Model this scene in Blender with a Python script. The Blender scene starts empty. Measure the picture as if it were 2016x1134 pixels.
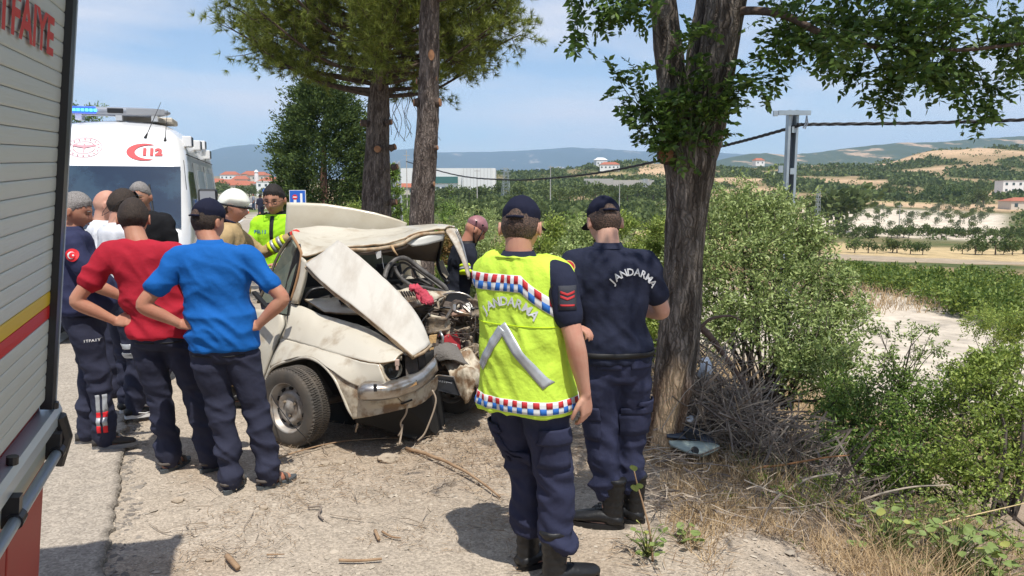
import bpy, bmesh, math, random
import numpy as np
from mathutils import Vector, Matrix, noise
from mathutils.bvhtree import BVHTree
R = math.radians
rng = np.random.default_rng(11)
random.seed(5)
SC = bpy.context.scene
COL = SC.collection

# ------------------------------------------------------------------ camera, sky, sun, exposure
TH = R(7.1); FP = 1500.0; CH = 1.8
cd = bpy.data.cameras.new('camera'); cam = bpy.data.objects.new('camera', cd); COL.objects.link(cam)
cam.location = (0, 0, CH); cam.rotation_euler = (math.pi/2 - TH, 0, 0)
cd.sensor_width = 36; cd.lens = FP/2016*36; cd.clip_end = 20000; cd.clip_start = .05
SC.camera = cam
SUN = Vector((0.13, -0.41, 1.0)).normalized()          # towards the sun
sun_el = math.asin(SUN.z); sun_az = math.atan2(SUN.x, SUN.y)
world = bpy.data.worlds.new('World'); SC.world = world; world.use_nodes = True
wn = world.node_tree.nodes; wl = world.node_tree.links
bg = wn['Background']; bg.inputs['Strength'].default_value = 0.125
sky = wn.new('ShaderNodeTexSky'); sky.sky_type = 'NISHITA'; sky.sun_disc = False
sky.sun_elevation = sun_el; sky.sun_rotation = sun_az
sky.air_density = 1.0; sky.dust_density = .35; sky.ozone_density = 3.0; sky.altitude = 300
# thin summer cloud, laid over the whole dome
tc = wn.new('ShaderNodeTexCoord'); sep = wn.new('ShaderNodeSeparateXYZ'); wl.new(tc.outputs['Generated'], sep.inputs[0])
mp = wn.new('ShaderNodeMapping'); mp.inputs['Scale'].default_value = (1.0, 1.0, 3.2); wl.new(tc.outputs['Generated'], mp.inputs[0])
mp.inputs['Location'].default_value = (0.3, 0.12, 0.0)
n1 = wn.new('ShaderNodeTexNoise'); n1.inputs['Scale'].default_value = 3.6; n1.inputs['Detail'].default_value = 8; n1.inputs['Roughness'].default_value = .52; n1.inputs['Distortion'].default_value = .3
wl.new(mp.outputs[0], n1.inputs['Vector'])
rp = wn.new('ShaderNodeValToRGB'); rp.color_ramp.elements[0].position = .42; rp.color_ramp.elements[1].position = .68
rp.color_ramp.elements[0].color = (0, 0, 0, 1); rp.color_ramp.elements[1].color = (.95, .95, .95, 1)
wl.new(n1.outputs['Fac'], rp.inputs[0])
ml = wn.new('ShaderNodeMath'); ml.operation = 'MULTIPLY_ADD'; ml.inputs[1].default_value = .85; ml.inputs[2].default_value = .06; ml.use_clamp = True
wl.new(rp.outputs[0], ml.inputs[0])
mx = wn.new('ShaderNodeMix'); mx.data_type = 'RGBA'
wl.new(ml.outputs[0], mx.inputs[0]); wl.new(sky.outputs[0], mx.inputs[6]); mx.inputs[7].default_value = (6.4, 6.3, 6.6, 1)
wl.new(mx.outputs[2], bg.inputs[0])
sl = bpy.data.lights.new('sun', 'SUN'); sl.energy = 4.6; sl.angle = R(.53); sl.color = (1, .955, .88)
so = bpy.data.objects.new('sun', sl); COL.objects.link(so); so.rotation_euler = SUN.to_track_quat('Z', 'Y').to_euler(); so.location = SUN*40
SC.view_settings.view_transform = 'Standard'; SC.view_settings.look = 'None'; SC.view_settings.gamma = 1
SC.view_settings.use_curve_mapping = False; SC.view_settings.exposure = 0.22
SC.render.engine = 'CYCLES'
cy = SC.cycles; cy.use_denoising = True; cy.max_bounces = 7; cy.diffuse_bounces = 3; cy.glossy_bounces = 3; cy.transmission_bounces = 5
cy.transparent_max_bounces = 8; cy.volume_bounces = 1; cy.caustics_reflective = False; cy.caustics_refractive = False
SC.render.resolution_x = 1024; SC.render.resolution_y = 576

# ------------------------------------------------------------------ helpers
def ray(px, py):
    v = (567-py)/FP
    return Vector(((px-1008)/FP, math.cos(TH)+v*math.sin(TH), -math.sin(TH)+v*math.cos(TH)))
def at(px, py, Y):
    d = ray(px, py); return Vector((0, 0, CH)) + d*(Y/d.y)
def gnd(px, py, z=0.0):
    d = ray(px, py); return Vector((0, 0, CH)) + d*((z-CH)/d.z)
def proj(p):
    q = Vector(p)-Vector((0, 0, CH)); f = q.y*math.cos(TH)-q.z*math.sin(TH); u = q.y*math.sin(TH)+q.z*math.cos(TH)
    return (1008+FP*q.x/f, 567-FP*u/f)

def srgb(h):
    h = h.lstrip('#'); c = [int(h[i:i+2], 16)/255 for i in (0, 2, 4)]
    return tuple(x/12.92 if x <= .04045 else ((x+.055)/1.055)**2.4 for x in c)

def mat(name, col, rough=.6, metal=0., col2=None, scale=4., lo=.35, hi=.65, bump=0., bscale=40., spec=.4, detail=5., stretch=None,
        island=None, trans=0., emit=None, emit_s=0., coat=0., bdist=.02, alpha=None, transmission=0., speck=None):
    m = bpy.data.materials.new(name); m.use_nodes = True; nt = m.node_tree; N = nt.nodes; L = nt.links
    b = N['Principled BSDF']; b.inputs['Roughness'].default_value = rough; b.inputs['Metallic'].default_value = metal
    b.inputs['Specular IOR Level'].default_value = spec; b.inputs['Base Color'].default_value = (*col, 1)
    if coat: b.inputs['Coat Weight'].default_value = coat; b.inputs['Coat Roughness'].default_value = .08
    if transmission: b.inputs['Transmission Weight'].default_value = transmission
    if emit: b.inputs['Emission Color'].default_value = (*emit, 1); b.inputs['Emission Strength'].default_value = emit_s
    tcx = N.new('ShaderNodeTexCoord'); vec = tcx.outputs['Object']
    if stretch:
        mpp = N.new('ShaderNodeMapping'); mpp.inputs['Scale'].default_value = stretch; L.new(vec, mpp.inputs[0]); vec = mpp.outputs[0]
    colout = None
    if col2 is not None:
        n = N.new('ShaderNodeTexNoise'); n.inputs['Scale'].default_value = scale; n.inputs['Detail'].default_value = detail; n.inputs['Roughness'].default_value = .62
        L.new(vec, n.inputs['Vector'])
        r = N.new('ShaderNodeMapRange'); r.inputs[1].default_value = lo; r.inputs[2].default_value = hi; L.new(n.outputs['Fac'], r.inputs[0])
        x = N.new('ShaderNodeMix'); x.data_type = 'RGBA'; L.new(r.outputs[0], x.inputs[0])
        x.inputs[6].default_value = (*col, 1); x.inputs[7].default_value = (*col2, 1); colout = x.outputs[2]
    if speck is not None:      # (colour, scale, threshold)
        vv = N.new('ShaderNodeTexVoronoi'); vv.inputs['Scale'].default_value = speck[1]; L.new(tcx.outputs['Object'], vv.inputs['Vector'])
        sp2 = N.new('ShaderNodeSeparateColor'); L.new(vv.outputs['Color'], sp2.inputs[0])
        g = N.new('ShaderNodeMath'); g.operation = 'GREATER_THAN'; g.inputs[1].default_value = speck[2]; L.new(sp2.outputs[0], g.inputs[0])
        x3 = N.new('ShaderNodeMix'); x3.data_type = 'RGBA'; L.new(g.outputs[0], x3.inputs[0])
        if colout is None: x3.inputs[6].default_value = (*col, 1)
        else: L.new(colout, x3.inputs[6])
        x3.inputs[7].default_value = (*speck[0], 1); colout = x3.outputs[2]
    if island is not None:
        g = N.new('ShaderNodeNewGeometry'); x2 = N.new('ShaderNodeMix'); x2.data_type = 'RGBA'
        pw = N.new('ShaderNodeMath'); pw.operation = 'POWER'; pw.inputs[1].default_value = 1.4
        L.new(g.outputs['Random Per Island'], pw.inputs[0]); L.new(pw.outputs[0], x2.inputs[0])
        if colout is None: x2.inputs[6].default_value = (*col, 1)
        else: L.new(colout, x2.inputs[6])
        x2.inputs[7].default_value = (*island, 1); colout = x2.outputs[2]
    if colout is not None: L.new(colout, b.inputs['Base Color'])
    if bump:
        nb = N.new('ShaderNodeTexNoise'); nb.inputs['Scale'].default_value = bscale; nb.inputs['Detail'].default_value = 4; L.new(vec, nb.inputs['Vector'])
        bp = N.new('ShaderNodeBump'); bp.inputs['Strength'].default_value = bump; bp.inputs['Distance'].default_value = bdist
        L.new(nb.outputs['Fac'], bp.inputs['Height']); L.new(bp.outputs[0], b.inputs['Normal'])
    if trans:
        out = N['Material Output']; t = N.new('ShaderNodeBsdfTranslucent'); ms = N.new('ShaderNodeMixShader'); ms.inputs[0].default_value = trans
        if colout is not None: L.new(colout, t.inputs[0])
        else: t.inputs[0].default_value = (*col, 1)
        L.new(b.outputs[0], ms.inputs[1]); L.new(t.outputs[0], ms.inputs[2]); L.new(ms.outputs[0], out.inputs['Surface'])
    return m

def mk(name, verts, faces, m=None, parent=None, smooth=False, loc=None):
    me = bpy.data.meshes.new(name)
    if isinstance(verts, np.ndarray) and isinstance(faces, np.ndarray):
        nv, nf, k = len(verts), len(faces), faces.shape[1]
        me.vertices.add(nv); me.vertices.foreach_set('co', verts.astype(np.float32).ravel())
        me.loops.add(nf*k); me.loops.foreach_set('vertex_index', faces.astype(np.int32).ravel())
        me.polygons.add(nf); me.polygons.foreach_set('loop_start', np.arange(0, nf*k, k, dtype=np.int32))
        me.update(calc_edges=True)
    else:
        me.from_pydata([tuple(v) for v in verts], [], [tuple(f) for f in faces]); me.update()
    if smooth and len(me.polygons): me.polygons.foreach_set('use_smooth', np.ones(len(me.polygons), dtype=bool))
    if m is not None:
        for q in (m if isinstance(m, (list, tuple)) else [m]): me.materials.append(q)
    o = bpy.data.objects.new(name, me); COL.objects.link(o)
    if parent is not None: o.parent = parent
    if loc is not None: o.location = loc
    return o
def bmo(name, bm, m=None, parent=None, smooth=False, loc=None):
    me = bpy.data.meshes.new(name); bm.normal_update(); bm.to_mesh(me); bm.free()
    if smooth: me.polygons.foreach_set('use_smooth', np.ones(len(me.polygons), dtype=bool))
    if m is not None:
        for q in (m if isinstance(m, (list, tuple)) else [m]): me.materials.append(q)
    o = bpy.data.objects.new(name, me); COL.objects.link(o)
    if parent is not None: o.parent = parent
    if loc is not None: o.location = loc
    return o
def thing(name, label, cat, loc=(0, 0, 0), rz=0., group=None):
    o = bpy.data.objects.new(name, None); COL.objects.link(o); o.location = loc; o.rotation_euler = (0, 0, rz); o.empty_display_size = .1
    return tag(o, label, cat, group)
def tag(o, label, cat, group=None):
    o['label'] = label; o['category'] = cat
    if group: o['group'] = group
    return o
def kind(o, k, label=None):
    o['kind'] = k
    if label: o['label'] = label
    return o
def dup(root, loc=None, rz=None, scale=None, label=None, group=None):
    r = root.copy(); COL.objects.link(r)
    if loc is not None: r.location = loc
    if rz is not None: r.rotation_euler = (0, 0, rz)
    if scale is not None: r.scale = scale if hasattr(scale, '__len__') else (scale,)*3
    if label: r['label'] = label
    if group: r['group'] = group
    for ch in list(root.children):
        c = ch.copy(); COL.objects.link(c); c.parent = r
        for g in ch.children:
            d = g.copy(); COL.objects.link(d); d.parent = c
    return r

def frame_of(t, hint=Vector((0, 0, 1))):
    t = t.normalized(); a = t.cross(hint)
    if a.length < 1e-3: a = t.cross(Vector((0, 1, 0)))
    a.normalize(); return a, t.cross(a).normalized()
def tube(pts, rads, n=8, caps=True):
    """verts, faces of a tube along points."""
    pts = [Vector(p) for p in pts]
    if not hasattr(rads, '__len__'): rads = [rads]*len(pts)
    V = []; Fc = []; a = None
    for i, p in enumerate(pts):
        t = (pts[min(i+1, len(pts)-1)]-pts[max(i-1, 0)])
        if t.length < 1e-7: t = Vector((0, 0, 1))
        t.normalize()
        if a is None: a, b = frame_of(t)
        else:
            a = (a-t*a.dot(t))
            if a.length < 1e-5: a, b = frame_of(t)
            a.normalize(); b = t.cross(a)
        for k in range(n):
            an = 2*math.pi*k/n; V.append(p+(a*math.cos(an)+b*math.sin(an))*rads[i])
    for i in range(len(pts)-1):
        for k in range(n):
            k2 = (k+1) % n; Fc.append((i*n+k, i*n+k2, (i+1)*n+k2, (i+1)*n+k))
    if caps:
        Fc.append(tuple(range(n-1, -1, -1))); Fc.append(tuple((len(pts)-1)*n+k for k in range(n)))
    return V, Fc
class Geo:
    """collects shapes into one mesh"""
    def __init__(s): s.V = []; s.F = []; s.M = []
    def add(s, VF, mi=0):
        o = len(s.V); s.V += [Vector(v) for v in VF[0]]; s.F += [tuple(i+o for i in f) for f in VF[1]]; s.M += [mi]*len(VF[1]); return s
    def tube(s, pts, rads, n=8, mi=0): return s.add(tube(pts, rads, n), mi)
    def box(s, c, h, M=None, mi=0):
        c = Vector(c); vs = []
        for z in (-1, 1):
            for y in (-1, 1):
                for x in (-1, 1):
                    v = Vector((x*h[0], y*h[1], z*h[2]))
                    if M is not None: v = M @ v
                    vs.append(c+v)
        return s.add((vs, [(0, 2, 3, 1), (4, 5, 7, 6), (0, 1, 5, 4), (2, 6, 7, 3), (0, 4, 6, 2), (1, 3, 7, 5)]), mi)
    def bar(s, a, b, w, t, hint=Vector((0, 0, 1)), mi=0):
        a = Vector(a); b = Vector(b); d = b-a; x, y = frame_of(d, hint)
        M = Matrix((x, y, d.normalized())).transposed()
        return s.box((a+b)/2, (w/2, t/2, d.length/2), M, mi)
    def prism(s, poly, d, mi=0):
        """poly: list of 3D points; d: extrusion vector"""
        n = len(poly); d = Vector(d); p = [Vector(q) for q in poly]
        return s.add((p+[q+d for q in p], [tuple(range(n))[::-1], tuple(range(n, 2*n))]+[(i, (i+1) % n, n+(i+1) % n, n+i) for i in range(n)]), mi)
    def build(s, name, m=None, parent=None, smooth=False, loc=None, bevel=0., seg=2):
        o = mk(name, s.V, s.F, m, parent, smooth, loc)
        if isinstance(m, (list, tuple)): o.data.polygons.foreach_set('material_index', np.array(s.M, dtype=np.int32))
        if bevel:
            md = o.modifiers.new('bevel', 'BEVEL'); md.width = bevel; md.segments = seg; md.limit_method = 'ANGLE'; md.angle_limit = R(40)
            if smooth: pass
        return o
def lerp(a, b, t): return a+(b-a)*t
def crom(pts, sub=4):
    """Catmull-Rom through vectors or tuples of numbers"""
    P = [np.array(p, dtype=float) for p in pts]; out = []
    for i in range(len(P)-1):
        p0, p1, p2, p3 = P[max(i-1, 0)], P[i], P[i+1], P[min(i+2, len(P)-1)]
        for k in range(sub):
            t = k/sub; out.append(.5*((2*p1)+(-p0+p2)*t+(2*p0-5*p1+4*p2-p3)*t*t+(-p0+3*p1-3*p2+p3)*t**3))
    out.append(P[-1]); return out
def grid_mesh(rows):
    nr = len(rows); nc = len(rows[0]); V = [Vector(p) for r in rows for p in r]
    return V, [(i*nc+j, i*nc+j+1, (i+1)*nc+j+1, (i+1)*nc+j) for i in range(nr-1) for j in range(nc-1)]
def fine(rows, su=4, sv=4, rough=0., fr=6.):
    """smooth a control grid of points with Catmull-Rom both ways, and dent it"""
    r2 = [crom(r, su) for r in rows]; cols = [crom([r[j] for r in r2], sv) for j in range(len(r2[0]))]
    out = [[Vector(cols[j][i]) for j in range(len(cols))] for i in range(len(cols[0]))]
    if rough:
        for r in out:
            for p in r:
                q = noise.noise_vector(p*fr); p += Vector(q)*rough*.7+Vector((0, -.5, .8))*rough*(1.6*max(0, .5-abs(noise.noise(p*fr*1.3+Vector((9, 4, 2)))*2.2))+.5*max(0, .4-abs(noise.noise(p*fr*3.1)*2.5)))
    return out
def sheet(name, rows, m, parent, th=.012, su=4, sv=4, rough=0., fr=6., smooth=True, edge=None):
    V, Fc = grid_mesh(fine(rows, su, sv, rough, fr))
    o = mk(name, V, Fc, m, parent, smooth)
    md = o.modifiers.new('thickness', 'SOLIDIFY'); md.thickness = th; md.offset = -1
    if edge is not None: md.material_offset_rim = 1; o.data.materials.append(edge)
    return o

def leaves(name, C, D, L, W, m, parent=None, fold=.25, droop=0.):
    """one mesh of rhombic leaves; C centres (bases), D directions, L lengths, W half widths"""
    C = np.asarray(C, float); D = np.asarray(D, float); n = len(C)
    D /= np.linalg.norm(D, axis=1, keepdims=True)+1e-9
    rv = rng.normal(size=(n, 3)); S = np.cross(D, rv); S /= np.linalg.norm(S, axis=1, keepdims=True)+1e-9
    Nn = np.cross(D, S)
    L = np.broadcast_to(L, n)[:, None]; W = np.broadcast_to(W, n)[:, None]
    mid = C+D*L*.45; tip = C+D*L
    if droop: tip = tip-np.array([0, 0, 1.])*L*droop
    V = np.stack([C, mid+S*W+Nn*W*fold, tip, mid-S*W+Nn*W*fold], 1).reshape(-1, 3)
    Fc = np.arange(4*n).reshape(-1, 4)
    return mk(name, V, Fc, m, parent)
def blobpts(n, c, r, shell=.5):
    d = rng.normal(size=(n, 3)); d /= np.linalg.norm(d, axis=1, keepdims=True)
    return np.asarray(c)+d*np.asarray(r)*(shell+(1-shell)*rng.random((n, 1))**.6), d

# ------------------------------------------------------------------ lie of the land
SC_S = [-9999, -3.5, 2.2, 3.0, 5.0, 8.0, 12.0, 25.0, 50.0, 100.0]
SC_Z = [0, 0, 0, -.12, -.9, -2.0, -3.1, -4.0, -4.6, -5.8]
RR = [90, 125, 150, 200, 280, 380, 500, 650, 900]
PXC = [300, 560, 800, 1000, 1300, 1500, 1700, 1850, 2016]
TB = [[410, 410, 425, 450, 480, 500, 515, 520, 522],
      [402, 402, 415, 432, 455, 478, 490, 492, 492],
      [398, 398, 408, 420, 440, 458, 468, 470, 470],
      [393.5, 393.5, 400, 405, 415, 425, 432, 435, 435],
      [389.6, 389.6, 392, 392, 395, 398, 402, 405, 405],
      [387, 387, 387, 380, 376, 378, 380, 380, 378],
      [383, 383, 384, 364, 352, 350, 350, 340, 335],
      [352, 352, 350, 344, 322, 332, 320, 300, 289],
      [395, 395, 395, 395, 395, 395, 395, 395, 395]]
RD = Vector((-.285, .9585, 0)).normalized(); RN = Vector((.9585, .285, 0)).normalized()   # along the road, across it
TBa = np.array(TB, float)
def land(x, y, rel=True):
    s = x*RN.x+y*RN.y; zn = float(np.interp(s, SC_S, SC_Z)); r = math.hypot(x, y)
    if r > 45 and y > 1:
        px = min(2016, max(300, 1008+FP*x/y)); j = min(7, max(0, int(np.searchsorted(PXC, px))-1)); t = (px-PXC[j])/(PXC[j+1]-PXC[j]); t = min(1, max(0, t)); t = t*t*(3-2*t)
        py = np.interp(min(y, 900), RR, TBa[:, j]*(1-t)+TBa[:, j+1]*t)
        d = ray(px, py); zf = CH+d.z*(y/d.y)
        if y > 300: zf += (noise.noise(Vector((x*.012, y*.012, 0)))*5)*min(1, (y-300)/300)
        w = min(1, max(0, (y-45)/45)); w = w*w*(3-2*w); zn = zn*(1-w)+zf*w
    if s > 3.5 and rel: zn += noise.noise(Vector((x*.35, y*.35, 3)))*.12*min(1, (s-3.5)/3)
    return zn
# ------------------------------------------------------------------ terrain
def sm(a, b, x): t = min(1, max(0, (x-a)/(b-a))); return t*t*(3-2*t)
def tint(x, y):
    """albedo of the far and middle ground"""
    r = math.hypot(x, y); s = x*RN.x+y*RN.y; px = 1008+FP*x/max(y, .5) if y > .5 else (3000 if x > 0 else -1000)
    n = noise.noise(Vector((x*.05, y*.05, 1))); n2 = noise.noise(Vector((x*.18, y*.18, 5))); n3 = noise.noise(Vector((x*.017, y*.017, 9)))
    dry = Vector((.30, .215, .12)); green = Vector((.085, .105, .035)); chalk = Vector((.53, .46, .37)); tan = Vector((.50, .375, .20)); soil = Vector((.40, .33, .25))
    c = dry.lerp(green, sm(-.1, .25, n+.4*n2))
    if r < 90:
        k = sm(11, 14, s+n2)*sm(46, 36, s+3*n)*sm(16, 18, y)*sm(56, 46, y+5*n); c = c.lerp(chalk, k)
        if s < 3.5: c = Vector((.405, .345, .275))
    elif px > 1250:
        if r < 119+n*4: c = soil.lerp(dry, .3+.3*n2); c = c.lerp(tan, sm(1640, 1600, px+30*n))
        elif r < 147+6*n: c = tan
        elif r < 290:
            k = sm(1540, 1580, px+40*n2)*sm(2000, 1950, px)*sm(166, 176, r)*sm(285, 265, r+20*n); c = green.lerp(dry, .3+.6*n2).lerp(Vector((.62, .53, .42)), k)
            c = c.lerp(Vector((.46, .31, .18)), sm(1590, 1560, px)*sm(1380, 1420, px)*.85)
        else:
            n5 = noise.noise(Vector((x*.028, y*.016, 60))); c = (dry*1.08).lerp(green, .9*sm(-.16, .06, n5+.35*n)); k = sm(300, 308, r)*sm(350, 335, r)*sm(1690, 1720, px)*sm(1860, 1830, px); c = c.lerp(tan*1.05, k)
            c = c.lerp(Vector((.52, .36, .22)), sm(.12, .25, noise.noise(Vector((x*.012, y*.02, 30)))))
    elif r > 90:
        c = dry.lerp(green, sm(-.3, .05, n3+.5*n)); c = c.lerp(tan, .6*sm(.15, .3, noise.noise(Vector((x*.02, y*.03, 40)))))
    if px < 560 and r > 60: c = Vector((.35, .31, .25)).lerp(green*1.6, sm(0, .2, n))
    return c
def vcol(o, cols):
    a = o.data.color_attributes.new('tint', 'FLOAT_COLOR', 'POINT'); arr = np.ones((len(cols), 4), np.float32); arr[:, :3] = cols; a.data.foreach_set('color', arr.ravel())
def tint_mat(name, scale, amt, bump, bscale, bdist=.05, pebble=None, stretch=None):
    m = mat(name, (.3, .3, .3), rough=.95, spec=.15); nt = m.node_tree; N = nt.nodes; L = nt.links; b = N['Principled BSDF']
    at_ = N.new('ShaderNodeAttribute'); at_.attribute_name = 'tint'; tcx = N.new('ShaderNodeTexCoord'); vec = tcx.outputs['Object']
    if stretch:
        mpp = N.new('ShaderNodeMapping'); mpp.inputs['Scale'].default_value = stretch; L.new(vec, mpp.inputs[0]); vec = mpp.outputs[0]
    n = N.new('ShaderNodeTexNoise'); n.inputs['Scale'].default_value = scale; n.inputs['Detail'].default_value = 8; n.inputs['Roughness'].default_value = .7; L.new(vec, n.inputs['Vector'])
    r = N.new('ShaderNodeMapRange'); r.inputs[1].default_value = .3; r.inputs[2].default_value = .7; r.inputs[3].default_value = 1-amt; r.inputs[4].default_value = 1+amt*.8; L.new(n.outputs['Fac'], r.inputs[0])
    mu = N.new('ShaderNodeVectorMath'); mu.operation = 'SCALE'; L.new(at_.outputs['Color'], mu.inputs[0]); L.new(r.outputs[0], mu.inputs['Scale']); col = mu.outputs[0]
    h = n.outputs['Fac']
    if pebble:
        vv = N.new('ShaderNodeTexVoronoi'); vv.inputs['Scale'].default_value = pebble; vv.inputs['Randomness'].default_value = 1; L.new(vec, vv.inputs['Vector'])
        spc = N.new('ShaderNodeSeparateColor'); L.new(vv.outputs['Color'], spc.inputs[0])
        r2 = N.new('ShaderNodeMapRange'); r2.inputs[1].default_value = 0; r2.inputs[2].default_value = 1; r2.inputs[3].default_value = .74; r2.inputs[4].default_value = 1.28; L.new(spc.outputs[0], r2.inputs[0])
        mu2 = N.new('ShaderNodeVectorMath'); mu2.operation = 'SCALE'; L.new(col, mu2.inputs[0]); L.new(r2.outputs[0], mu2.inputs['Scale']); col = mu2.outputs[0]
        inv = N.new('ShaderNodeMath'); inv.operation = 'SUBTRACT'; inv.inputs[0].default_value = 1; L.new(vv.outputs['Distance'], inv.inputs[1])
        ad = N.new('ShaderNodeMath'); ad.operation = 'ADD'; L.new(inv.outputs[0], ad.inputs[0]); L.new(n.outputs['Fac'], ad.inputs[1]); h = ad.outputs[0]
    L.new(col, b.inputs['Base Color'])
    bp = N.new('ShaderNodeBump'); bp.inputs['Strength'].default_value = bump; bp.inputs['Distance'].default_value = bdist
    if pebble: L.new(h, bp.inputs['Height'])
    else:
        nb = N.new('ShaderNodeTexNoise'); nb.inputs['Scale'].default_value = bscale; nb.inputs['Detail'].default_value = 6; L.new(vec, nb.inputs['Vector']); L.new(nb.outputs['Fac'], bp.inputs['Height'])
    L.new(bp.outputs[0], b.inputs['Normal'])
    return m
M_TERR = tint_mat('terrain_soil', .6, .38, .8, 1.2, .3)
M_GND = tint_mat('gravel_soil', 9, .18, .6, 60, .005, pebble=95)
M_ASPH = tint_mat('worn_asphalt', 14, .18, .6, 60, .004, pebble=85)
def bark_mat():
    m = tint_mat('bark', 30, .22, .9, 60, .012, stretch=(1, 1, .3)); nt = m.node_tree; N = nt.nodes; L = nt.links; b = N['Principled BSDF']
    t = N.new('ShaderNodeTexCoord'); nz = N.new('ShaderNodeTexNoise'); nz.inputs['Scale'].default_value = 9; nz.inputs['Detail'].default_value = 5; L.new(t.outputs['Object'], nz.inputs['Vector'])
    ad = N.new('ShaderNodeVectorMath'); ad.operation = 'MULTIPLY_ADD'; L.new(nz.outputs['Color'], ad.inputs[0]); ad.inputs[1].default_value = (.085, .085, .30); L.new(t.outputs['Object'], ad.inputs[2])
    mp_ = N.new('ShaderNodeMapping'); mp_.inputs['Scale'].default_value = (40, 40, 3.6); L.new(ad.outputs[0], mp_.inputs[0])
    vo = N.new('ShaderNodeTexVoronoi'); vo.feature = 'DISTANCE_TO_EDGE'; vo.inputs['Scale'].default_value = 1; L.new(mp_.outputs[0], vo.inputs['Vector'])
    r = N.new('ShaderNodeMapRange'); r.inputs[1].default_value = .0; r.inputs[2].default_value = .30; r.inputs[3].default_value = .50; r.inputs[4].default_value = 1.12; L.new(vo.outputs['Distance'], r.inputs[0])
    src = b.inputs['Base Color'].links[0].from_socket; sc = N.new('ShaderNodeVectorMath'); sc.operation = 'SCALE'; L.new(src, sc.inputs[0]); L.new(r.outputs[0], sc.inputs['Scale']); L.new(sc.outputs[0], b.inputs['Base Color'])
    bp = [q for q in N if q.type == 'BUMP'][0]; b2 = N.new('ShaderNodeBump'); b2.inputs['Strength'].default_value = .9; b2.inputs['Distance'].default_value = .018; L.new(r.outputs[0], b2.inputs['Height']); L.new(bp.outputs[0], b2.inputs['Normal']); L.new(b2.outputs[0], b.inputs['Normal'])
    return m
def terrain():
    azs = [math.atan((p-1008)/FP) for p in np.arange(150, 2420, 8.5)]
    lo, hi = azs[0], azs[-1]
    azs = list(np.linspace(-math.pi, lo, 34)[:-1])+azs+list(np.linspace(hi, math.pi, 30)[1:])
    rs = [0.8*1.034**k for k in range(216)]
    V = []; cols = []
    for r in rs:
        for a in azs:
            x = r*math.sin(a); y = r*math.cos(a); z = land(x, y)
            inside = min(sm(-7.5, -6.8, x), sm(9.4, 8.8, x), sm(-.5, .5, y), sm(14.2, 13.4, y)); z -= .12*inside
            V.append((x, y, z)); cols.append(tint(x, y))
    nc = len(azs); F = [(i*nc+j, i*nc+j+1, (i+1)*nc+j+1, (i+1)*nc+j) for i in range(len(rs)-1) for j in range(nc-1)]
    o = mk('terrain', np.array(V), np.array(F), M_TERR, smooth=True); vcol(o, np.array([tuple(c) for c in cols])); kind(o, 'structure')
terrain()
def fbm(x, y, z=0., k=4):
    v = 0; a = 1
    for i in range(k): v += a*noise.noise(Vector((x, y, z+i*7))); x *= 2.1; y *= 2.1; a *= .5
    return v
def ground():
    xs = np.arange(-7.5, 9.4, .05); ys = np.arange(-.5, 14.2, .06); V = []; cols = []
    for y in ys:
        for x in xs:
            s = x*RN.x+y*RN.y; e = min(sm(-7.5, -7.1, x), sm(9.4, 9.0, x), sm(-.5, -.1, y), sm(14.2, 13.8, y))
            z = land(x, y, True)-.05*(1-e)
            k = sm(1.6, 3.2, s+.4*noise.noise(Vector((x, y, 0))))
            z += .012*fbm(x*2.2, y*2.2)*(.5+1.2*k)+(.05*fbm(x*1.1, y*1.1, 5, 3)*k)
            lit = min(1, sm(.15, .6, noise.noise(Vector((x*1.3, y*1.3, 4)))+.5*k)+1.3*math.exp(-((s-.9)/.9)**2-((y-5.3)/1.1)**2))
            g = Vector((.405, .345, .275)); litter = Vector((.31, .235, .165)); soil = Vector((.29, .215, .15))
            c = g.lerp(litter, .55*lit).lerp(soil, k*.85)
            c *= 1+.12*fbm(x*.9, y*.9, 8, 2)
            V.append((x, y, z)); cols.append(tuple(c))
    nc = len(xs); I = np.arange(len(V)).reshape(len(ys), nc); F = np.stack([I[:-1, :-1], I[:-1, 1:], I[1:, 1:], I[1:, :-1]], -1).reshape(-1, 4)
    o = mk('ground', np.array(V), F, M_GND, smooth=True); vcol(o, np.array(cols)); kind(o, 'structure')
ground()
def S(s, t, z=0): p = RN*s+RD*t; return Vector((p.x, p.y, z))
def edge_s(t):
    return -.80-.14*min(4., max(-1, t-3.3))+.06*noise.noise(Vector((t*1.7, 0, 0)))+.045*noise.noise(Vector((t*6, 3, 0)))+.02*noise.noise(Vector((t*22, 3, 0)))
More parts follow.
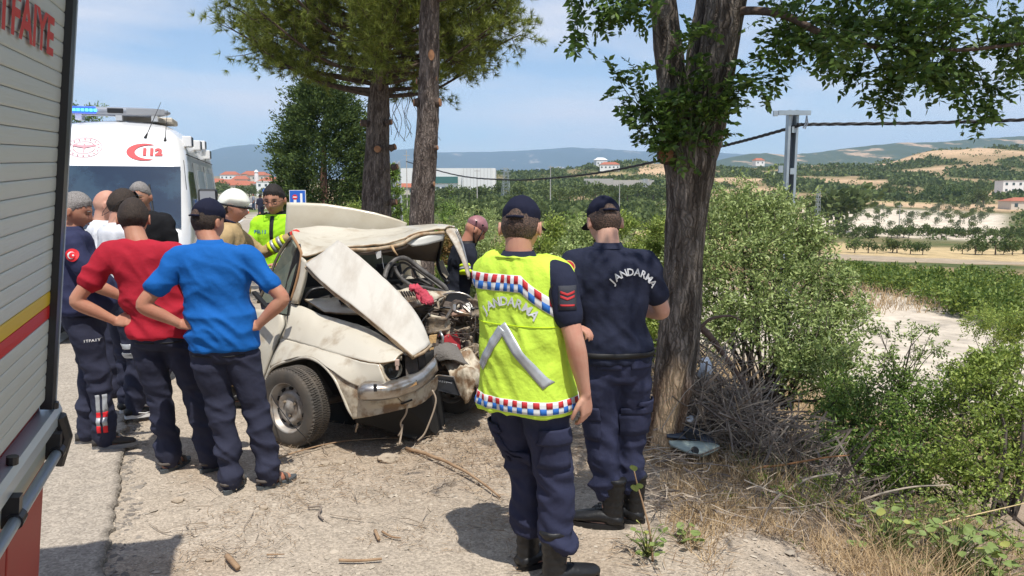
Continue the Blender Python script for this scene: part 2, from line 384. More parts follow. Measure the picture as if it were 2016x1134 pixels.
def road():
    ts = list(np.arange(-4, 9, .03))+list(np.geomspace(9, 330, 60)); V = []; F = []; cols = []
    offs = [0, .012, .05, .12, .3, .7, 1.2, 1.7, 1.9]
    for t in ts:
        e = edge_s(t) if t < 60 else -1.3
        for i, o in enumerate([-.0]+offs):
            s = e-o if i < len(offs) else -2.72
            z = -.03 if i == 0 else .031 if i == len(offs) else .034-.012*(i == 1)+.004*noise.noise(Vector((s*3, t*3, 0)))+(.012*noise.noise(Vector((s*9, t*9, 2))) if i < 5 else 0)
            V.append(S(s, t, z)); c = Vector((.36, .315, .26))*(1+.1*noise.noise(Vector((s*2, t*2, 0))))
            if i < 3: c = c*.62
            cols.append(tuple(c))
    n = len(offs)+1
    F = [(i*n+j, i*n+j+1, (i+1)*n+j+1, (i+1)*n+j) for i in range(len(ts)-1) for j in range(n-1)]
    o = mk('pavement', V, [f[::-1] for f in F], M_ASPH, smooth=False); vcol(o, np.array(cols)); kind(o, 'structure')
    V = [S(s, t, .036) for t in ts[::12]+[330] for s in (-2.69, -4.5, -7, -10, -14)]; n = 5; k = len(V)//n
    F = [(i*n+j, i*n+j+1, (i+1)*n+j+1, (i+1)*n+j)[::-1] for i in range(k-1) for j in range(n-1)]
    o = mk('road', V, F, M_ASPH); vcol(o, np.array([(.20, .19, .185)]*len(V))); kind(o, 'structure')
    mw = mat('road_paint', (.72, .72, .68), col2=(.4, .39, .36), scale=3, rough=.8)
    V = []; 
    for t in np.linspace(-4, 330, 80): V += [S(-2.60, t, .042), S(-2.76, t, .042)]
    kind(mk('road_marking', V, [(2*i, 2*i+2, 2*i+3, 2*i+1) for i in range(79)], mw), 'structure')
    g = Geo()
    for a, b in ((96, 100), (100.3, 112), (112.3, 130), (130.3, 150), (150.3, 175), (175.3, 200)): g.bar(S(-4.9, a, .09), S(-4.9, b, .09), .3, .13)
    o = g.build('median_kerb', mat('kerb_concrete', (.7, .68, .62), rough=.9)); kind(o, 'structure')
road()

# ------------------------------------------------------------------ mountains and haze
def ridge(name, y0, y1, pts, m, amp, seed, bottom=-30, sx=9):
    xs = np.arange(pts[0][0], pts[-1][0]+1, sx); V = []; nr = 22
    for i in range(nr):
        f = i/(nr-1)
        for p in xs:
            top = np.interp(p, [a for a, b in pts], [b for a, b in pts]); Y = y0+(y1-y0)*f
            X = (p-1008)/FP*y1*(.96+.04*f); zt = at(p, top, y1).z
            nn = fbm(p*.012+seed, f*2.2, seed, 5); ff = f**.8
            z = bottom+(zt-bottom)*ff+amp*nn*math.sin(min(1, f*1.04)*math.pi)**.7+amp*.13*noise.noise(Vector((p*.05, seed, 2)))*f
            V.append((X, Y, z))
    for p in xs: V.append(((p-1008)/FP*y1, y1+abs(y1-y0), bottom))
    nc = len(xs); F = [(i*nc+j, i*nc+j+1, (i+1)*nc+j+1, (i+1)*nc+j) for i in range(nr) for j in range(nc-1)]
    o = mk(name, np.array(V), np.array(F), m, smooth=True); kind(o, 'structure'); return o
M_MTN = mat('forested_mountain', (.045, .06, .035), col2=(.33, .28, .22), scale=.0035, lo=.60, hi=.70, rough=1, detail=9, stretch=(1, .4, 1.6))
M_MT2 = mat('dry_hill', (.05, .07, .03), col2=(.42, .29, .18), scale=.011, lo=.55, hi=.62, rough=1, detail=9, stretch=(1, .5, 2.5))
ridge('mountain', 5200, 7600, [(-500, 300), (250, 318), (400, 304), (450, 290), (500, 284), (560, 288), (700, 300), (780, 296), (820, 292), (860, 300), (960, 299), (1040, 296), (1120, 290), (1190, 293), (1260, 298), (1330, 300), (1400, 300), (1500, 306), (1700, 300), (2600, 290)], M_MTN, 60, 3)
ridge('hill', 1700, 2500, [(1380, 322), (1430, 310), (1470, 303), (1500, 301), (1540, 306), (1600, 300), (1640, 294), (1700, 287), (1760, 281), (1830, 280), (1900, 274), (1960, 270), (2020, 267), (2200, 262), (2600, 275)], M_MT2, 16, 8, -25, 5)
ridge('hill', 900, 1300, [(-500, 352), (300, 350), (430, 347), (500, 347), (560, 351), (640, 356), (760, 362), (900, 366)], mat('town_hill', (.30, .21, .13), col2=(.1, .11, .05), scale=.03, rough=1), 2, 12, -10, 9)
hz = Geo().box((300, 4500, 330), (7000, 5600, 371)).build('haze')
hm = bpy.data.materials.new('haze_air'); hm.use_nodes = True; hn = hm.node_tree.nodes; hn.remove(hn['Principled BSDF'])
pv = hn.new('ShaderNodeVolumePrincipled'); pv.inputs['Density'].default_value = 1.25e-4; pv.inputs['Color'].default_value = (.50, .72, 1, 1); pv.inputs['Anisotropy'].default_value = .15
hm.node_tree.links.new(pv.outputs[0], hn['Material Output'].inputs['Volume']); hz.data.materials.append(hm); kind(hz, 'stuff')

# ------------------------------------------------------------------ far trees and scrub
G1, G2, G3 = (.052, .088, .022), (.075, .115, .03), (.10, .12, .05)
M_FAR = [mat('far_leaf_dark', (.06, .095, .025), island=(.12, .17, .045), rough=.9, trans=.25), mat('far_leaf', (.085, .12, .035), island=(.17, .21, .07), rough=.9, trans=.25), mat('far_leaf_grey', (.12, .15, .08), island=(.2, .22, .13), rough=.9, trans=.2)]
M_BARKF = mat('far_bark', (.12, .09, .065), rough=.9)
def crown_pts(n, r, seed):
    q = []; rg = np.random.default_rng(seed)
    lobes = [(rg.normal(size=3)*np.array([.42, .42, .28])*r, r*rg.uniform(.42, .62)) for _ in range(9)]
    for i in range(n):
        c, rr = lobes[i % 9]; d = rg.normal(size=3); d /= np.linalg.norm(d); q.append(c+d*rr*(.7+.3*rg.random()))
    return np.array(q)
def tree_proto(n, leaf, m, seed, trunk=.45, label='', tall=1.):
    t = thing('tree', label, 'tree'); q = crown_pts(n, 1.0, seed)*np.array([1, 1, tall*.85]); c = np.array([0, 0, trunk+.8*tall])
    d = q+np.array([0, 0, .3])+rng.normal(size=q.shape)*.5
    leaves('crown', q+c, d, leaf*(.7+.6*rng.random(n)), leaf*.42, m, t)
    g = Geo(); g.tube([(0, 0, -.3), (.03, .02, trunk), (0, .05, trunk+.6)], [.09, .07, .04], 6); g.build('trunk', M_BARKF, t)
    return t
PR = [tree_proto(420, .24, M_FAR[i], 20+i, label='') for i in (0, 1, 2)]
_used = [False]*3
def far_tree(k, px, Y, r, label, group, py=None):
    x = (px-1008)/FP*Y*1.0; z = land(x, Y)
    if not _used[k]: o = PR[k]; _used[k] = True; o.location = (x, Y, z); o['label'] = label; o['group'] = group; o.scale = (r, r, r); o.rotation_euler = (0, 0, rng.uniform(0, 6))
    else: o = dup(PR[k], (x, Y, z), rng.uniform(0, 6), (r*rng.uniform(.85, 1.2), r, r*rng.uniform(.8, 1.1)), label, group)
    return o
for i in range(17):      # tree row on the edge of the stubble field
    px = 1688+i*21+rng.uniform(-8, 8)
    if 1835 < px < 1880: continue
    far_tree(int(rng.integers(0, 2)), px, 113+rng.uniform(-2, 3), rng.uniform(.8, 1.6), 'small bushy tree in the loose row between the straw field and the grey ploughed field', 'trees along the field edge')
for i in range(46):      # belt above the stubble field
    px = 1640+i*8.8+rng.uniform(-4, 4)
    far_tree(int(rng.integers(0, 2)), px, 148+rng.uniform(0, 12), rng.uniform(.8, 1.35), 'dark green tree in the belt behind the golden straw field', 'trees in the belt behind the straw field')
for i in range(9):       # orchard rows on chalk
    for j in range(13):
        px = 1590+j*27+i*5+rng.uniform(-4, 4); Y = 178+i*11+rng.uniform(-1.5, 1.5)
        if rng.random() < .22: continue
        far_tree(2 if rng.random() < .6 else 1, px, Y, rng.uniform(.7, 1.15), 'little orchard tree planted in rows on the pale chalky slope', 'orchard trees on the chalky slope')
far_tree(1, 1650, 165, 6.0, 'largest round green tree standing alone left of the chalky orchard', None); far_tree(1, 1628, 168, 4.6, 'rounded bush leaning on the large tree left of the orchard', None)
for i in range(40):
    px = 1700+rng.uniform(0, 235); Y = 290+rng.uniform(0, 90)
    far_tree(int(rng.integers(0, 2)), px, Y, rng.uniform(1.8, 3.2), 'dark round tree among the scattered trees below the hilltop', 'trees scattered on the hillside')
for i in range(26):
    far_tree(1, 860+i*17+rng.uniform(-6, 6), 230+rng.uniform(0, 80), rng.uniform(2, 3.4), 'light green tree in the strip in front of the white factory building', 'trees near the white factory')
for i in range(14):
    far_tree(int(rng.integers(0, 2)), 420+i*12+rng.uniform(-3, 3), 300+rng.uniform(0, 90), rng.uniform(2, 3.5), 'small green street tree between the houses of the far town', 'trees in the town')
def scrub():
    Cc = []; Dd = []; Ll = []
    n = 0
    while n < 18000:
        px = rng.uniform(760, 2300); Y = math.exp(rng.uniform(math.log(120), math.log(640))) if n < 11000 else rng.uniform(420, 700); x = (px-1008)/FP*Y
        c = tint(x, Y)
        if c.y < c.x*.93 and rng.random() > (.05 if px > 1300 else .2): continue
        if px > 1540 and px < 2000 and 165 < Y < 285 and rng.random() > .12: continue
        if px > 1600 and Y < 147: continue
        z = land(x, Y); r = rng.uniform(.5, 1.5)*(1 if Y < 300 else 1.7)*(1.25 if c.y > c.x*1.05 else .7); k = 9
        d = rng.normal(size=(k, 3)); d[:, 2] = abs(d[:, 2]); d /= np.linalg.norm(d, axis=1)[:, None]
        Cc.append(np.array([x, Y, z])+d*r*np.array([1, 1, .75])); Dd.append(d+rng.normal(size=(k, 3))*.6); Ll.append(np.full(k, r*.75)); n += 1
    C = np.concatenate(Cc); D = np.concatenate(Dd); L = np.concatenate(Ll)
    o = leaves('scrub', C, D, L, L*.42, M_FAR[1]); kind(o, 'stuff')
scrub()
# thicket beyond the chalk slope, leaf by leaf clump
M_HEDGE = mat('hedge_leaf', (.07, .13, .02), island=(.27, .33, .06), rough=.6, trans=.28)
def thicket(name, pts, n, leaf, m, hgt, spread, jit=.9):
    Cc = []
    for k in range(n):
        a = pts[int(rng.integers(0, len(pts)))]; x, y, r = a; c = np.array([x, y, land(x, y)+r*.55])
        Cc.append((c, r))
    C = []; D = []
    for c, r in Cc:
        kk = 60; d = rng.normal(size=(kk, 3)); d[:, 2] = abs(d[:, 2])*1.0-.15; d /= np.linalg.norm(d, axis=1)[:, None]
        off = rng.normal(size=3)*r*.35; off[2] *= .5
        C.append(c+off+d*r*np.array([.8, .8, hgt])*(.55+.45*rng.random((kk, 1)))); D.append(d+rng.normal(size=(kk, 3))*jit+np.array([0, 0, .2]))
    C = np.concatenate(C); D = np.concatenate(D); o = leaves(name, C, D, leaf*(.6+.8*rng.random(len(C))), leaf*.33, m); kind(o, 'stuff'); return o
hp = []
for i in range(260):
    t = rng.uniform(0, 1); px = 1670+t*560; y = rng.uniform(40, 52); x = (px-1008)/FP*y
    lim = float(np.interp(px, [1690, 1800, 1960, 2016, 2300], [50, 42, 33, 27, 23]))
    y = rng.uniform(lim, max(lim+3, 53)); x = (px-1008)/FP*y
    if x*RN.x+y*RN.y < 30: continue
    hp.append((x, y, rng.uniform(.6, 1.0)))
thicket('thicket', hp, 760, .19, M_HEDGE, .8, 1)
# ------------------------------------------------------------------ far buildings, poles, signs
M_WHITE = mat('white_wall', (.78, .78, .76), rough=.8); M_RED = mat('red_tiles', (.42, .14, .075), col2=(.33, .11, .07), scale=2, rough=.85)
M_CREAM = mat('cream_wall', (.62, .56, .47), rough=.9); M_GLASSF = mat('far_window', (.05, .08, .09), rough=.15, spec=.8); M_CONC = mat('concrete', (.48, .46, .43), col2=(.38, .36, .33), rough=.9)
def house(px, Y, w, d, h, rh, rot, wm, rm, label, cat='house', group=None, flat=False, floors=2, dz=0.):
    x = (px-1008)/FP*Y; t = thing('house', label, cat, (x, Y, land(x, Y)+dz), rot, group)
    Geo().box((0, 0, h/2-.5), (w/2, d/2, h/2+.5)).build('wall', wm, t)
    if flat: Geo().box((0, 0, h+.12), (w/2+.25, d/2+.25, .12)).build('roof', rm, t)
    else:
        a, b = w/2+.4, d/2+.4
        g = Geo(); g.add(([(-a, -b, h), (a, -b, h), (a, b, h), (-a, b, h), (-a*.55, 0, h+rh), (a*.55, 0, h+rh)], [(0, 1, 5, 4), (1, 2, 5), (2, 3, 4, 5), (3, 0, 4), (3, 2, 1, 0)])); g.build('roof', rm, t)
    n = max(2, int(w/3))
    for f in range(floors):
        for i in range(n):
            Geo().box((-w/2+w*(i+.5)/n, -d/2-.03, h*(f+.5)/floors), (.55, .05, .6)).build('window', M_GLASSF, t)
    return t
for i, (px, Y, w, h) in enumerate([(440, 470, 13, 6), (455, 520, 12, 7), (468, 450, 15, 5), (480, 540, 11, 7), (492, 470, 12, 6), (446, 430, 11, 5), (505, 500, 13, 6), (516, 560, 14, 8), (528, 430, 10, 6), (476, 410, 14, 5), (538, 520, 12, 7), (431, 400, 12, 6), (460, 590, 13, 8), (500, 600, 12, 8), (525, 480, 12, 5)]):
    house(px, Y, w, 10, h, 2.6, rng.uniform(-.5, .5), M_CREAM if i % 2 else M_WHITE, M_RED, 'small red roofed house in the far town at the end of the road', group='red roofed houses of the far town')
house(536, 380, 12, 9, 7, 1, .2, M_WHITE, M_WHITE, 'white flat roofed building in front of the town beside the road end', 'building', flat=True)
t = thing('minaret', 'thin white tower rising over the red town roofs', 'tower', ((510-1008)/FP*480, 480, 0)); z0 = land((510-1008)/FP*480, 480)
t.location.z = z0; Geo().tube([(0, 0, 0), (0, 0, 12), (0, 0, 14.2)], [1.6, 1.3, 1.0], 10).build('shaft', M_WHITE, t); Geo().tube([(0, 0, 14.2), (0, 0, 15.6)], [1.5, .3], 10).build('cap', M_WHITE, t)
# white factory
fx = (880-1008)/FP*330; t = thing('factory', 'long white factory building with a green glass band behind the pine trunks', 'factory', (fx, 330, 0))
Geo().box((0, 10, 4), (21, 10, 8.4)).build('wall', M_WHITE, t); Geo().box((13.5, -1.5, 4.2), (6.4, 2, 8.1)).build('front_wall', M_WHITE, t)
Geo().box((-2.4, -.4, 7.4), (7.4, .35, 1.4)).build('glass_band', mat('green_glass', (.03, .14, .13), rough=.12, spec=.8), t)
Geo().box((-1, -1.4, 1.8), (5, 1.4, .35)).build('canopy', M_WHITE, t); Geo().box((-8, 6, 13.2), (3, 3, 1)).build('roof_block', M_WHITE, t)
for i in range(7): Geo().box((8+i*1.8, -3.54, 1.2), (.5, .05, .8)).build('window', M_GLASSF, t)
for i in range(6): Geo().box((-9+i*2.6, -.06, 3.9), (.9, .05, .5)).build('window', M_GLASSF, t)
for i in range(9): Geo().box((7.6+i*1.45, -3.55, 4.2), (.05, .03, 8.0)).build('panel_joint', M_CONC, t)
house(800, 260, 8, 6, 4.2, 1.4, .1, M_CREAM, M_RED, 'orange roofed shed left of the pine trunk in front of the factory', 'shed')
house(1978, 375, 9.5, 8, 6, 0, -.1, M_WHITE, M_CONC, 'white two storey house alone on the right hillside', flat=True, dz=.6)
house(2012, 262, 14, 7, 2.8, 1.2, 0, M_CREAM, M_RED, 'long low building with a red roof at the right edge of the valley', 'building', floors=1)
house(1487, 640, 8, 6, 3.6, 2, .2, M_WHITE, M_RED, 'house with red roof on the horizon just left of the steel pole', floors=1, dz=3)
house(1180, 610, 9, 7, 5, 2, .2, M_WHITE, M_WHITE, 'white house on the ridge left of the red roofed one', dz=1, floors=1)
house(1198, 590, 15, 8, 4, 2, -.1, M_WHITE, M_RED, 'red roofed house on the ridge above the capped heads', dz=1, floors=1)
for (a, b, Y, h, lb) in ((1148, 1205, 420, 3.2, 'pale concrete wall of the compound on the middle slope'), (1205, 1285, 400, 3.0, 'lower stretch of the white concrete boundary wall left of the big trunk')):
    xa, xb = (a-1008)/FP*Y, (b-1008)/FP*Y; g = Geo(); g.box(((xa+xb)/2, Y, land(xa, Y)+h/2+.6), ((xb-xa)/2, .3, h/2+.6)); o = g.build('concrete_wall', M_CONC); tag(o, lb, 'wall')
M_STEEL = mat('galvanised_steel', (.50, .53, .55), rough=.5, metal=.55, col2=(.42, .45, .47), scale=8)
def lattice(name, px, Y, z1, w0, w1, label, cat='pylon', group=None, z0=None, arms=True, bays=10):
    x = (px-1008)/FP*Y; zb = land(x, Y) if z0 is None else z0; t = thing(name, label, cat, (x, Y, zb), .3, group); H = z1-zb; th = max(.05, Y*.00035)
    for sx, sy in ((1, 1), (1, -1), (-1, 1), (-1, -1)):
        g = Geo(); g.bar((sx*w0, sy*w0, 0), (sx*w1, sy*w1, H), th, th); g.build('leg', M_STEEL, t)
    g = Geo()
    for i in range(bays):
        a, b = lerp(w0, w1, i/bays), lerp(w0, w1, (i+1)/bays); za, zc = H*i/bays, H*(i+1)/bays
        for s in (1, -1):
            g.bar((-a*s, -a, za), (b*s, -b, zc), th*.6, th*.6); g.bar((-a, -a*s, za), (-b, b*s, zc), th*.6, th*.6); g.bar((a, -a*s, za), (b, b*s, zc), th*.6, th*.6); g.bar((a*s, a, za), (-b*s, b, zc), th*.6, th*.6)
    g.build('bracing', M_STEEL, t)
    if arms:
        for k in (.78, .88, .97): g = Geo(); g.bar((-w0*1.2, 0, H*k), (w0*1.2, 0, H*k), th*1.3, th*1.3); g.build('cross_arm', M_STEEL, t)
lattice('pylon', 996, 260, at(996, 330, 260).z, 1.5, .5, 'grey lattice pylon right of the factory', arms=True)
lattice('pylon', 1268, 330, at(1268, 352, 330).z, 2.4, .6, 'lattice pylon left of the big trunk above the second cap')
lattice('pylon', 1607, 150, at(1607, 370, 150).z, .5, .2, 'thin grey lattice mast on the chalky orchard slope')
lattice('pylon', 784, 34, at(784, 318, 34).z, .22, .10, 'narrow lattice mast between the two pine trunks', arms=False, bays=16)
def cpole(px, Y, top, label):
    x = (px-1008)/FP*Y; zb = land(x, Y); zt = at(px, top, Y).z; t = thing('power_pole', label, 'pole', (x, Y, zb), 0, 'concrete power poles in the valley'); r = Y*.0006
    Geo().tube([(0, 0, 0), (0, 0, zt-zb)], [r*1.3, r*.8], 6).build('shaft', M_CONC, t); Geo().bar((-r*6, 0, zt-zb-.4), (r*6, 0, zt-zb-.4), r*1.2, r*1.2).build('cross_arm', M_CONC, t)
cpole(1083, 210, 326, 'pale power pole in the valley between the two capped heads')
cpole(940, 240, 334, 'thin power pole in front of the white factory wall'); cpole(1218, 180, 358, 'short power pole just left of the big trunk'); cpole(803, 62, 296, 'tall power pole seen between the pine trunks')
cpole(1768, 155, 402, 'thin pole standing in front of the orchard slope')
# steel H pole and cable
PY = 18.0; b = at(1567, 800, PY); top = at(1571, 217, PY); b.x = top.x-.12; t = thing('utility_pole', 'grey steel utility pole with cross arm carrying a black cable', 'pole', b); H = top.z-b.z
M_POLE = mat('pole_steel', (.42, .49, .54), rough=.45, metal=.5, col2=(.34, .40, .45), scale=3); M_POLED = mat('pole_web', (.20, .23, .27), rough=.6, metal=.4)
for sx in (-.088, .088): Geo().box((sx, 0, H/2), (.028, .10, H/2)).build('flange', M_POLE, t)
Geo().box((-.045, .06, H/2), (.02, .02, H/2-.02)).build('web', M_POLED, t); Geo().box((.02, .09, H/2), (.04, .012, H/2-.05)).build('web', M_POLED, t)
for k in range(11):
    Geo().box((.015, -.08, H-.75-k*.95+.3), (.05, .03, .07)).build('batten_plate', M_POLE, t)
Geo().box((-.02, -.16, H-.075), (.37, .04, .05)).build('cross_arm', M_POLE, t); Geo().box((-.45, -.16, H-.09), (.05, .035, .06)).build('arm_end', M_POLE, t)
Geo().box((-.26, -.1, H-1.35), (.05, .03, .08)).build('step', M_POLE, t)
g = Geo(); g.tube([(.27, -.16, H-.14), (.25, -.16, H-.32), (.2, -.16, H-.42)], .018, 6); g.tube([(.27, -.16, H-.14), (.3, -.16, H-.3), (.24, -.16, H-.44)], .014, 6); g.build('hanger', M_POLED, t)
ax = top.x; L0 = Vector((ax, PY, 0)); L1 = Vector(((800-1008)/FP*60, 60, 0))
cps = []
for p, q in ((1575, 246), (1562, 250), (1480, 273), (1408, 291), (1300, 316), (1180, 340), (1080, 351), (1000, 354), (900, 345), (800, 318)):
    k = (L1.x-L0.x)/(L1.y-L0.y); Y = (L0.x-k*L0.y)/((p-1008)/FP-k); cps.append(at(p, q, Y))
pts = [Vector(q) for q in crom([at(2500, 210, 15.5), at(2200, 226, 16.3), at(2016, 236, 16.9), at(1800, 242.5, 17.5), at(1590, 245, 17.95)]+cps, 22)]
g = Geo()
for s in (0, 2.1, 4.2): g.tube([p+Vector((0, math.cos(i*.75+s)*.016, math.sin(i*.75+s)*.024)) for i, p in enumerate(pts)], .020, 5)
o = g.build('power_cable', mat('cable_black', (.02, .02, .022), rough=.6)); tag(o, 'black twisted cable strung from the steel pole across the valley', 'cable')
# road signs
M_BLUE = mat('sign_blue', (.02, .12, .52), rough=.4); M_SW = mat('sign_white', (.82, .82, .82), rough=.4); M_SR = mat('sign_red', (.65, .03, .03), rough=.4); M_GP = mat('sign_post', (.4, .4, .4), metal=.6, rough=.5)
Y = 31; c = at(586, 389, Y); t = thing('road_sign', 'blue rectangular road sign with a red no entry disc beside the dark tree', 'sign', (c.x, Y, 0)); zc = c.z
Geo().box((0, 0, zc), (.33, .015, .30)).build('board', M_SW, t); Geo().box((0, -.018, zc), (.31, .006, .28)).build('blue_face', M_BLUE, t)
Geo().box((-.10, -.027, zc-.17), (.055, .004, .10)).build('white_stem', M_SW, t); Geo().box((.155, -.027, zc-.05), (.045, .004, .22)).build('white_bar', M_SW, t)
Geo().tube([(-.10, -.03, zc+.02), (-.10, -.036, zc+.02)], .105, 24).build('red_disc', M_SR, t); Geo().box((-.10, -.04, zc+.02), (.072, .003, .022)).build('disc_bar', M_SW, t)
for sx in (-.3, .3): Geo().tube([(sx, .03, 0), (sx, .03, zc+.3)], .03, 8).build('post', M_GP, t)
Y = 150; c = at(521.5, 386, Y); t = thing('median_sign', 'black and yellow chevron board under a round blue arrow sign on the far median', 'sign', (c.x, Y, 0)); zc = c.z
Geo().box((0, 0, zc), (.42, .03, .5)).build('board', mat('sign_yellow', (.85, .42, .02), rough=.5), t)
M_BK = mat('black_paint', (.015, .015, .015), rough=.5)
for k in (-.3, 0, .3): g = Geo(); g.prism([(-.4, -.035, zc+k+.12), (-.4, -.035, zc+k-.02), (.4, -.035, zc+k-.18), (.4, -.035, zc+k-.04)], (0, -.006, 0)); g.build('stripe', M_BK, t)
Geo().tube([(0, 0, zc+1.05), (0, -.03, zc+1.05)], .42, 24).build('blue_disc', M_BLUE, t); Geo().bar((-.22, -.04, zc+1.2), (.2, -.04, zc+.88), .09, .01, Vector((0, 1, 0))).build('arrow', M_SW, t); Geo().tube([(0, .05, 0), (0, .05, zc+1.2)], .05, 8).build('post', M_GP, t)
Geo().box((0, .3, .25), (.7, .3, .25)).build('base', M_WHITE, t)
c = gnd(488, 424.5); t = thing('traffic_cone', 'orange traffic cone on the road behind the firefighter helmet', 'cone', c)
M_CONE = mat('cone_orange', (.75, .09, .03), rough=.6); Geo().box((0, 0, .045), (.2, .2, .02)).build('base', M_CONE, t); Geo().tube([(0, 0, .06), (0, 0, .72)], [.15, .03], 14).build('body', M_CONE, t); Geo().tube([(0, 0, .36), (0, 0, .5)], [.098, .072], 14).build('white_band', M_SW, t)
# ------------------------------------------------------------------ people
def skin(name, col): return mat(name, col, col2=(col[0]*.93, col[1]*.76, col[2]*.74), scale=9, rough=.55, spec=.35, bump=.12, bscale=180, bdist=.003)
SK = skin('skin', (.54, .30, .215)); SK2 = skin('skin_tanned', (.47, .24, .155)); SK3 = skin('skin_pale', (.60, .37, .28))
def cloth(name, col, k=.8, bump=.35, bs=26, rough=.85): return mat(name, col, col2=tuple(c*k for c in col), scale=3, rough=rough, spec=.15, bump=bump, bscale=bs, bdist=.012)
M_NAVY = cloth('navy_uniform', (.022, .026, .050)); M_NAVYT = cloth('navy_trousers', (.034, .038, .075)); M_TROU = cloth('dark_trousers', (.036, .039, .066)); M_NPOLO = cloth('navy_polo', (.035, .04, .09))
M_REDT = cloth('red_tshirt', (.42, .020, .038), .85); M_BLUEP = cloth('blue_polo', (.012, .125, .44), .85); M_WT = cloth('white_tshirt', (.72, .73, .76), .95); M_BT = cloth('black_tshirt', (.014, .014, .016))
M_HV = cloth('hi_vis', (.42, .82, .03), .85, .5); M_VEST = cloth('vest_yellow', (.60, .84, .085), .88, .6); M_HV2 = cloth('hi_vis_yellow', (.68, .90, .03), .95, .3); M_BEIGE = cloth('beige_turnout', (.46, .33, .17), .8, .6, 20)
M_BOOT = mat('black_boot', (.012, .012, .013), rough=.45, bump=.4, bscale=60, bdist=.006); M_CAP = cloth('navy_cap', (.014, .016, .035)); M_BLK = mat('black_trim', (.01, .01, .011), rough=.6)
M_REFL = mat('reflective_silver', (.36, .38, .40), rough=.35, metal=.2, col2=(.46, .48, .50), scale=25); M_DRED = mat('patch_red', (.5, .03, .035), rough=.7); M_DBLUE = mat('patch_blue', (.02, .13, .45), rough=.7); M_WH = mat('patch_white', (.7, .7, .7), rough=.7)
M_EYE = mat('eye', (.05, .035, .03), rough=.2); M_LIP = mat('lip', (.36, .14, .11), rough=.5); M_SANDAL = mat('sandal', (.10, .085, .075), rough=.8)
def hair(name, col, col2): return mat(name, col, col2=col2, scale=150, lo=.4, hi=.6, rough=.75, bump=.9, bscale=160, bdist=.006, detail=3)
H_DARK = hair('dark_hair', (.022, .015, .011), (.05, .033, .024)); H_GREY = hair('grey_hair', (.16, .145, .135), (.30, .28, .265)); H_SHORT = hair('cropped_hair', (.04, .028, .022), (.13, .08, .06)); H_BLACK = hair('black_hair', (.012, .01, .01), (.028, .022, .02))

def ring(c, a, b, n=18, e=2.0):
    c = Vector(c); out = []
    for k in range(n):
        t = 2*math.pi*k/n; ct, st = math.cos(t), math.sin(t)
        out.append(c+a*(abs(ct)**(2/e)*(1 if ct >= 0 else -1))+b*(abs(st)**(2/e)*(1 if st >= 0 else -1)))
    return out
def loft(secs, n=18, sub=3, yaw=None, e=2.2):
    """secs: (x, y, z, half width, half depth[, yaw]) stacked torso sections -> closed tube"""
    q = crom([tuple(s)+(0,)*(6-len(s)) for s in secs], sub); V = []; F = []
    for s in q:
        y = s[5]; a = Vector((math.cos(y), math.sin(y), 0))*s[3]; b = Vector((-math.sin(y), math.cos(y), 0))*s[4]; V += ring(s[:3], a, b, n, e)
    for i in range(len(q)-1):
        for k in range(n): F.append((i*n+k, i*n+(k+1) % n, (i+1)*n+(k+1) % n, (i+1)*n+k))
    F.append(tuple(range(n-1, -1, -1))); F.append(tuple((len(q)-1)*n+k for k in range(n)))
    return V, F
def limb(pts, n=12, sub=4):
    """pts: (x, y, z, r) -> closed tapered tube with a rounded end"""
    q = crom(pts, sub); P = [Vector(s[:3]) for s in q]; r = [float(max(.004, s[3])) for s in q]
    d = (P[-1]-P[-2]).normalized(); P += [P[-1]+d*r[-1]*.55, P[-1]+d*r[-1]*.9]; r += [r[-1]*.8, r[-1]*.35]
    d = (P[0]-P[1]).normalized(); P = [P[0]+d*r[0]*.6]+P; r = [r[0]*.7]+r
    return tube(P, r, n)
def fuse(name, parts, voxel, m, parent, smooth=2, disp=None, dec=None, loc=None):
    g = Geo()
    for p in parts: g.add(p)
    me = bpy.data.meshes.new('t'); me.from_pydata([tuple(v) for v in g.V], [], g.F); o = bpy.data.objects.new('t', me); COL.objects.link(o)
    md = o.modifiers.new('r', 'REMESH'); md.mode = 'VOXEL'; md.voxel_size = voxel; md.use_smooth_shade = True
    if smooth: s = o.modifiers.new('s', 'SMOOTH'); s.iterations = smooth; s.factor = .6
    if dec: d = o.modifiers.new('d', 'DECIMATE'); d.ratio = dec
    dg = bpy.context.evaluated_depsgraph_get(); ev = o.evaluated_get(dg); m2 = bpy.data.meshes.new_from_object(ev); bpy.data.objects.remove(o); bpy.data.meshes.remove(me)
    if disp is not None:
        n = len(m2.vertices); co = np.empty(n*3, np.float32); m2.vertices.foreach_get('co', co); co = co.reshape(-1, 3); no = np.empty(n*3, np.float32); m2.vertices.foreach_get('normal', no); no = no.reshape(-1, 3)
        dd = np.array([disp(Vector(c)) for c in co.tolist()], np.float32); co += no*dd[:, None]; m2.vertices.foreach_set('co', co.ravel()); m2.update()
    m2.polygons.foreach_set('use_smooth', np.ones(len(m2.polygons), dtype=bool)); m2.materials.clear(); m2.materials.append(m)
    ob = bpy.data.objects.new(name, m2); COL.objects.link(ob); ob.parent = parent
    return ob
def bvh_of(*obs):
    V = []; F = []
    for o in obs:
        k = len(V); V += [v.co.copy() for v in o.data.vertices]; F += [[i+k for i in p.vertices] for p in o.data.polygons]
    return BVHTree.FromPolygons(V, F)
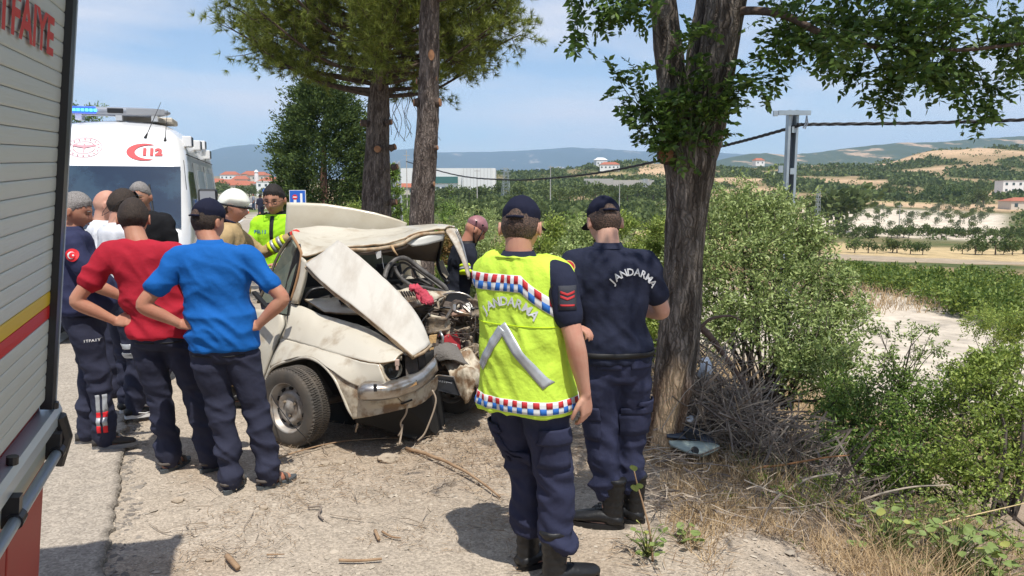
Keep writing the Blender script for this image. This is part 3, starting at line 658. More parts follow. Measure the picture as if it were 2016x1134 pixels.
def wrinkle(zk=(), amp=.006, hor=.5, seed=0., base=.25, sc=7.):
    """zk: list of (z, spread, strength) where folds gather; hor: how level they run"""
    def f(p):
        k = base+sum(s*math.exp(-((p.z-z)/w)**2) for z, w, s in zk)
        a = noise.noise(Vector((p.x*sc*.6+seed, p.y*sc*.6, p.z*sc*(1+2.2*hor)))); b = noise.noise(Vector((p.x*sc*1.5+seed, p.y*sc*1.5+4, p.z*sc*2*(1+hor)+p.x*9)))
        r = (1-abs(a)*2.4)*.7+(1-abs(b)*2.4)*.4
        return amp*k*(r-.35)
    return f

def hand(w, d, n, side=1, curl=.5, s=1.):
    """fingers and palm. w wrist, d direction of the hand, n palm normal (towards the palm side); returns parts"""
    w = Vector(w); d = Vector(d).normalized(); n = (Vector(n)-d*Vector(n).dot(d)).normalized(); a = d.cross(n)*side; out = []
    pal = [w-d*.02*s, w+d*.03*s, w+d*.06*s, w+d*.088*s]
    V = []; F = []; m = 12
    for p, hw, hd in zip(pal, (.026, .034, .041, .038), (.02, .017, .015, .012)): V += ring(p, a*hw*s, n*hd*s, m, 2.6)
    for i in range(3):
        for k in range(m): F.append((i*m+k, i*m+(k+1) % m, (i+1)*m+(k+1) % m, (i+1)*m+k))
    F += [tuple(range(m-1, -1, -1)), tuple(3*m+k for k in range(m))]; out.append((V, F))
    for i, (o, ln) in enumerate(((-.029, .072), (-.0095, .080), (.0105, .076), (.029, .060))):
        b = pal[3]+a*o*s-d*.008*s; c = curl*(1+.12*i); p = [b]; ang = 0; dirn = d
        for sg, fr in ((.42, .55), (.33, .9), (.25, .7)):
            ang += c*fr; dirn = d*math.cos(ang)+n*math.sin(ang); p.append(p[-1]+dirn*ln*sg*s)
        out.append(limb([(*q, r*s) for q, r in zip(p, (.0098, .0092, .0085, .0072))], 8, 2))
    b = w+d*.018*s-a*.026*s; t = (d*.75-a*.7+n*.25).normalized(); t2 = (d*.95-a*.15+n*.4).normalized()
    out.append(limb([(*b, .014*s), (*(b+t*.032*s), .0125*s), (*(b+t*.05*s+t2*.024*s), .0098*s), (*(b+t*.05*s+t2*.045*s), .008*s)], 8, 2))
    return out
def headmesh(C, M, s=1., nose=1.):
    """closed head; C centre, M 3x3 rotation (columns right, forward, up)"""
    nu, nv = 40, 30; V = []; F = []
    for j in range(1, nv):
        ph = math.pi*j/nv
        for i in range(nu):
            th = 2*math.pi*i/nu; x = math.sin(ph)*math.cos(th); y = math.sin(ph)*math.sin(th); z = math.cos(ph)
            p = Vector((x*.076, y*.096, z*.118))
            if z < 0: k = -z; p.x *= 1-.30*k*k-.1*k; p.y *= (1-.18*k*k) if y > 0 else (1-.42*k); 
            if y < 0 and z > -.3: p.y *= 1.02
            f = max(0, y)
            if f > 0:
                p.y -= .010*f*math.exp(-((z-.05)/.30)**2)*(abs(x)/.3 if abs(x) < .3 else 1)
                g = lambda cx, cz, wx, wz: math.exp(-((p.x-cx)/wx)**2-((p.z-cz)/wz)**2)
                nz = max(0, min(1, (.022-p.z)/.05)) if p.z > -.034 else max(0, 1-(-.034-p.z)/.010)
                p.y += f*(nose*.026*nz*math.exp(-(p.x/(.008+.007*nz))**2) + .005*g(0, .03, .045, .012) - .009*(g(.031, .008, .014, .012)+g(-.031, .008, .014, .012)) + .006*g(0, -.055, .022, .008)-.004*g(0, -.062, .02, .003)+.009*g(0, -.095, .022, .02)+.004*(g(.045, -.02, .015, .02)+g(-.045, -.02, .015, .02)))
            V.append(p)
    V = [Vector((0, 0, .118))]+V+[Vector((0, .012, -.112))]
    for i in range(nu): F.append((0, 1+i, 1+(i+1) % nu)); F.append((len(V)-1, 1+(nv-2)*nu+(i+1) % nu, 1+(nv-2)*nu+i))
    for j in range(nv-2):
        for i in range(nu): a = 1+j*nu; F.append((a+i, a+nu+i, a+nu+(i+1) % nu, a+(i+1) % nu))
    return [C+M@(v*s) for v in V], F
def ear(C, M, sd, s=1.):
    V = []; F = []
    for k, (o, r) in enumerate(((.0, .018), (.010, .026), (.017, .030), (.019, .022))):
        c = Vector((sd*(.072+o), -.008-o*.5, -.006)); V += [C+M@((c+Vector((0, math.cos(t)*r*.58, math.sin(t)*r+(.004 if math.sin(t) > 0 else 0))))*s) for t in [2*math.pi*q/12 for q in range(12)]]
    for i in range(3):
        for k in range(12): F.append((i*12+k, i*12+(k+1) % 12, (i+1)*12+(k+1) % 12, (i+1)*12+k))
    F += [tuple(range(12))[::-1], tuple(36+k for k in range(12))]
    return V, F
def shell(C, M, s, zf, off, name, m, parent, rough=.0, top=1., seed=0, nf=60):
    """hair or cap: skull shell above the limit zf(angle) (head coords)"""
    nu, nv = 64, 26; V = []; F = []
    for j in range(nv+1):
        for i in range(nu):
            th = 2*math.pi*i/nu; lim = zf(th)+(rough*1.6*noise.noise(Vector((math.cos(th)*9+seed, math.sin(th)*9, 0))) if rough else 0); phm = math.acos(max(-.95, min(.99, lim/.118))); ph = phm*j/nv
            x = math.sin(ph)*math.cos(th); y = math.sin(ph)*math.sin(th); z = math.cos(ph); p = Vector((x*.076, y*.096, z*.118))
            if z < 0: k = -z; p.x *= 1-.30*k*k-.1*k; p.y *= (1-.18*k*k) if y > 0 else (1-.42*k)
            d = p.normalized(); o = off*(min(1, (1-j/nv)*5)*.85+.15)
            if z > 0: o *= 1+(top-1)*z
            if rough: o += rough*.35*noise.noise(d*nf*.6+Vector((seed, 0, 0)))
            V.append(C+M@((p+d*o)*s))
    for j in range(nv):
        for i in range(nu): F.append((j*nu+i, (j+1)*nu+i, (j+1)*nu+(i+1) % nu, j*nu+(i+1) % nu))
    o = mk(name, V, F, m, parent, True); md = o.modifiers.new('t', 'SOLIDIFY'); md.thickness = .004; md.offset = -1
    return o
def rot3(yaw=0., pitch=0., roll=0.):
    """yaw: turn left positive; pitch: look up positive"""
    return Matrix.Rotation(yaw, 3, 'Z') @ Matrix.Rotation(pitch, 3, 'X') @ Matrix.Rotation(roll, 3, 'Y')
def mirror(p, sd): return (p[0]*sd, *p[1:])

def person(label, loc, yaw, H=1.76, sk=SK, shirt=M_NAVY, trou=M_TROU, arms=None, feet=None, hyaw=0., hpitch=0., lean=(0, 0), belly=0., wide=1., sleeve='short', hairst=('dark', H_DARK),
           shoes='boot', hem=.90, far=False, face=False, vox=None, hips=(0, 0), headsc=1.06, tuck=False, group=None, collar=None, ears=True, drop=0., wamp=.0185):
    """local frame: +y is the way the person faces, +x their right. arms: two (elbow, wrist, hand dir, palm normal, curl) for right then left, in metres for a 1.76 m body"""
    k = H/1.76; t = thing('person', label, 'person', loc, yaw, group); t.scale = (k, k, k)
    lx, ly = lean; hx, hy = hips; ZS = 1.43-drop
    sh = Vector((lx, ly, ZS)); hp = Vector((hx, hy, .93-drop*.7)); nk = sh+Vector((lx*.15, ly*.25+.012, .068)); HC = nk+Vector((lx*.1, .022+ly*.2+max(0, -hpitch)*.05, .108)); sh.z += .012
    def sa(A): return (Vector(A[0])+Vector((.7*lx+.3*hx, .7*ly+.3*hy, 0)), Vector(A[1])+Vector((.4*lx+.6*hx, .4*ly+.6*hy, 0)), *A[2:])
    arms = (sa(arms[0]), sa(arms[1]))
    Mh = rot3(hyaw, hpitch); v1 = vox or (.0095 if far else .0062)
    SW = .192*wide
    R_, L_ = arms
    body = [headmesh(HC, Mh, headsc, 1.)]
    if ears: body += [ear(HC, Mh, 1, headsc), ear(HC, Mh, -1, headsc)]
    body.append(limb([(*(sh+Vector((0, -.02, -.02))), .066), (*(nk+Vector((0, -.012, 0))), .061), (*(HC+Mh@Vector((0, -.022, -.045))), .058)], 16, 3))
    mid = (sh+hp)/2
    body.append(loft([(hp.x, hp.y, hp.z-.06, .13, .09), (mid.x, mid.y, mid.z, .125, .085), (sh.x, sh.y, sh.z-.10, .14, .09), (sh.x, sh.y, sh.z-.01, .12, .065)], 16, 3))
    for sd, A in ((1, R_), (-1, L_)):
        s0 = sh+Vector((sd*(SW-.025), -.005, -.035)); e, w, hd, pn, cu = A; e = Vector(e); w = Vector(w); u = (e-s0); f = (w-e)
        body.append(limb([(*(sh+Vector((sd*.08, 0, -.03))), .045), (*s0, .058), (*(s0+u*.35), .052), (*(s0+u*.7), .046), (*(e-u*.04), .0415), (*(e+f*.12), .043), (*(e+f*.35), .0415), (*(e+f*.7), .032), (*(w-f*.05), .0265), (*w, .0265)], 14, 3))
        body += hand(w, hd, pn, sd, cu)
    for sd, Ft in ((1, feet[0]), (-1, feet[1])):
        an = Vector((Ft[0], Ft[1], .10)); kn = Vector(Ft[3]) if len(Ft) > 3 else Vector((lerp(hp.x+sd*.09, an.x, .55), lerp(hp.y, an.y, .5)+.02, .50)); th = Ft[2]; fd = Vector((-math.sin(th), math.cos(th), 0))
        body.append(limb([(hp.x+sd*.08, hp.y, hp.z-.05, .06), (*kn, .034), (*(an+Vector((0, 0, .2))), .030), (*an, .030), (*(an-Vector((0, 0, .05))), .032)], 10, 3))
        body.append(limb([(*(an-fd*.03-Vector((0, 0, .055))), .036), (*(an+fd*.06-Vector((0, 0, .06))), .036), (*(an+fd*.13-Vector((0, 0, .072))), .026)], 10, 3))
    bd = fuse('body', body, v1, sk, t, 1, dec=.55 if not far else .8)
    # trousers
    v2 = .013 if far else .0095
    P = [loft([(hp.x, hp.y, hp.z-.13, .155*wide, .115), (hp.x, hp.y-.01, hp.z-.04, .168*wide, .128), (hp.x, hp.y, hp.z+.05, .158*wide, .118), (lerp(hp.x, sh.x, .15), lerp(hp.y, sh.y, .15), hp.z+.10, .150*wide, .11)], 20, 3, e=2.3)]
    for sd, Ft in ((1, feet[0]), (-1, feet[1])):
        an = Vector((Ft[0], Ft[1], .10)); kn = Vector(Ft[3]) if len(Ft) > 3 else Vector((lerp(hp.x+sd*.09, an.x, .55), lerp(hp.y, an.y, .5)+.02, .50)); hj = Vector((hp.x+sd*.083*wide, hp.y-.005, hp.z-.06)); bag = 1.12 if shoes == 'boot' else 1.0; ca = .20 if shoes == 'boot' else .065
        P.append(limb([(*hj, .098), (*hj.lerp(kn, .3), .097*wide), (*hj.lerp(kn, .7), .083*bag), (*kn, .075*bag), (*kn.lerp(an, .35), .072*bag), (*kn.lerp(an, .7), .068*bag), (an.x, an.y-.006, ca+.03, .066*bag if shoes == 'boot' else .069), (an.x, an.y-.006, ca, .052 if shoes == 'boot' else .068)], 16, 4))
    tr = fuse('trousers', P, v2, trou, t, 3, wrinkle([(.50, .10, 1.0), (.22, .13, 2.0), (.80, .06, .8), (.95, .05, .6)], .014, .30, sum(map(ord, label)) % 97, .5, 5.2))
    # shirt
    zc = mid.z; b = belly
    secs = [(lerp(hp.x, sh.x, .0), hp.y+b*.2, hem, .183*wide+b*.15, .142+b*.5), (lerp(hp.x, sh.x, .12), hp.y+b*.35, 1.0-drop*.8, .176*wide+b*.3, .136+b*.75), (mid.x, mid.y+b*.35, 1.13-drop*.9, .168*wide+b*.25, .124+b*.65), (lerp(mid.x, sh.x, .5), lerp(mid.y, sh.y, .5), 1.27-drop, .178*wide, .122+b*.2), (sh.x, sh.y-.004, 1.385-drop, .200*wide, .114), (sh.x, sh.y, 1.455-drop, .172*wide, .090), (nk.x, nk.y-.008, 1.482-drop, .100, .076), (nk.x, nk.y-.010, 1.488-drop, .066, .062)]
    P = [loft(secs, 24, 4, e=2.35)]; SL = {'short': .62, 'none': .12, 'long': 9}[sleeve]
    for sd, A in ((1, R_), (-1, L_)):
        s0 = sh+Vector((sd*(SW-.025), -.005, -.035)); e = Vector(A[0]); w = Vector(A[1]); u = e-s0; f = w-e
        if sleeve == 'long': P.append(limb([(*(sh+Vector((sd*.10, 0, -.03))), .06), (*s0, .072), (*(s0+u*.4), .068), (*(s0+u*.8), .062), (*(e+f*.05), .058), (*(e+f*.5), .054), (*(e+f*.93), .044)], 16, 3))
        else: P.append(limb([(*(sh+Vector((sd*.10, 0, -.035))), .058), (*s0, .073), (*(s0+u*.3), .070), (*(s0+u*SL*.9), .068), (*(s0+u*SL), .066)], 18, 3))
    st = fuse('shirt', P, v2, shirt, t, 3, wrinkle([(1.02-drop*.8, .12, 1.1), (1.30-drop, .10, .5)], wamp, .12, (sum(map(ord, label))//7) % 91, .45, 5.))
    if collar:
        g = Geo(); V = []; 
        for z, a, o in ((.0, .072, 0), (.032, .064, 0), (.034, .068, 0), (.004, .084, 0)):
            V += ring(Vector((nk.x, nk.y-.012, 1.478-drop+z)), Vector((a, 0, 0)), Vector((0, a*.98, 0)), 28)
        F = [(i*28+q, i*28+(q+1) % 28, (i+1)*28+(q+1) % 28, (i+1)*28+q) for i in range(3) for q in range(28)]
        mk('collar', V, F, collar, t, True)
    # shoes
    for sd, Ft in ((1, feet[0]), (-1, feet[1])):
        th = Ft[2]; M = Matrix.Rotation(th, 3, 'Z'); o = Vector((Ft[0], Ft[1], 0)); make_shoe(shoes, o, M, t)
    # face details
    if face:
        def hq(*p): return HC+Mh@(Vector(p)*headsc)
        for sx in (-1, 1):
            mk('eye', *tube([hq(sx*.043, .079, .007), hq(sx*.031, .0845, .009), hq(sx*.019, .083, .006)], [.002, .005, .002], 8), M_EYE, t, True)
            mk('eyebrow', *tube([hq(sx*.050, .078, .022), hq(sx*.034, .089, .028), hq(sx*.015, .091, .024)], [.0018, .004, .003], 6), hairst[1] if hairst[1] else H_DARK, t, True)
        mk('mouth', *tube([hq(-.024, .084, -.056), hq(0, .0945, -.057), hq(.024, .084, -.056)], [.0015, .0042, .0015], 8), M_LIP, t, True)
    kd = hairst[0]
    if kd == 'dark' or kd == 'grey':
        shell(HC, Mh, headsc, lambda th: (lambda f: .062*max(0, f)**.6-.052*max(0, -f)+.0*f if f > 0 else -.052*min(1, -f*2.2))(math.sin(th)) if True else 0, .011, 'hair', hairst[1], t, .010, 1.25, sum(map(ord, label)) % 50)
    elif kd == 'crop':
        shell(HC, Mh, headsc, lambda th: .058*max(0, math.sin(th))**.6 if math.sin(th) > 0 else -.050*min(1, -math.sin(th)*2.2), .0055, 'hair', hairst[1], t, .005, 1.1, sum(map(ord, label)) % 50)
    t['hd'] = 1; del t['hd']
    return dict(t=t, body=bd, shirt=st, trou=tr, HC=HC, Mh=Mh, sh=sh, nk=nk, hp=hp, hs=headsc)
def make_shoe(kind_, o, M, t):
    def tr(v): return o+M@Vector(v)
    if kind_ == 'boot':
        V = []; F = []; n = 18
        secs = [(-.085, .038, .045), (-.06, .046, .062), (-.02, .047, .075), (.04, .047, .078), (.10, .052, .062), (.15, .050, .050), (.185, .038, .042), (.20, .015, .030)]
        for y, hw, zt in secs: V += [tr((math.cos(a)*hw, y, .022+zt*.5+math.sin(a)*zt*.5)) for a in [2*math.pi*q/n for q in range(n)]]
        F = [(i*n+q, i*n+(q+1) % n, (i+1)*n+(q+1) % n, (i+1)*n+q) for i in range(len(secs)-1) for q in range(n)]+[tuple(range(n))[::-1], tuple((len(secs)-1)*n+q for q in range(n))]
        V2, F2 = loft([(0, -.03, .03, .045, .06), (0, -.028, .10, .046, .056), (0, -.03, .17, .049, .056), (0, -.034, .25, .056, .062), (0, -.034, .275, .057, .063)], 18, 5)
        V2 = [v+Vector((0, 0, 0))+Vector((v.x, v.y+.03, 0))*.06*math.sin(v.z*150) for v in V2]
        b = mk('boot', V, F, M_BOOT, t, True); g = Geo(); g.add(([tr(v) for v in V2], F2)); sh = g.build('boot_shaft', M_BOOT, b, True)
        g = Geo(); nn = 20; pl = []
        for q in range(nn):
            a = 2*math.pi*q/nn; pl.append(tr(((.047 if math.sin(a) < 0 else .054)*math.cos(a), .055+.148*math.sin(a), 0.0)))
        g.prism(pl, (0, 0, .026)); g.build('sole', M_BLK, b)
        g = Geo()
        for i in range(5): g.tube([tr((-.028, .055-i*.018, .085+i*.03)), tr((0, .066-i*.016, .095+i*.03)), tr((.028, .055-i*.018, .085+i*.03))], .003, 5)
        g.build('laces', M_BLK, b)
    else:
        cl = {'sandal': M_SANDAL, 'grey': mat('grey_shoe', (.05, .045, .042), rough=.8), 'sneaker': M_BLK, 'dark': M_BLK}[kind_]; so_ = {'sandal': mat('sandal_sole', (.075, .085, .09), rough=.8), 'grey': mat('grey_sole', (.25, .25, .25), rough=.8), 'sneaker': M_WH, 'dark': M_BLK}[kind_]
        nn = 22; pl = [tr(((.043 if math.sin(2*math.pi*q/nn) < 0 else .051)*math.cos(2*math.pi*q/nn), .055+.142*math.sin(2*math.pi*q/nn), 0)) for q in range(nn)]
        g = Geo(); g.prism(pl, (0, 0, .026)); b = g.build('sole', so_, t)
        if kind_ == 'sandal':
            for y in (-.0, .05, .10): g = Geo(); g.tube([tr((-.046, y, .02)), tr((-.036, y, .058)), tr((0, y, .074-y*.15)), tr((.036, y, .058)), tr((.046, y, .02))], .011, 6); g.build('strap', cl, t, True)
            g = Geo(); g.tube([tr((-.04, .0, .05)), tr((-.034, -.06, .06)), tr((0, -.078, .06)), tr((.034, -.06, .06)), tr((.04, 0, .05))], .010, 6); g.build('strap', cl, t, True)
        else:
            V = []; n = 16; secs = [(-.082, .036, .05), (-.05, .043, .068), (-.0, .044, .066), (.06, .046, .052), (.12, .048, .040), (.165, .038, .030), (.185, .015, .018)]
            for y, hw, zt in secs: V += [tr((math.cos(a)*hw, y, .022+zt*.5+math.sin(a)*zt*.5)) for a in [2*math.pi*q/n for q in range(n)]]
            F = [(i*n+q, i*n+(q+1) % n, (i+1)*n+(q+1) % n, (i+1)*n+q) for i in range(len(secs)-1) for q in range(n)]+[tuple(range(n))[::-1], tuple((len(secs)-1)*n+q for q in range(n))]
            up = mk('shoe', V, F, cl, t, True)
            if kind_ == 'sneaker':
                g = Geo(); g.tube([tr((.052, .0, .045)), tr((.05, .05, .034)), tr((.045, .1, .04))], .004, 5); g.tube([tr((-.052, .0, .045)), tr((-.05, .05, .034)), tr((-.045, .1, .04))], .004, 5); g.build('white_mark', M_WH, t)
def cap(p, m=M_CAP, brim=True, gap=True):
    HC, Mh, t, s = p['HC'], p['Mh'], p['t'], p['hs']
    def hq(*q): return HC+Mh@(Vector(q)*s)
    root = shell(HC, Mh, s, lambda th: .030+.004*math.sin(th)-(-.012 if math.sin(th) < -.8 else 0), .014, 'cap', m, t, 0, 1.5)
    if brim:
        rows = []
        for j in range(5):
            r = []
            for i in range(13):
                a = R(-62+i*124/12); rr = 1+.0; ln = .070*math.cos(a*.9)**.5*j/4
                r.append(hq(math.sin(a)*(.080+ln*.35), math.cos(a)*.100+ln, .038-.016*(abs(math.sin(a)))**1.5-.012*j/4))
            rows.append(r)
        V, F = grid_mesh(rows); o = mk('cap_peak', V, F, m, root, True); md = o.modifiers.new('t', 'SOLIDIFY'); md.thickness = .004
    if gap:
        V = []; F = []; n = 15     # strap opening at the back shows hair
        for i in range(n):
            a = math.pi*i/(n-1); x = math.cos(a)*.030; z = .030+math.sin(a)*.036; zz = z/.118; y = -.096*math.sqrt(max(.05, 1-(x/.076)**2-zz*zz))*1.0-.0165*(1+.25*zz); V.append(hq(x, y, z))
        V.append(hq(0, -.112, .034)); F = [(i, i+1, n) for i in range(n-1)]
        o = mk('cap_opening', V, F, H_SHORT, root); md = o.modifiers.new('t', 'SOLIDIFY'); md.thickness = .003
        g = Geo(); g.tube([hq(-.036, -.102, .030), hq(0, -.1145, .031), hq(.036, -.102, .030)], .0065, 6); g.build('cap_strap', m, root, True)
    g = Geo(); g.tube([hq(0, 0, .135), hq(0, 0, .142)], [.007, .004], 8); g.build('cap_button', m, root, True)
    return root
# decals lie on the cloth: (u, v) -> point on a surface, found by a ray in local space
def on(bvh, o, d, off=.003, maxd=2.):
    h = bvh.ray_cast(Vector(o), Vector(d).normalized(), maxd)
    return h[0]-Vector(d).normalized()*off if h[0] is not None else None
def patch2(name, bvh, fn, nu, nv, m, parent, off=.003):
    """fn(u, v) -> (origin, direction), one quad grid; misses are dropped"""
    P = [[on(bvh, *fn(i/nu, j/nv), off) for i in range(nu+1)] for j in range(nv+1)]; V = []; ix = {}
    for j in range(nv+1):
        for i in range(nu+1):
            if P[j][i] is not None: ix[(i, j)] = len(V); V.append(P[j][i])
    F = []
    for j in range(nv):
        for i in range(nu):
            q = [(i, j), (i+1, j), (i+1, j+1), (i, j+1)]
            if all(k in ix for k in q):
                f = [ix[k] for k in q]
                if max((V[f[a]]-V[f[b]]).length for a in range(4) for b in range(a)) < .12: F.append(tuple(f))
    par = list(range(len(V)))          # keep the largest connected piece
    def fd(a):
        while par[a] != a: par[a] = par[par[a]]; a = par[a]
        return a
    for f in F:
        for k in f[1:]: par[fd(k)] = fd(f[0])
    cnt = {}
    for f in F: r = fd(f[0]); cnt[r] = cnt.get(r, 0)+1
    if cnt: best = max(cnt, key=cnt.get); F = [f for f in F if fd(f[0]) == best]
    used = sorted({k for f in F for k in f}); ren = {k: i for i, k in enumerate(used)}; V = [V[k] for k in used]; F = [tuple(ren[k] for k in f) for f in F]
    o = mk(name, V, F, m, parent, True); md = o.modifiers.new('t', 'SOLIDIFY'); md.thickness = .0015; md.offset = 0
    return o
_fc = {}
def textmesh(s, size=1., bold=.0):
    k = (s, size, bold)
    if k in _fc: return _fc[k]
    c = bpy.data.curves.new('t', 'FONT'); c.body = s; c.size = size; c.offset = bold; c.align_x = 'CENTER'; c.resolution_u = 2; o = bpy.data.objects.new('t', c); COL.objects.link(o)
    dg = bpy.context.evaluated_depsgraph_get(); dg.update(); me = bpy.data.meshes.new_from_object(o.evaluated_get(dg)); V = [v.co.copy() for v in me.vertices]; F = [tuple(p.vertices) for p in me.polygons]
    bpy.data.objects.remove(o); bpy.data.curves.remove(c); bpy.data.meshes.remove(me); _fc[k] = (V, F); return V, F
def arc_text(name, s, bvh, C, X, Z, D, rad, size, step, m, parent, off=.004, bold=.012):
    """letters on an arc of radius rad (0: straight) round C, in the plane X Z, laid on the cloth along D"""
    X = Vector(X).normalized(); Z = Vector(Z).normalized(); n = len(s); g = Geo()
    for i, ch in enumerate(s):
        V, F = textmesh(ch, size, bold*size); xm = (max(v.x for v in V)+min(v.x for v in V))/2; V = [Vector((v.x-xm, v.y, 0)) for v in V]; k = i-(n-1)/2
        if rad: a = k*step/rad; cx = rad*math.sin(a); cz = rad*(math.cos(a)-1); ca, sa = math.cos(-a), math.sin(-a)
        else: cx = k*step; cz = 0; ca, sa = 1, 0
        W = []; ok = True
        for v in V:
            u = cx+v.x*ca-v.y*sa; w = cz+v.x*sa+v.y*ca; q = on(bvh, Vector(C)+X*u+Z*w-Vector(D).normalized()*.4, D, off)
            if q is None: ok = False; break
            W.append(q)
        if ok: g.add((W, F))
    o = mk(name, g.V, g.F, m, parent); md = o.modifiers.new('t', 'SOLIDIFY'); md.thickness = .001; return o
def local(p, w):   # world direction or point helpers
    return p['t'].matrix_world.inverted() @ Vector(w)
HANG_R = lambda e=.245, w=.26: ((e, -.01, 1.13), (w, .05, .88), (.05, .1, -1), (-1, 0, 0), .45)
def AK(sd, ex=.40, ez=1.15, wx=.205, wz=1.0, wy=-.02, ey=-.07): return ((sd*ex, ey, ez), (sd*wx, wy, wz), (-sd*.75, -.45, .12), (-sd*.2, .5, -.3), .35)
def wl(dx, deg, dy=0.): a = R(deg); return (dx*math.cos(a)+dy*math.sin(a), -dx*math.sin(a)+dy*math.cos(a))
# --- gendarme in the hi-vis vest
x = gnd(1088, 1150)
J1 = person('officer from behind in yellow high visibility vest lettered JANDARMA and navy cap', (x.x-.02, 3.40, 0), R(-35), 1.80, SK, M_NAVY, M_NAVYT, wamp=.003, arms=(((.275, -.03, 1.145), (.29, .03, .905), (.02, .12, -1), (-1, .1, 0), .55), ((-.15, .22, 1.17), (-.0, .34, 1.12), (1, .3, 0), (0, 0, -1), .6)),
            feet=((.085, -.03, R(-32)), (-.115, .05, R(-20))), hyaw=R(20), hpitch=R(-12), wide=1.08, hairst=('crop', H_SHORT), tuck=True, collar=M_NAVY, hips=wl(-.10, -35), lean=wl(-.115, -35))
cap(J1)
t = J1['t']; sh, nk, hp = J1['sh'], J1['nk'], J1['hp']
hx_, hy_ = wl(-.10, -35); sx_, sy_ = wl(-.115, -35)
def lv(z): f = (z-.9)/.5; return lerp(hx_, sx_, f), lerp(hy_, sy_, f)
vest = fuse('vest', [loft([(lv(z)[0], lv(z)[1]+dy, z, a_, b_) for dy, z, a_, b_ in ((0, .815, .226, .172), (0, .90, .218, .168), (0, 1.06, .204, .156), (0, 1.22, .208, .152), (.004, 1.36, .232, .138), (.008, 1.438, .228, .120), (.01, 1.482, .160, .100))]+[(nk.x, nk.y-.016, 1.490, .098, .090)], 30, 4, e=2.5), limb([(sx_-.10, sy_, 1.412, .092), (sx_-.165, sy_+.01, 1.402, .100), (sx_-.178, sy_+.06, 1.31, .088), (sx_-.165, sy_+.10, 1.22, .078)], 16, 3)], .0085, M_VEST, t, 2, wrinkle([(1.15, .12, .5), (.85, .08, .7)], 0.013, -.2, 3.3, 1.0, 5.0))
vb = bvh_of(vest)
def band(name, z0, z1, m, nu=40, x0=-.5, x1=.5, zf=lambda u: 0, parent=vest, bv=vb, dist=.6, nv=2, off=.0035, cx=None):
    """ring of ray casts from outside towards the axis; u in turns, 0.25 is the back"""
    cyy = 0
    if parent is vest: cx, cyy = lv((z0+z1)/2)
    elif cx is None: cx = 0
    def fn(u, v):
        a = 2*math.pi*lerp(x0, x1, u); z = lerp(z0, z1, v)+zf(lerp(x0, x1, u)); d = Vector((-math.cos(a), -math.sin(a), 0)); return Vector((cx+math.cos(a)*dist, cyy+math.sin(a)*dist, z)), d
    return patch2(name, bv, fn, nu, nv, m, parent, off)
# back of the wearer is -y : angle 270 deg = turn .75
for nm, z, hgt, k, zf in (('hem_band', .832, .026, 52, lambda u: 0), ('chest_band', 1.345, .034, 44, lambda u: -.85*max(0, ((u+.0) % 1)-.83) if (u % 1) > .5 else -.1445-.5*(u % 1))):
    band('checker_ground', z-.002, z+hgt*2+.002, M_WH, 90, *((0, 1) if nm == 'hem_band' else (.52, 1.07)), zf, nv=4, off=.0025)
    for r_ in range(2):
        for i in range(k):
            if (i+r_) % 2 == 0 and (.40 < (i+.5)/k < 1.0 or i/k < .12):
                band('checker', z+hgt*r_, z+hgt*(r_+1), M_DRED if r_ == 1 else M_DBLUE, 3, i/k, (i+1)/k, zf, nv=2, off=.0045)
band('seam', 1.20, 1.204, M_HV2, 60, 0, 1)
def strip(name, a, b, w, m, bv, parent, n=26, off=.0035):
    a = Vector((a[0], 0, a[1])); b = Vector((b[0], 0, b[1])); d = (b-a); nn = Vector((-d.z, 0, d.x)).normalized()*w/2
    def fn(u, v):
        q = a.lerp(b, u)+nn*(v*2-1); return Vector((q.x, -.8, q.z)), Vector((0, 1, 0))
    return patch2(name, bv, fn, n, 3, m, parent, off)
strip('reflective_band', (hx_-.03, 1.20), (hx_+.185, .955), .043, M_REFL, vb, vest); strip('reflective_band', (hx_-.025, 1.185), (hx_-.15, 1.0), .043, M_REFL, vb, vest)
M_LET = mat('letter_silver', (.60, .61, .64), rough=.45)
arc_text('lettering', 'JANDARMA', vb, (sx_+.01, 0, 1.285), (1, 0, 0), (0, 0, 1), (0, 1, 0), .17, .055, .036, M_LET, vest, .005, .02)
def armband(name, sb, x, y, z, sd, w, h, m, parent, off=.004, off2=0):
    def fn(u, v): return Vector((x+sd*.3, y+(u-.5)*w, z+(v-.5)*h)), Vector((-sd, 0, 0))
    return patch2(name, sb, fn, 6, 6, m, parent, off)
sb = bvh_of(J1['shirt'])
for sd in (1,):
    V = [on(vb, (sd*.6+sx_, sy_-.006+math.cos(2*math.pi*k/32)*.078, 1.335+math.sin(2*math.pi*k/32)*.105), (-sd, 0, 0), .004) for k in range(33)]; V = [v for v in V if v is not None]
    if len(V) > 20: g = Geo(); g.tube(V, .006, 6); g.build('black_edging', M_BLK, vest, True)
def rank(J, x, z, parent, yb=-.03, sd=1):
    b = bvh_of(J['shirt']); Xd = Vector((sd*.55, -.83, 0)).normalized()
    T = Vector((.83*sd, .55, 0)).normalized()
    def quad(nm, u0, u1, v0, v1, m, off, sh_=0):
        def fn(u, v): return Vector((x, yb, z))+T*lerp(u0, u1, u)+Vector((0, 0, lerp(v0, v1, v)+sh_*abs(lerp(u0, u1, u))))+Xd*.35, -Xd
        return patch2(nm, b, fn, 6, 4, m, parent, off)
    quad('rank_patch', -.038, .038, -.05, .05, mat('rank_grey', (.035, .038, .05), rough=.8), .003)
    quad('rank_chevron', -.030, .030, .008, .018, M_DRED, .005, .35); quad('rank_chevron', -.030, .030, -.010, 0, M_DRED, .005, .35); quad('rank_bar', -.030, .030, -.034, -.027, M_DRED, .005)
rank(J1, sx_+.235, 1.33, J1['shirt'], yb=sy_-.02)
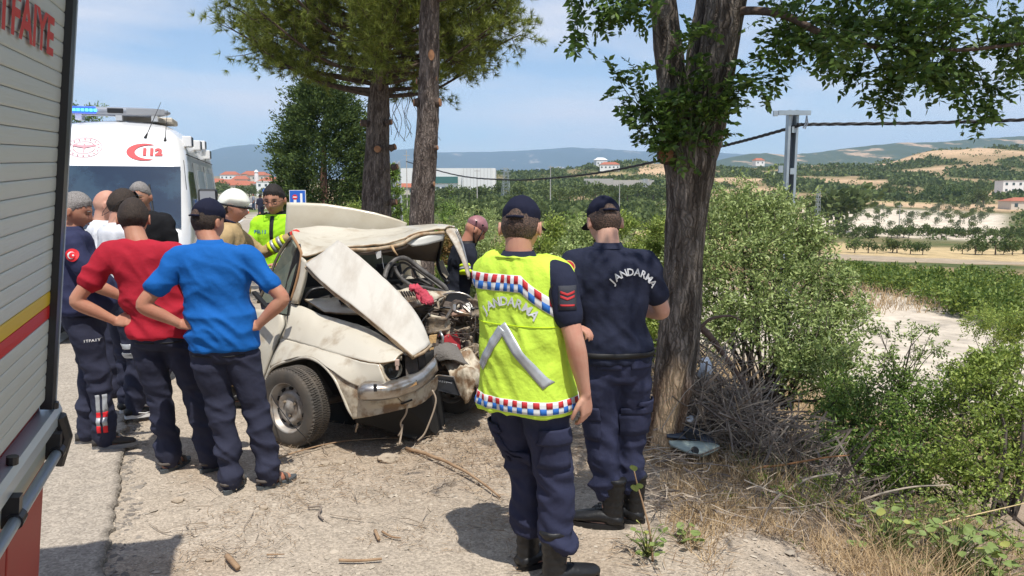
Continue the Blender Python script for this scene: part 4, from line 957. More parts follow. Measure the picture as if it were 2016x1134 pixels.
def flap(p, x, z, w=.13, h=.055, y=-.6, d=(0, 1, 0), m=M_NAVYT, hp_=.16):
    b = bvh_of(p['trou']); 
    def fn(u, v): return Vector((x+(u-.5)*w, y, z+(v-.5)*h-.012*abs(u-.5)*2*(1-v))), Vector(d)
    o = patch2('pocket_flap', b, fn, 8, 4, m, p['trou'], .008)
    def fn2(u, v): return Vector((x+(u-.5)*w*.92, y, z-hp_*v-.02)), Vector(d)
    o2 = patch2('cargo_pocket', b, fn2, 8, 8, m, p['trou'], .004)
    for q in (o, o2): q.modifiers[0].thickness = .006
def flapside(p, sd, z, yc=-.02, w=.14, h=.06, depth=.17, dirx=None):
    b = bvh_of(p['trou']); D = Vector(dirx or (-sd, .35, 0)).normalized(); T = Vector((0, 0, 1)).cross(D)
    def mkf(nm, z0, z1, ww, off, th):
        def fn(u, v): return Vector((p['hp'].x+sd*.12, yc+p['hp'].y, 0))-D*.7+T*(u-.5)*ww+Vector((0, 0, lerp(z0, z1, v))), D
        o = patch2(nm, b, fn, 8, 6, M_NAVYT, p['trou'], off); o.modifiers[0].thickness = th
    mkf('cargo_pocket', z-depth, z, w*.95, .008, .012); mkf('pocket_flap', z-h, z+.012, w, .017, .007)
flapside(J1, 1, .74); flapside(J1, -1, .72)
g = Geo(); g.tube([(-.165, -.03, .97), (-.14, -.125, .97), (0, -.15, .97), (.14, -.125, .97), (.165, -.03, .97)], .014, 6)
# ring on the hand
g = Geo(); 
# --- second gendarme
x = gnd(1215, 1045)
J2 = person('officer from behind in plain navy shirt with silver JANDARMA lettering beside the tree', (x.x+.005, 3.98, 0), R(8), 1.80, SK3, M_NAVY, M_NAVYT, arms=(((.29, .03, 1.14), (.20, .24, 1.12), (-.9, .4, .0), (0, 0, -1), .5), ((-.275, -.06, 1.12), (-.20, -.05, .955), (.8, .25, -.12), (0, .4, -.3), .3)),
            feet=((.075, .03, R(62)), (-.055, -.02, R(66))), hyaw=R(4), hpitch=R(-22), wide=1.08, hairst=('crop', H_SHORT), collar=M_NAVY, lean=(-.06, 0), hips=(-.02, 0))
cap(J2, brim=True)
sb2 = bvh_of(J2['shirt'])
arc_text('lettering', 'JANDARMA', sb2, (.035, 0, 1.352), (1, -.0, -.08), (0, 0, 1), (0, 1, 0), .13, .052, .0335, M_LET, J2['shirt'], .005, .02)
band('belt', .935, .962, M_BLK, 60, 0, 1, parent=J2['trou'], bv=bvh_of(J2['trou'], J2['shirt']), off=.006)
rank(J2, -.275, 1.315, J2['shirt'], sd=-1)
def disc(name, J, x, z, r, m, parent, sd, off, yb=-.03):
    b = bvh_of(J['shirt']); Xd = Vector((sd*.55, -.83, 0)).normalized(); T = Vector((.83*sd, .55, 0)).normalized(); V = []
    for rr in (0, r):
        for k in range(16 if rr else 1):
            q = Vector((x, yb, z))+T*math.cos(k*math.pi/8)*rr+Vector((0, 0, math.sin(k*math.pi/8)*rr)); h = on(b, q+Xd*.35, -Xd, off)
            if h is None: return
            V.append(h)
    o = mk(name, V, [(0, 1+k, 1+(k+1) % 16) for k in range(16)], m, parent); o.modifiers.new('t', 'SOLIDIFY').thickness = .0015
M_GOLD = mat('patch_gold', (.6, .40, .16), rough=.6)
disc('badge', J2, -.265, 1.392, .036, M_GOLD, J2['shirt'], -1, .003); disc('badge_ring', J2, -.265, 1.392, .033, M_DRED, J2['shirt'], -1, .005); disc('badge_field', J2, -.265, 1.392, .021, M_DBLUE, J2['shirt'], -1, .007); disc('badge_centre', J2, -.265, 1.392, .010, M_DRED, J2['shirt'], -1, .009)
def backflap(p, x, z):
    b = bvh_of(p['trou'])
    def fn(u, v): return Vector((x+(u-.5)*.12, -.7, z+(v-.5)*.05)), Vector((0, 1, 0))
    o = patch2('back_pocket_flap', b, fn, 6, 4, M_NAVYT, p['trou'], .006); o.modifiers[0].thickness = .005
backflap(J2, -.085, .90); backflap(J2, .085, .90); flapside(J2, -1, .66, dirx=(.75, .65, 0)); flapside(J2, 1, .68)
# --- man in the blue polo
x = gnd(475, 972)
B = person('man from behind in bright blue polo shirt and navy cap with hands on hips', (x.x, 4.50, 0), R(10), 1.78, SK2, M_BLUEP, M_TROU, wamp=.025, arms=(AK(1, .385, 1.16, .215, 1.00, -.04), AK(-1, .40, 1.14, .21, 1.02, -.03)),
           feet=((.135, -.01, R(-48)), (-.085, -.02, R(-12))), hyaw=R(-34), hpitch=R(-8), wide=1.08, hem=.865, hairst=('crop', H_DARK), shoes='sandal', collar=M_BLUEP, belly=.02, hips=wl(-.10, 10), lean=wl(-.13, 10))
cap(B); 
def slit(p, x, z, w=.12):
    b = bvh_of(p['trou'])
    def fn(u, v): return Vector((x+(u-.5)*w, -.8, z+(v-.5)*.008)), Vector((0, 1, 0))
    patch2('pocket_slit', b, fn, 6, 1, M_BLK, p['trou'], .002)
slit(B, -.20, .84); slit(B, -.02, .84)
# --- man in the red t-shirt
x = gnd(352, 936)
Rm = person('man from behind in a crimson t-shirt with hands on hips and dark hair', (x.x+.04, 4.78, 0), R(12), 1.79, SK2, M_REDT, M_TROU, wamp=.025, arms=(AK(1, .37, 1.13, .215, 1.0, .10), AK(-1, .40, 1.12, .215, .985, -.02)),
            feet=((.135, 0, R(-45)), (-.13, .06, R(-25))), hyaw=R(8), hpitch=R(-12), wide=1.04, hem=.885, hairst=('dark', H_DARK), shoes='sandal', belly=.02, lean=wl(-.22, 12), hips=wl(-.13, 12))
slit(Rm, -.20, .86); slit(Rm, -.05, .86)
# --- grey haired fireman in profile
x = gnd(188, 884)
N_ = person('grey haired man in navy fire brigade polo standing in profile next to the fire engine', (x.x+.06, 5.22, .03), R(-66), 1.80, SK2, M_NPOLO, M_TROU, arms=(((.235, .10, 1.14), (.20, .30, 1.02), (-.2, .9, .1), (-.8, 0, -.4), .5), ((-.25, .05, 1.13), (-.20, .25, 1.0), (.4, .8, 0), (.5, 0, -.5), .5)),
            feet=((.08, .02, R(0)), (-.10, -.10, R(6))), hyaw=R(-8), hpitch=R(-16), wide=1.0, belly=.075, hem=.93, hairst=('grey', H_GREY), shoes='grey', collar=M_NPOLO, face=True, lean=(-.05, -.09), hips=(-.03, -.06))
def sdec(p, ob, nm, origin_z, along, w, h, m, off, D, yc=0., xc=0.):
    b = bvh_of(ob); D = Vector(D).normalized(); T = Vector((0, 0, 1)).cross(D)
    def fn(u, v): return Vector((xc, yc, origin_z))-D*.7+T*(along+(u-.5)*w)+Vector((0, 0, (v-.5)*h)), D
    return patch2(nm, b, fn, 6, 6, m, ob, off)
def circ(p, ob, nm, z, along, r, m, off, D, yc=0., xc=0., cut=None):
    b = bvh_of(ob); D = Vector(D).normalized(); T = Vector((0, 0, 1)).cross(D); V = []
    pts = [(0, 0)]+[(math.cos(k*math.pi/10)*r, math.sin(k*math.pi/10)*r) for k in range(20)]
    for u, v in pts:
        h = on(b, Vector((xc, yc, z+v))-D*.7+T*(along+u), D, off)
        if h is None: return
        V.append(h)
    o = mk(nm, V, [(0, 1+k, 1+(k+1) % 20) for k in range(20)], m, ob); o.modifiers.new('t', 'SOLIDIFY').thickness = .0012
DR = (-1, .25, 0)
M_FLAG = mat('flag_red', (.72, .02, .03), rough=.6)
circ(N_, N_['shirt'], 'flag_patch', 1.335, .035, .042, M_FLAG, .004, DR); circ(N_, N_['shirt'], 'crescent', 1.335, .038, .024, M_WH, .006, DR); circ(N_, N_['shirt'], 'crescent_cut', 1.335, .031, .019, M_FLAG, .008, DR); circ(N_, N_['shirt'], 'star', 1.335, .024, .006, M_WH, .010, DR)
bt = bvh_of(N_['trou'])
arc_text('lettering', 'ITFAIYE', bt, (.0, .03, .755), Vector((0, 0, 1)).cross(Vector(DR).normalized())*-1, (0, 0, 1), DR, 0, .024, .0150, M_WH, N_['trou'], .005, .02)
for zz, hh, m in ((.34, .12, M_REFL), (.262, .035, M_FLAG), (.215, .06, M_REFL), (.165, .05, M_FLAG)):
    for al in (-.02, .02): sdec(N_, N_['trou'], 'leg_patch', zz-.01, .0+al, .026, hh, m, .006, DR, yc=.03, xc=.08)
# --- man in white t-shirt with sunglasses on his head
x = gnd(262, 838)
W = person('man in a white t-shirt with black sunglasses pushed up on his dark hair', (-3.07, 5.95, .035), R(-38), 1.82, SK, M_WT, M_TROU, arms=(HANG_R(), ((-.26, 0, 1.13), (-.27, .06, .88), (0, .1, -1), (1, 0, 0), .4)),
           feet=((.11, 0, R(-10)), (-.11, .05, R(12))), hyaw=R(-6), hpitch=R(-12), hairst=('dark', H_DARK), shoes='sneaker', far=True, hem=.93)
def hq(p, *q): return p['HC']+p['Mh']@(Vector(q)*p['hs'])
g = Geo()
for sx in (-1, 1):
    V = ring(hq(W, sx*.034, .066, .098), W['Mh']@Vector((.026, 0, 0)), W['Mh']@Vector((0, -.018, .022)), 14, 2.6); g.add((V+[hq(W, sx*.034, .078, .106)], [(i, (i+1) % 14, 14) for i in range(14)])); g.tube(V+[V[0]], .0035, 5)
    g.tube([hq(W, sx*.060, .060, .095), hq(W, sx*.083, .01, .06), hq(W, sx*.083, -.06, .02)], .003, 5)
g.tube([hq(W, -.010, .072, .10), hq(W, .010, .072, .10)], .003, 5); g.build('sunglasses', mat('black_plastic', (.01, .01, .012), rough=.15, spec=.7), W['t'])
g = Geo(); g.tube([hq(W, .083, -.06, .02), hq(W, .07, -.11, -.06), hq(W, 0, -.125, -.09), hq(W, -.07, -.10, -.06), hq(W, -.083, -.06, .02)], .0022, 5); g.build('neck_cord', M_BLK, W['t'])
for z in (1.02, 1.045, 1.07): band('shirt_stripe', z, z+.010, M_BLK, 40, 0, 1, parent=W['shirt'], bv=bvh_of(W['shirt']))
bW = bvh_of(W['trou'])
for k in (0, 1): sdec(W, W['trou'], 'knee_stripe', .56-.07*k, .0, .12, .04, M_REFL, .006, (-.3, 1, 0), yc=0, xc=.1)
# --- bald man and black t-shirt man by the ambulance
Bd = person('bald man in pale shirt half hidden behind the man with sunglasses', ((203-1008)/FP*6.55, 6.55, .035), R(-60), 1.82, SK, M_WT, M_TROU, arms=(HANG_R(), ((-.26, 0, 1.13), (-.27, .06, .88), (0, .1, -1), (1, 0, 0), .4)), feet=((.1, 0, 0), (-.1, 0, 0)), hpitch=R(-10), hairst=('none', None), shoes='dark', far=True)
K = person('grey haired man in black t-shirt facing the camera in front of the windscreen', ((286-1008)/FP*7.2, 7.2, .035), R(176), 1.89, SK2, M_BT, M_TROU, arms=(HANG_R(), ((-.26, 0, 1.13), (-.27, .06, .88), (0, .1, -1), (1, 0, 0), .4)), feet=((.1, 0, 0), (-.1, 0, 0)), hyaw=R(10), hpitch=R(-6), hairst=('grey', H_GREY), shoes='dark', far=True, face=True, wide=1.1)
# --- fireman in beige turnout coat, white helmet
F_ = person('firefighter in beige coat and white helmet reaching with a red glove to the car roof', ((452-1008)/FP*6.35, 6.35, .035), R(-78), 1.80, SK, M_BEIGE, M_BEIGE, arms=(((.24, -.05, 1.12), (.20, .05, .90), (0, .1, -1), (-1, 0, 0), .4), ((-.24, .22, 1.21), (-.19, .47, 1.36), (.1, .9, .12), (0, .1, -1), .5)),
            feet=((.1, 0, 0), (-.1, .1, 0)), hpitch=R(-10), hairst=('crop', H_DARK), sleeve='long', shoes='boot', far=True, wide=1.12, face=True)
hel = shell(F_['HC'], F_['Mh'], 1.0, lambda th: .018-.05*(1 if math.sin(th) < -.2 else 0)*min(1, (-math.sin(th)-.2)*2), .034, 'helmet', mat('helmet_white', (.80, .80, .70), rough=.3, coat=.3), F_['t'], 0, 1.25)
g = Geo(); g.tube([hq(F_, math.cos(a)*.108, math.sin(a)*.132, .018) for a in [2*math.pi*i/24 for i in range(25)]], .010, 6); g.build('helmet_rim', M_BLK, hel, True)
Lw = Vector((-.19, .47, 1.36)); Le = Vector((-.24, .22, 1.21)); dv = (Lw-Le)
for a, m, r in ((.30, M_HV2, .059), (.40, M_REFL, .060), (.50, M_HV2, .0585), (.62, M_REFL, .057), (.72, M_HV2, .055)):
    g = Geo(); g.tube([Le+dv*a, Le+dv*(a+.085)], r, 18); g.build('cuff_stripe', m, F_['t'], True)
g = Geo(); g.add(limb([(*(Lw-dv*.12), .040), (*(Lw-dv*.02), .036), (*(Lw+dv.normalized()*.05), .037)], 14, 3)); g.build('glove', mat('glove_red', (.60, .03, .02), rough=.6), F_['t'], True)
g = Geo(); g.tube([Lw-dv*.02, Lw+dv*.04], .0395, 14); g.build('glove_strap', M_BLK, F_['t'], True)
# --- policeman
Y = 7.34; x = (547-1008)/FP*Y
P_ = person('police officer with short black hair and glasses in lime green polo facing the camera', (x, Y, .035), R(172), 1.855, SK2, M_HV, M_TROU, arms=(((.25, .06, 1.14), (.16, .28, 1.05), (-.8, .4, 0), (0, 0, -1), .5), ((-.25, .05, 1.14), (-.14, .28, 1.05), (.8, .4, 0), (0, 0, -1), .5)), feet=((.1, 0, 0), (-.1, 0, 0)), hyaw=R(6), hpitch=R(-10), hairst=('dark', H_BLACK), face=True, headsc=1.17, far=True, vox=.0075, collar=M_BLK, shoes='dark')
bp_ = bvh_of(P_['shirt'])
def fr(nm, x0, x1, z0, z1, m, ob, bv, off=.004):
    def fn(u, v): return Vector((lerp(x0, x1, u), .8, lerp(z0, z1, v))), Vector((0, -1, 0))
    return patch2(nm, bv, fn, 6, 8, m, ob, off)
fr('placket', -.018, .018, 1.26, 1.47, M_BLK, P_['shirt'], bp_)
arc_text('lettering', 'POLIS', bp_, (.115, 0, 1.315), (-1, 0, 0), (0, 0, 1), (0, -1, 0), 0, .042, .028, M_DBLUE, P_['shirt'], .004, .01)
for sd in (1, -1):
    g = Geo(); g.bar((sd*.085, 0, 1.478), (sd*.185, 0, 1.452), .055, .014, Vector((0, 1, 0))); g.build('shoulder_strap', M_BLK, P_['t'])
g = Geo()
for sx in (-1, 1):
    V = ring(hq(P_, sx*.033, .099, .004), P_['Mh']@Vector((.024, 0, 0)), P_['Mh']@Vector((0, 0, .016)), 14, 2.8); g.tube(V+[V[0]], .002, 5); g.tube([hq(P_, sx*.057, .095, .008), hq(P_, sx*.082, .0, .008)], .0018, 5)
g.tube([hq(P_, -.009, .102, .007), hq(P_, .009, .102, .007)], .002, 5); g.build('glasses', M_BLK, P_['t'])
# --- rescuer with the pink helmet looking at a phone
Y = 7.15; x = (940-1008)/FP*Y
H_ = person('rescuer in dark jacket and faded pink helmet looking down at a phone beyond the wreck', (x-.235, Y, -.08), R(-72), 1.74, SK2, cloth('dark_jacket', (.02, .023, .035)), M_TROU, arms=(((.25, .08, 1.10), (.12, .32, 1.06), (-.5, .7, .25), (-.2, -.2, 1), .8), ((-.25, .06, 1.10), (-.08, .34, 1.06), (.5, .6, .2), (.2, -.2, 1), .8)),
            feet=((.1, 0, 0), (-.1, .05, 0)), hyaw=0, hpitch=R(-30), lean=(0, .11), drop=.06, hairst=('none', None), collar=M_BLK, sleeve='long', far=True, vox=.0075, face=True, shoes='boot', wide=1.1)
M_PH = mat('helmet_pink', (.34, .15, .165), col2=(.27, .12, .13), scale=20, rough=.5, coat=.2)
hel = shell(H_['HC'], H_['Mh'], 1.0, lambda th: .026, .026, 'helmet', M_PH, H_['t'], 0, 1.3)
g = Geo()
for a, z in ((R(10), .07), (R(-25), .07), (R(150), .07)):
    d = Vector((math.cos(a), math.sin(a), 0)); q = Vector((math.cos(a)*.092, math.sin(a)*.112, z)); g.tube([hq(H_, *(q-d*.012)), hq(H_, *(q+d*.006))], .008, 10)
g.build('vent_hole', M_BLK, hel)
for sx in (-1, 1):
    g = Geo(); g.tube([hq(H_, sx*.083, .045, .03), hq(H_, sx*.070, .05, -.05), hq(H_, 0, .075, -.118)], .006, 6); g.tube([hq(H_, sx*.083, -.04, .02), hq(H_, sx*.075, .0, -.06), hq(H_, 0, .07, -.118)], .005, 6); g.build('chin_strap', M_BLK, hel, True)
s0 = H_['sh']+Vector((.165, -.005, -.035)); e0 = Vector((.25, .08, 1.10)); dd = e0-s0
for a, m in ((.45, M_HV2), (.56, M_REFL), (.67, M_HV2)): g = Geo(); g.tube([s0+dd*a, s0+dd*(a+.10)], .0755, 18); g.build('sleeve_stripe', m, H_['t'], True)
g = Geo(); g.box((0, .44, 1.12), (.035, .006, .07), Matrix.Rotation(R(-50), 3, 'X')); ph = g.build('phone', M_BLK, None); ph.matrix_world = Matrix.Translation(H_['t'].location) @ Matrix.Rotation(R(-72), 4, 'Z'); tag(ph, 'black mobile phone held by the rescuer in the pink helmet', 'phone')
# --- small figures on the road
def walker(px, py, ht, yaw, sc, tc, label, Hh=1.72):
    c = gnd(px, py, .035); t = thing('person', label, 'person', c, yaw); 
    body = [headmesh(Vector((0, 0, 1.6)), Matrix.Identity(3)), limb([(0, 0, 1.4, .06), (0, 0, 1.55, .055)], 8), limb([(.17, 0, 1.38, .05), (.23, 0, 1.1, .04), (.22, .1, .86, .035)], 8), limb([(-.17, 0, 1.38, .05), (-.23, 0, 1.1, .04), (-.22, .1, .86, .035)], 8), limb([(.08, 0, .9, .06), (.1, .1, .1, .04)], 8), limb([(-.08, 0, .9, .06), (-.1, -.15, .1, .04)], 8)]
    fuse('body', body, .03, SK2, t, 1)
    fuse('shirt', [loft([(0, 0, .92, .17, .12), (0, 0, 1.15, .17, .12), (0, 0, 1.38, .2, .11), (0, 0, 1.48, .07, .06)], 12, 2), limb([(.15, 0, 1.4, .07), (.22, 0, 1.15, .065)], 8), limb([(-.15, 0, 1.4, .07), (-.22, 0, 1.15, .065)], 8)], .03, sc, t, 1)
    fuse('trousers', [limb([(.08, 0, .95, .11), (.09, .08, .5, .085), (.1, .1, .06, .07)], 8), limb([(-.08, 0, .95, .11), (-.09, -.02, .5, .085), (-.1, -.15, .06, .07)], 8)], .03, tc, t, 1)
    shell(Vector((0, 0, 1.6)), Matrix.Identity(3), 1, lambda th: .05 if math.sin(th) > 0 else -.04, .012, 'hair', H_BLACK, t)
M_GREYT = cloth('grey_tshirt', (.25, .27, .33)); M_JEAN = cloth('jeans', (.06, .08, .14))
walker(500, 418.5, 21, R(120), M_GREYT, M_JEAN, 'person in grey shirt walking along the white edge line by the cone')
walker(512, 398, 15, R(10), M_BT, M_BT, 'person in black standing by the median sign board')
walker(475, 400, 15, R(60), M_WT, M_JEAN, 'person in white shirt standing on the far road beside the helmet'); walker(484, 400, 14, R(-60), M_BEIGE, M_BT, 'person in light jacket standing in the road left of the sign')
walker(478, 408, 12, R(0), M_HV2, M_TROU, 'person in yellow vest on the road behind the firefighter helmet')
walker(515, 440, 30, R(30), M_TROU, M_TROU, 'dark haired person mostly hidden behind the police officer shoulder', 1.6)
# ------------------------------------------------------------------ ambulance
M_VAN = mat('van_white', (.80, .80, .80), rough=.25, coat=.5, spec=.5); M_WSCR = mat('windscreen', (.008, .020, .042), col2=(.022, .05, .08), scale=1.6, lo=.5, hi=.62, rough=.06, spec=.9, coat=.6); M_RUB = mat('rubber', (.015, .015, .016), rough=.7)  # paler blue noise in the windscreen colour stands in for reflections on the glass
M_LOGO = mat('logo_red', (.62, .02, .03), rough=.5); M_PINK = mat('emblem_pink', (.70, .30, .34), rough=.6); M_LENS = mat('lamp_lens', (.05, .06, .10), rough=.15, spec=.8); M_PLAST = mat('grey_plastic', (.30, .31, .33), rough=.4); M_BKP = mat('black_plastic2', (.02, .02, .022), rough=.35)
AZ = math.atan2(RN.y, RN.x)
vt = thing('ambulance', 'white ambulance with 112 in a red crescent and a blue light bar', 'ambulance', (-4.2+.285*.8, 10-.9585*.8, .035), AZ)
zt_ = lambda y: float(np.interp(y, [-.02, .02, .1, .35, .60, 1.15, 1.5, 1.9, 2.4, 5.5, 5.65], [.55, .80, .98, 1.14, 1.25, 2.14, 2.62, 2.74, 2.79, 2.77, 2.6]))
hw_ = lambda y: float(np.interp(y, [-.02, .02, .1, .35, .6, 1.15, 5.5, 5.65], [.70, .80, .88, .95, .98, 1.0, 1.0, .96]))
def vsec(y):
    zt = zt_(y); hw = hw_(y); pts = []
    for z, ins in ((.30, .02), (.55, 0), (.9, 0), (1.2, .0), (1.5, .02), (1.8, .045), (2.1, .075), (2.3, .10), (2.5, .15), (2.62, .22), (2.71, .33), (2.77, .52)):
        k = max(0, 1-(zt-z)/.22) if z < zt else 1; pts.append((hw-ins-.10*min(1, k)**2-(.0 if z < zt else .0), min(z, zt-.004*0)))
    pts = [(a, min(z, zt)) for a, z in pts]
    return [Vector((-1+a, y, z)) for a, z in pts]+[Vector((-1, y, zt+.02))]+[Vector((-1-a, y, z)) for a, z in pts[::-1]]
ys = [-.02, .0, .02, .06, .1, .2, .35, .47, .60, .73, .87, 1.0, 1.15, 1.27, 1.38, 1.5, 1.65, 1.9, 2.4, 3.2, 4.2, 5.2, 5.5, 5.65]
rows = [vsec(y) for y in ys]; V, F = grid_mesh(rows); nb = len(rows[0]); F.append(tuple(range(nb))); F.append(tuple((len(ys)-1)*nb+k for k in range(nb))[::-1])
o = mk('body', V, F, M_VAN, vt, True); o.modifiers.new('w', 'WELD').merge_threshold = .0005
def vslope(x, y, off=.012): return Vector((x, y-off*.8, zt_(y)+off*.6))
rows = [[vslope(-1+xx*(.90-.055*(y-.6)), y) for xx in np.linspace(-1, 1, 13)] for y in np.linspace(.64, 1.13, 8)]
V, F = grid_mesh(rows); mk('windscreen', V, F, M_WSCR, vt, True)
rows = [[vslope(-1+xx*(.72-.04*(y-.6)), y, .016) for xx in np.linspace(-1, 1, 9)] for y in np.linspace(.66, .98, 4)]
g = Geo(); g.tube([vslope(-.42, .70, .02), vslope(-.50, .98, .02)], .012, 5); g.build('wiper', M_RUB, vt)
g = Geo(); g.tube([vslope(-1.35, .68, .02), vslope(-.95, .74, .02)], .010, 5); g.build('wiper', M_RUB, vt)
# bonnet, grille, lamps
g = Geo(); g.box((-1, -.02, .62), (.55, .03, .13)); g.build('grille', M_RUB, vt); g = Geo(); g.box((-1, -.06, .42), (.94, .07, .14)); g.build('bumper', M_PLAST, vt, bevel=.03)
for sx in (-.25, -1.75): g = Geo(); g.box((sx, .06, .88), (.17, .08, .15)); g.build('headlight', M_LENS, vt, bevel=.03)
# right side: door with window, mirror, side lamps, panel seams
def vside(y, z, off=.006):
    ins = float(np.interp(z, [.3, .55, 1.2, 1.5, 1.8, 2.1, 2.3, 2.5, 2.62], [.02, 0, 0, .02, .045, .075, .10, .15, .22])); return Vector((-1+hw_(y)-ins+off, y, z))
def vpoly(nm, pl, m, off=.006):
    V = [vside(y, z, off) for y, z in pl]; o = mk(nm, V, [tuple(range(len(V)))], m, vt); md = o.modifiers.new('t', 'SOLIDIFY'); md.thickness = .006; return o
vpoly('side_window', [(1.18, 1.35), (1.28, 1.98), (1.42, 2.06), (1.95, 2.06), (1.98, 1.35)], mat('side_glass', (.05, .075, .05), rough=.08, spec=.8, col2=(.16, .2, .13), scale=3))
vpoly('side_window', [(2.5, 1.45), (2.5, 2.1), (3.5, 2.1), (3.5, 1.45)], mat('frosted_glass', (.42, .48, .50), rough=.3)); vpoly('side_window', [(3.8, 1.45), (3.8, 2.1), (4.9, 2.1), (4.9, 1.45)], bpy.data.materials['frosted_glass'])
for y in (1.08, 2.08, 3.66): vpoly('door_seam', [(y, .45), (y, 2.2), (y+.012, 2.2), (y+.012, .45)], M_RUB, .004)
for z in (2.30,): vpoly('roof_seam', [(1.5, z), (5.5, z), (5.5, z-.012), (1.5, z-.012)], M_RUB, .004)
vpoly('door_handle', [(1.85, 1.12), (1.85, 1.16), (2.02, 1.16), (2.02, 1.12)], M_BKP, .03)
mr = Geo(); mr.box((.20, 1.05, 1.62), (.12, .06, .20)); mo = mr.build('side_mirror', M_BKP, vt, bevel=.03); g = Geo(); g.tube([(-.03, 1.1, 1.45), (.14, 1.06, 1.5)], .03, 8); g.build('mirror_arm', M_BKP, mo)
g = Geo(); g.box((.20, .985, 1.64), (.095, .006, .15)); g.build('mirror_front', M_PLAST, mo)
for y, z in ((1.75, 2.48), (3.0, 2.50), (4.3, 2.58), (4.35, 2.42)):
    s = vside(y, z, .05); g = Geo(); g.box(s, (.06, .10, .075)); o = g.build('side_lamp', M_VAN, vt, bevel=.012); g = Geo(); g.box(s+Vector((.064, 0, 0)), (.006, .075, .06)); g.build('lamp_face', M_LENS, o)
for y in (.95, 4.5):
    for sx, nm in ((-.12, 1), (-1.88, -1)):
        g = Geo(); g.tube([(sx-.1, y, .33), (sx+.1, y, .33)], .34, 28); o = g.build('wheel', M_RUB, vt, False, bevel=.03); g = Geo(); g.tube([(sx+.102*nm, y, .33), (sx+.11*nm, y, .33)], .21, 20); g.build('rim', M_PLAST, o)
# light bar
LBX = -1.02; n = 40; V = []; F = []
for i in range(n+1):
    u = -1+2*i/n; hx = .70*u; k = (1-abs(u)**5)**.5 if abs(u) < 1 else .02; k = max(k, .05)
    V += ring(Vector((LBX+hx, 1.95, 2.885)), Vector((0, .15*k, 0)), Vector((0, 0, .062*max(k, .2))), 14, 3)
F = [(i*14+q, i*14+(q+1) % 14, (i+1)*14+(q+1) % 14, (i+1)*14+q) for i in range(n) for q in range(14)]+[tuple(range(14))[::-1], tuple(n*14+q for q in range(14))]
M_BAR = mat('bar_housing', (.28, .30, .34), rough=.2, spec=.7, coat=.5); lb = mk('light_bar', V, F, M_BAR, vt, True)
M_BLUEL = mat('blue_lens', (.02, .06, .7), rough=.2, emit=(.05, .13, 1.0), emit_s=1.3); M_LED = mat('blue_led', (.1, .4, 1), emit=(.05, .45, 1.0), emit_s=3.5)
g = Geo(); g.box((LBX-.42, 1.80, 2.888), (.20, .012, .045)); bl = g.build('blue_lens', M_BLUEL, lb)
for i in range(7): g = Geo(); g.box((LBX-.535+i*.052, 1.783, 2.885), (.018, .006, .016)); g.build('led', M_LED, lb)
g = Geo(); g.box((LBX+.02, 1.80, 2.888), (.10, .012, .034)); g.build('dark_lens', M_BKP, lb, bevel=.01); g = Geo(); g.box((LBX+.40, 1.80, 2.885), (.24, .012, .036)); g.build('clear_lens', M_PLAST, lb)
for sx in (-.45, .05, .5): g = Geo(); g.box((LBX+sx, 1.95, 2.81), (.04, .10, .05)); g.build('bracket', M_VAN, lb)
g = Geo(); g.box((LBX+.35, 2.4, 2.80), (.35, .3, .04)); g.build('roof_vent', mat('vent_cream', (.62, .56, .47), rough=.6), vt, bevel=.02)
vt_m = Matrix.Translation(vt.location) @ Matrix.Rotation(AZ, 4, 'Z')
def vray(px, py):    # where the line of sight meets the cap above the windscreen, in van coordinates
    o = vt_m.inverted() @ Vector((0, 0, CH)); d = (vt_m.inverted().to_3x3() @ ray(px, py)); a = Vector((0, 1.15, 2.14)); n = Vector((1, 0, 0)).cross(Vector((0, .35, .48)).normalized())
    t = (a-o).dot(n)/d.dot(n); return o+d*t
SL = Vector((0, .35, .48)).normalized(); SN = Vector((0, -.48, .35)).normalized()
for (bx, by, tx, ty) in ((286, 272, 317, 201), (325, 278, 329.5, 217)):
    b = vray(bx, by); e = vray(tx, ty); e = b+(e-b)*1.0; g = Geo(); g.tube([b, b.lerp(e, .12), b.lerp(e, .13), e], [.022, .010, .006, .003], 6); g.build('antenna', M_RUB, vt)
def plate(nm, c, pts, m, off): mk(nm, [c+Vector((1, 0, 0))*u+SL*v+SN*off for u, v in pts], [tuple(range(len(pts)))], m, vt)
c = vray(285, 300); rr = abs(vray(320, 300).x-vray(250, 300).x)/2; hh = rr*.66
out = [(-rr*.02+math.cos(a)*rr*1.0, math.sin(a)*hh) for a in np.linspace(R(52), R(308), 40)]; inn = [(rr*.30+math.cos(a)*rr*.86, math.sin(a)*hh*.82) for a in np.linspace(R(300), R(60), 40)]
V = [c+Vector((1, 0, 0))*u+SL*v+SN*.012 for u, v in out+inn[::-1]]; mk('crescent', V, [(i, i+1, 41+i, 40+i) for i in range(39)], M_LOGO, vt)
TV, TF = textmesh('112', hh*1.08, hh*.075); mk('lettering', [c+Vector((1, 0, 0))*(v.x*1.12+rr*.40)+SL*(v.y-hh*.36)+SN*.014 for v in TV], TF, M_LOGO, vt)
c = vray(166, 291); r1 = abs(vray(201, 291).x-vray(166, 291).x)
for q in (1.0, .62):
    g = Geo(); g.tube([c+Vector((1, 0, 0))*math.cos(a)*r1*q+SL*math.sin(a)*r1*.78*q+SN*.012 for a in np.linspace(0, 2*math.pi, 41)], .0035, 4); g.build('emblem_ring', M_PINK, vt)
for k in range(16):
    a = 2*math.pi*k/16; g = Geo(); p = c+Vector((1, 0, 0))*math.cos(a)*r1*.83+SL*math.sin(a)*r1*.65+SN*.012; g.tube([p, p+SN*.003], .011, 6); g.build('emblem_star', M_PINK, vt)
for sx in (-1, 1): plate('emblem_wing', c, [(0, .03), (sx*.12, .05), (sx*.15, .03), (sx*.05, .0), (0, -.01)], M_PINK, .013)
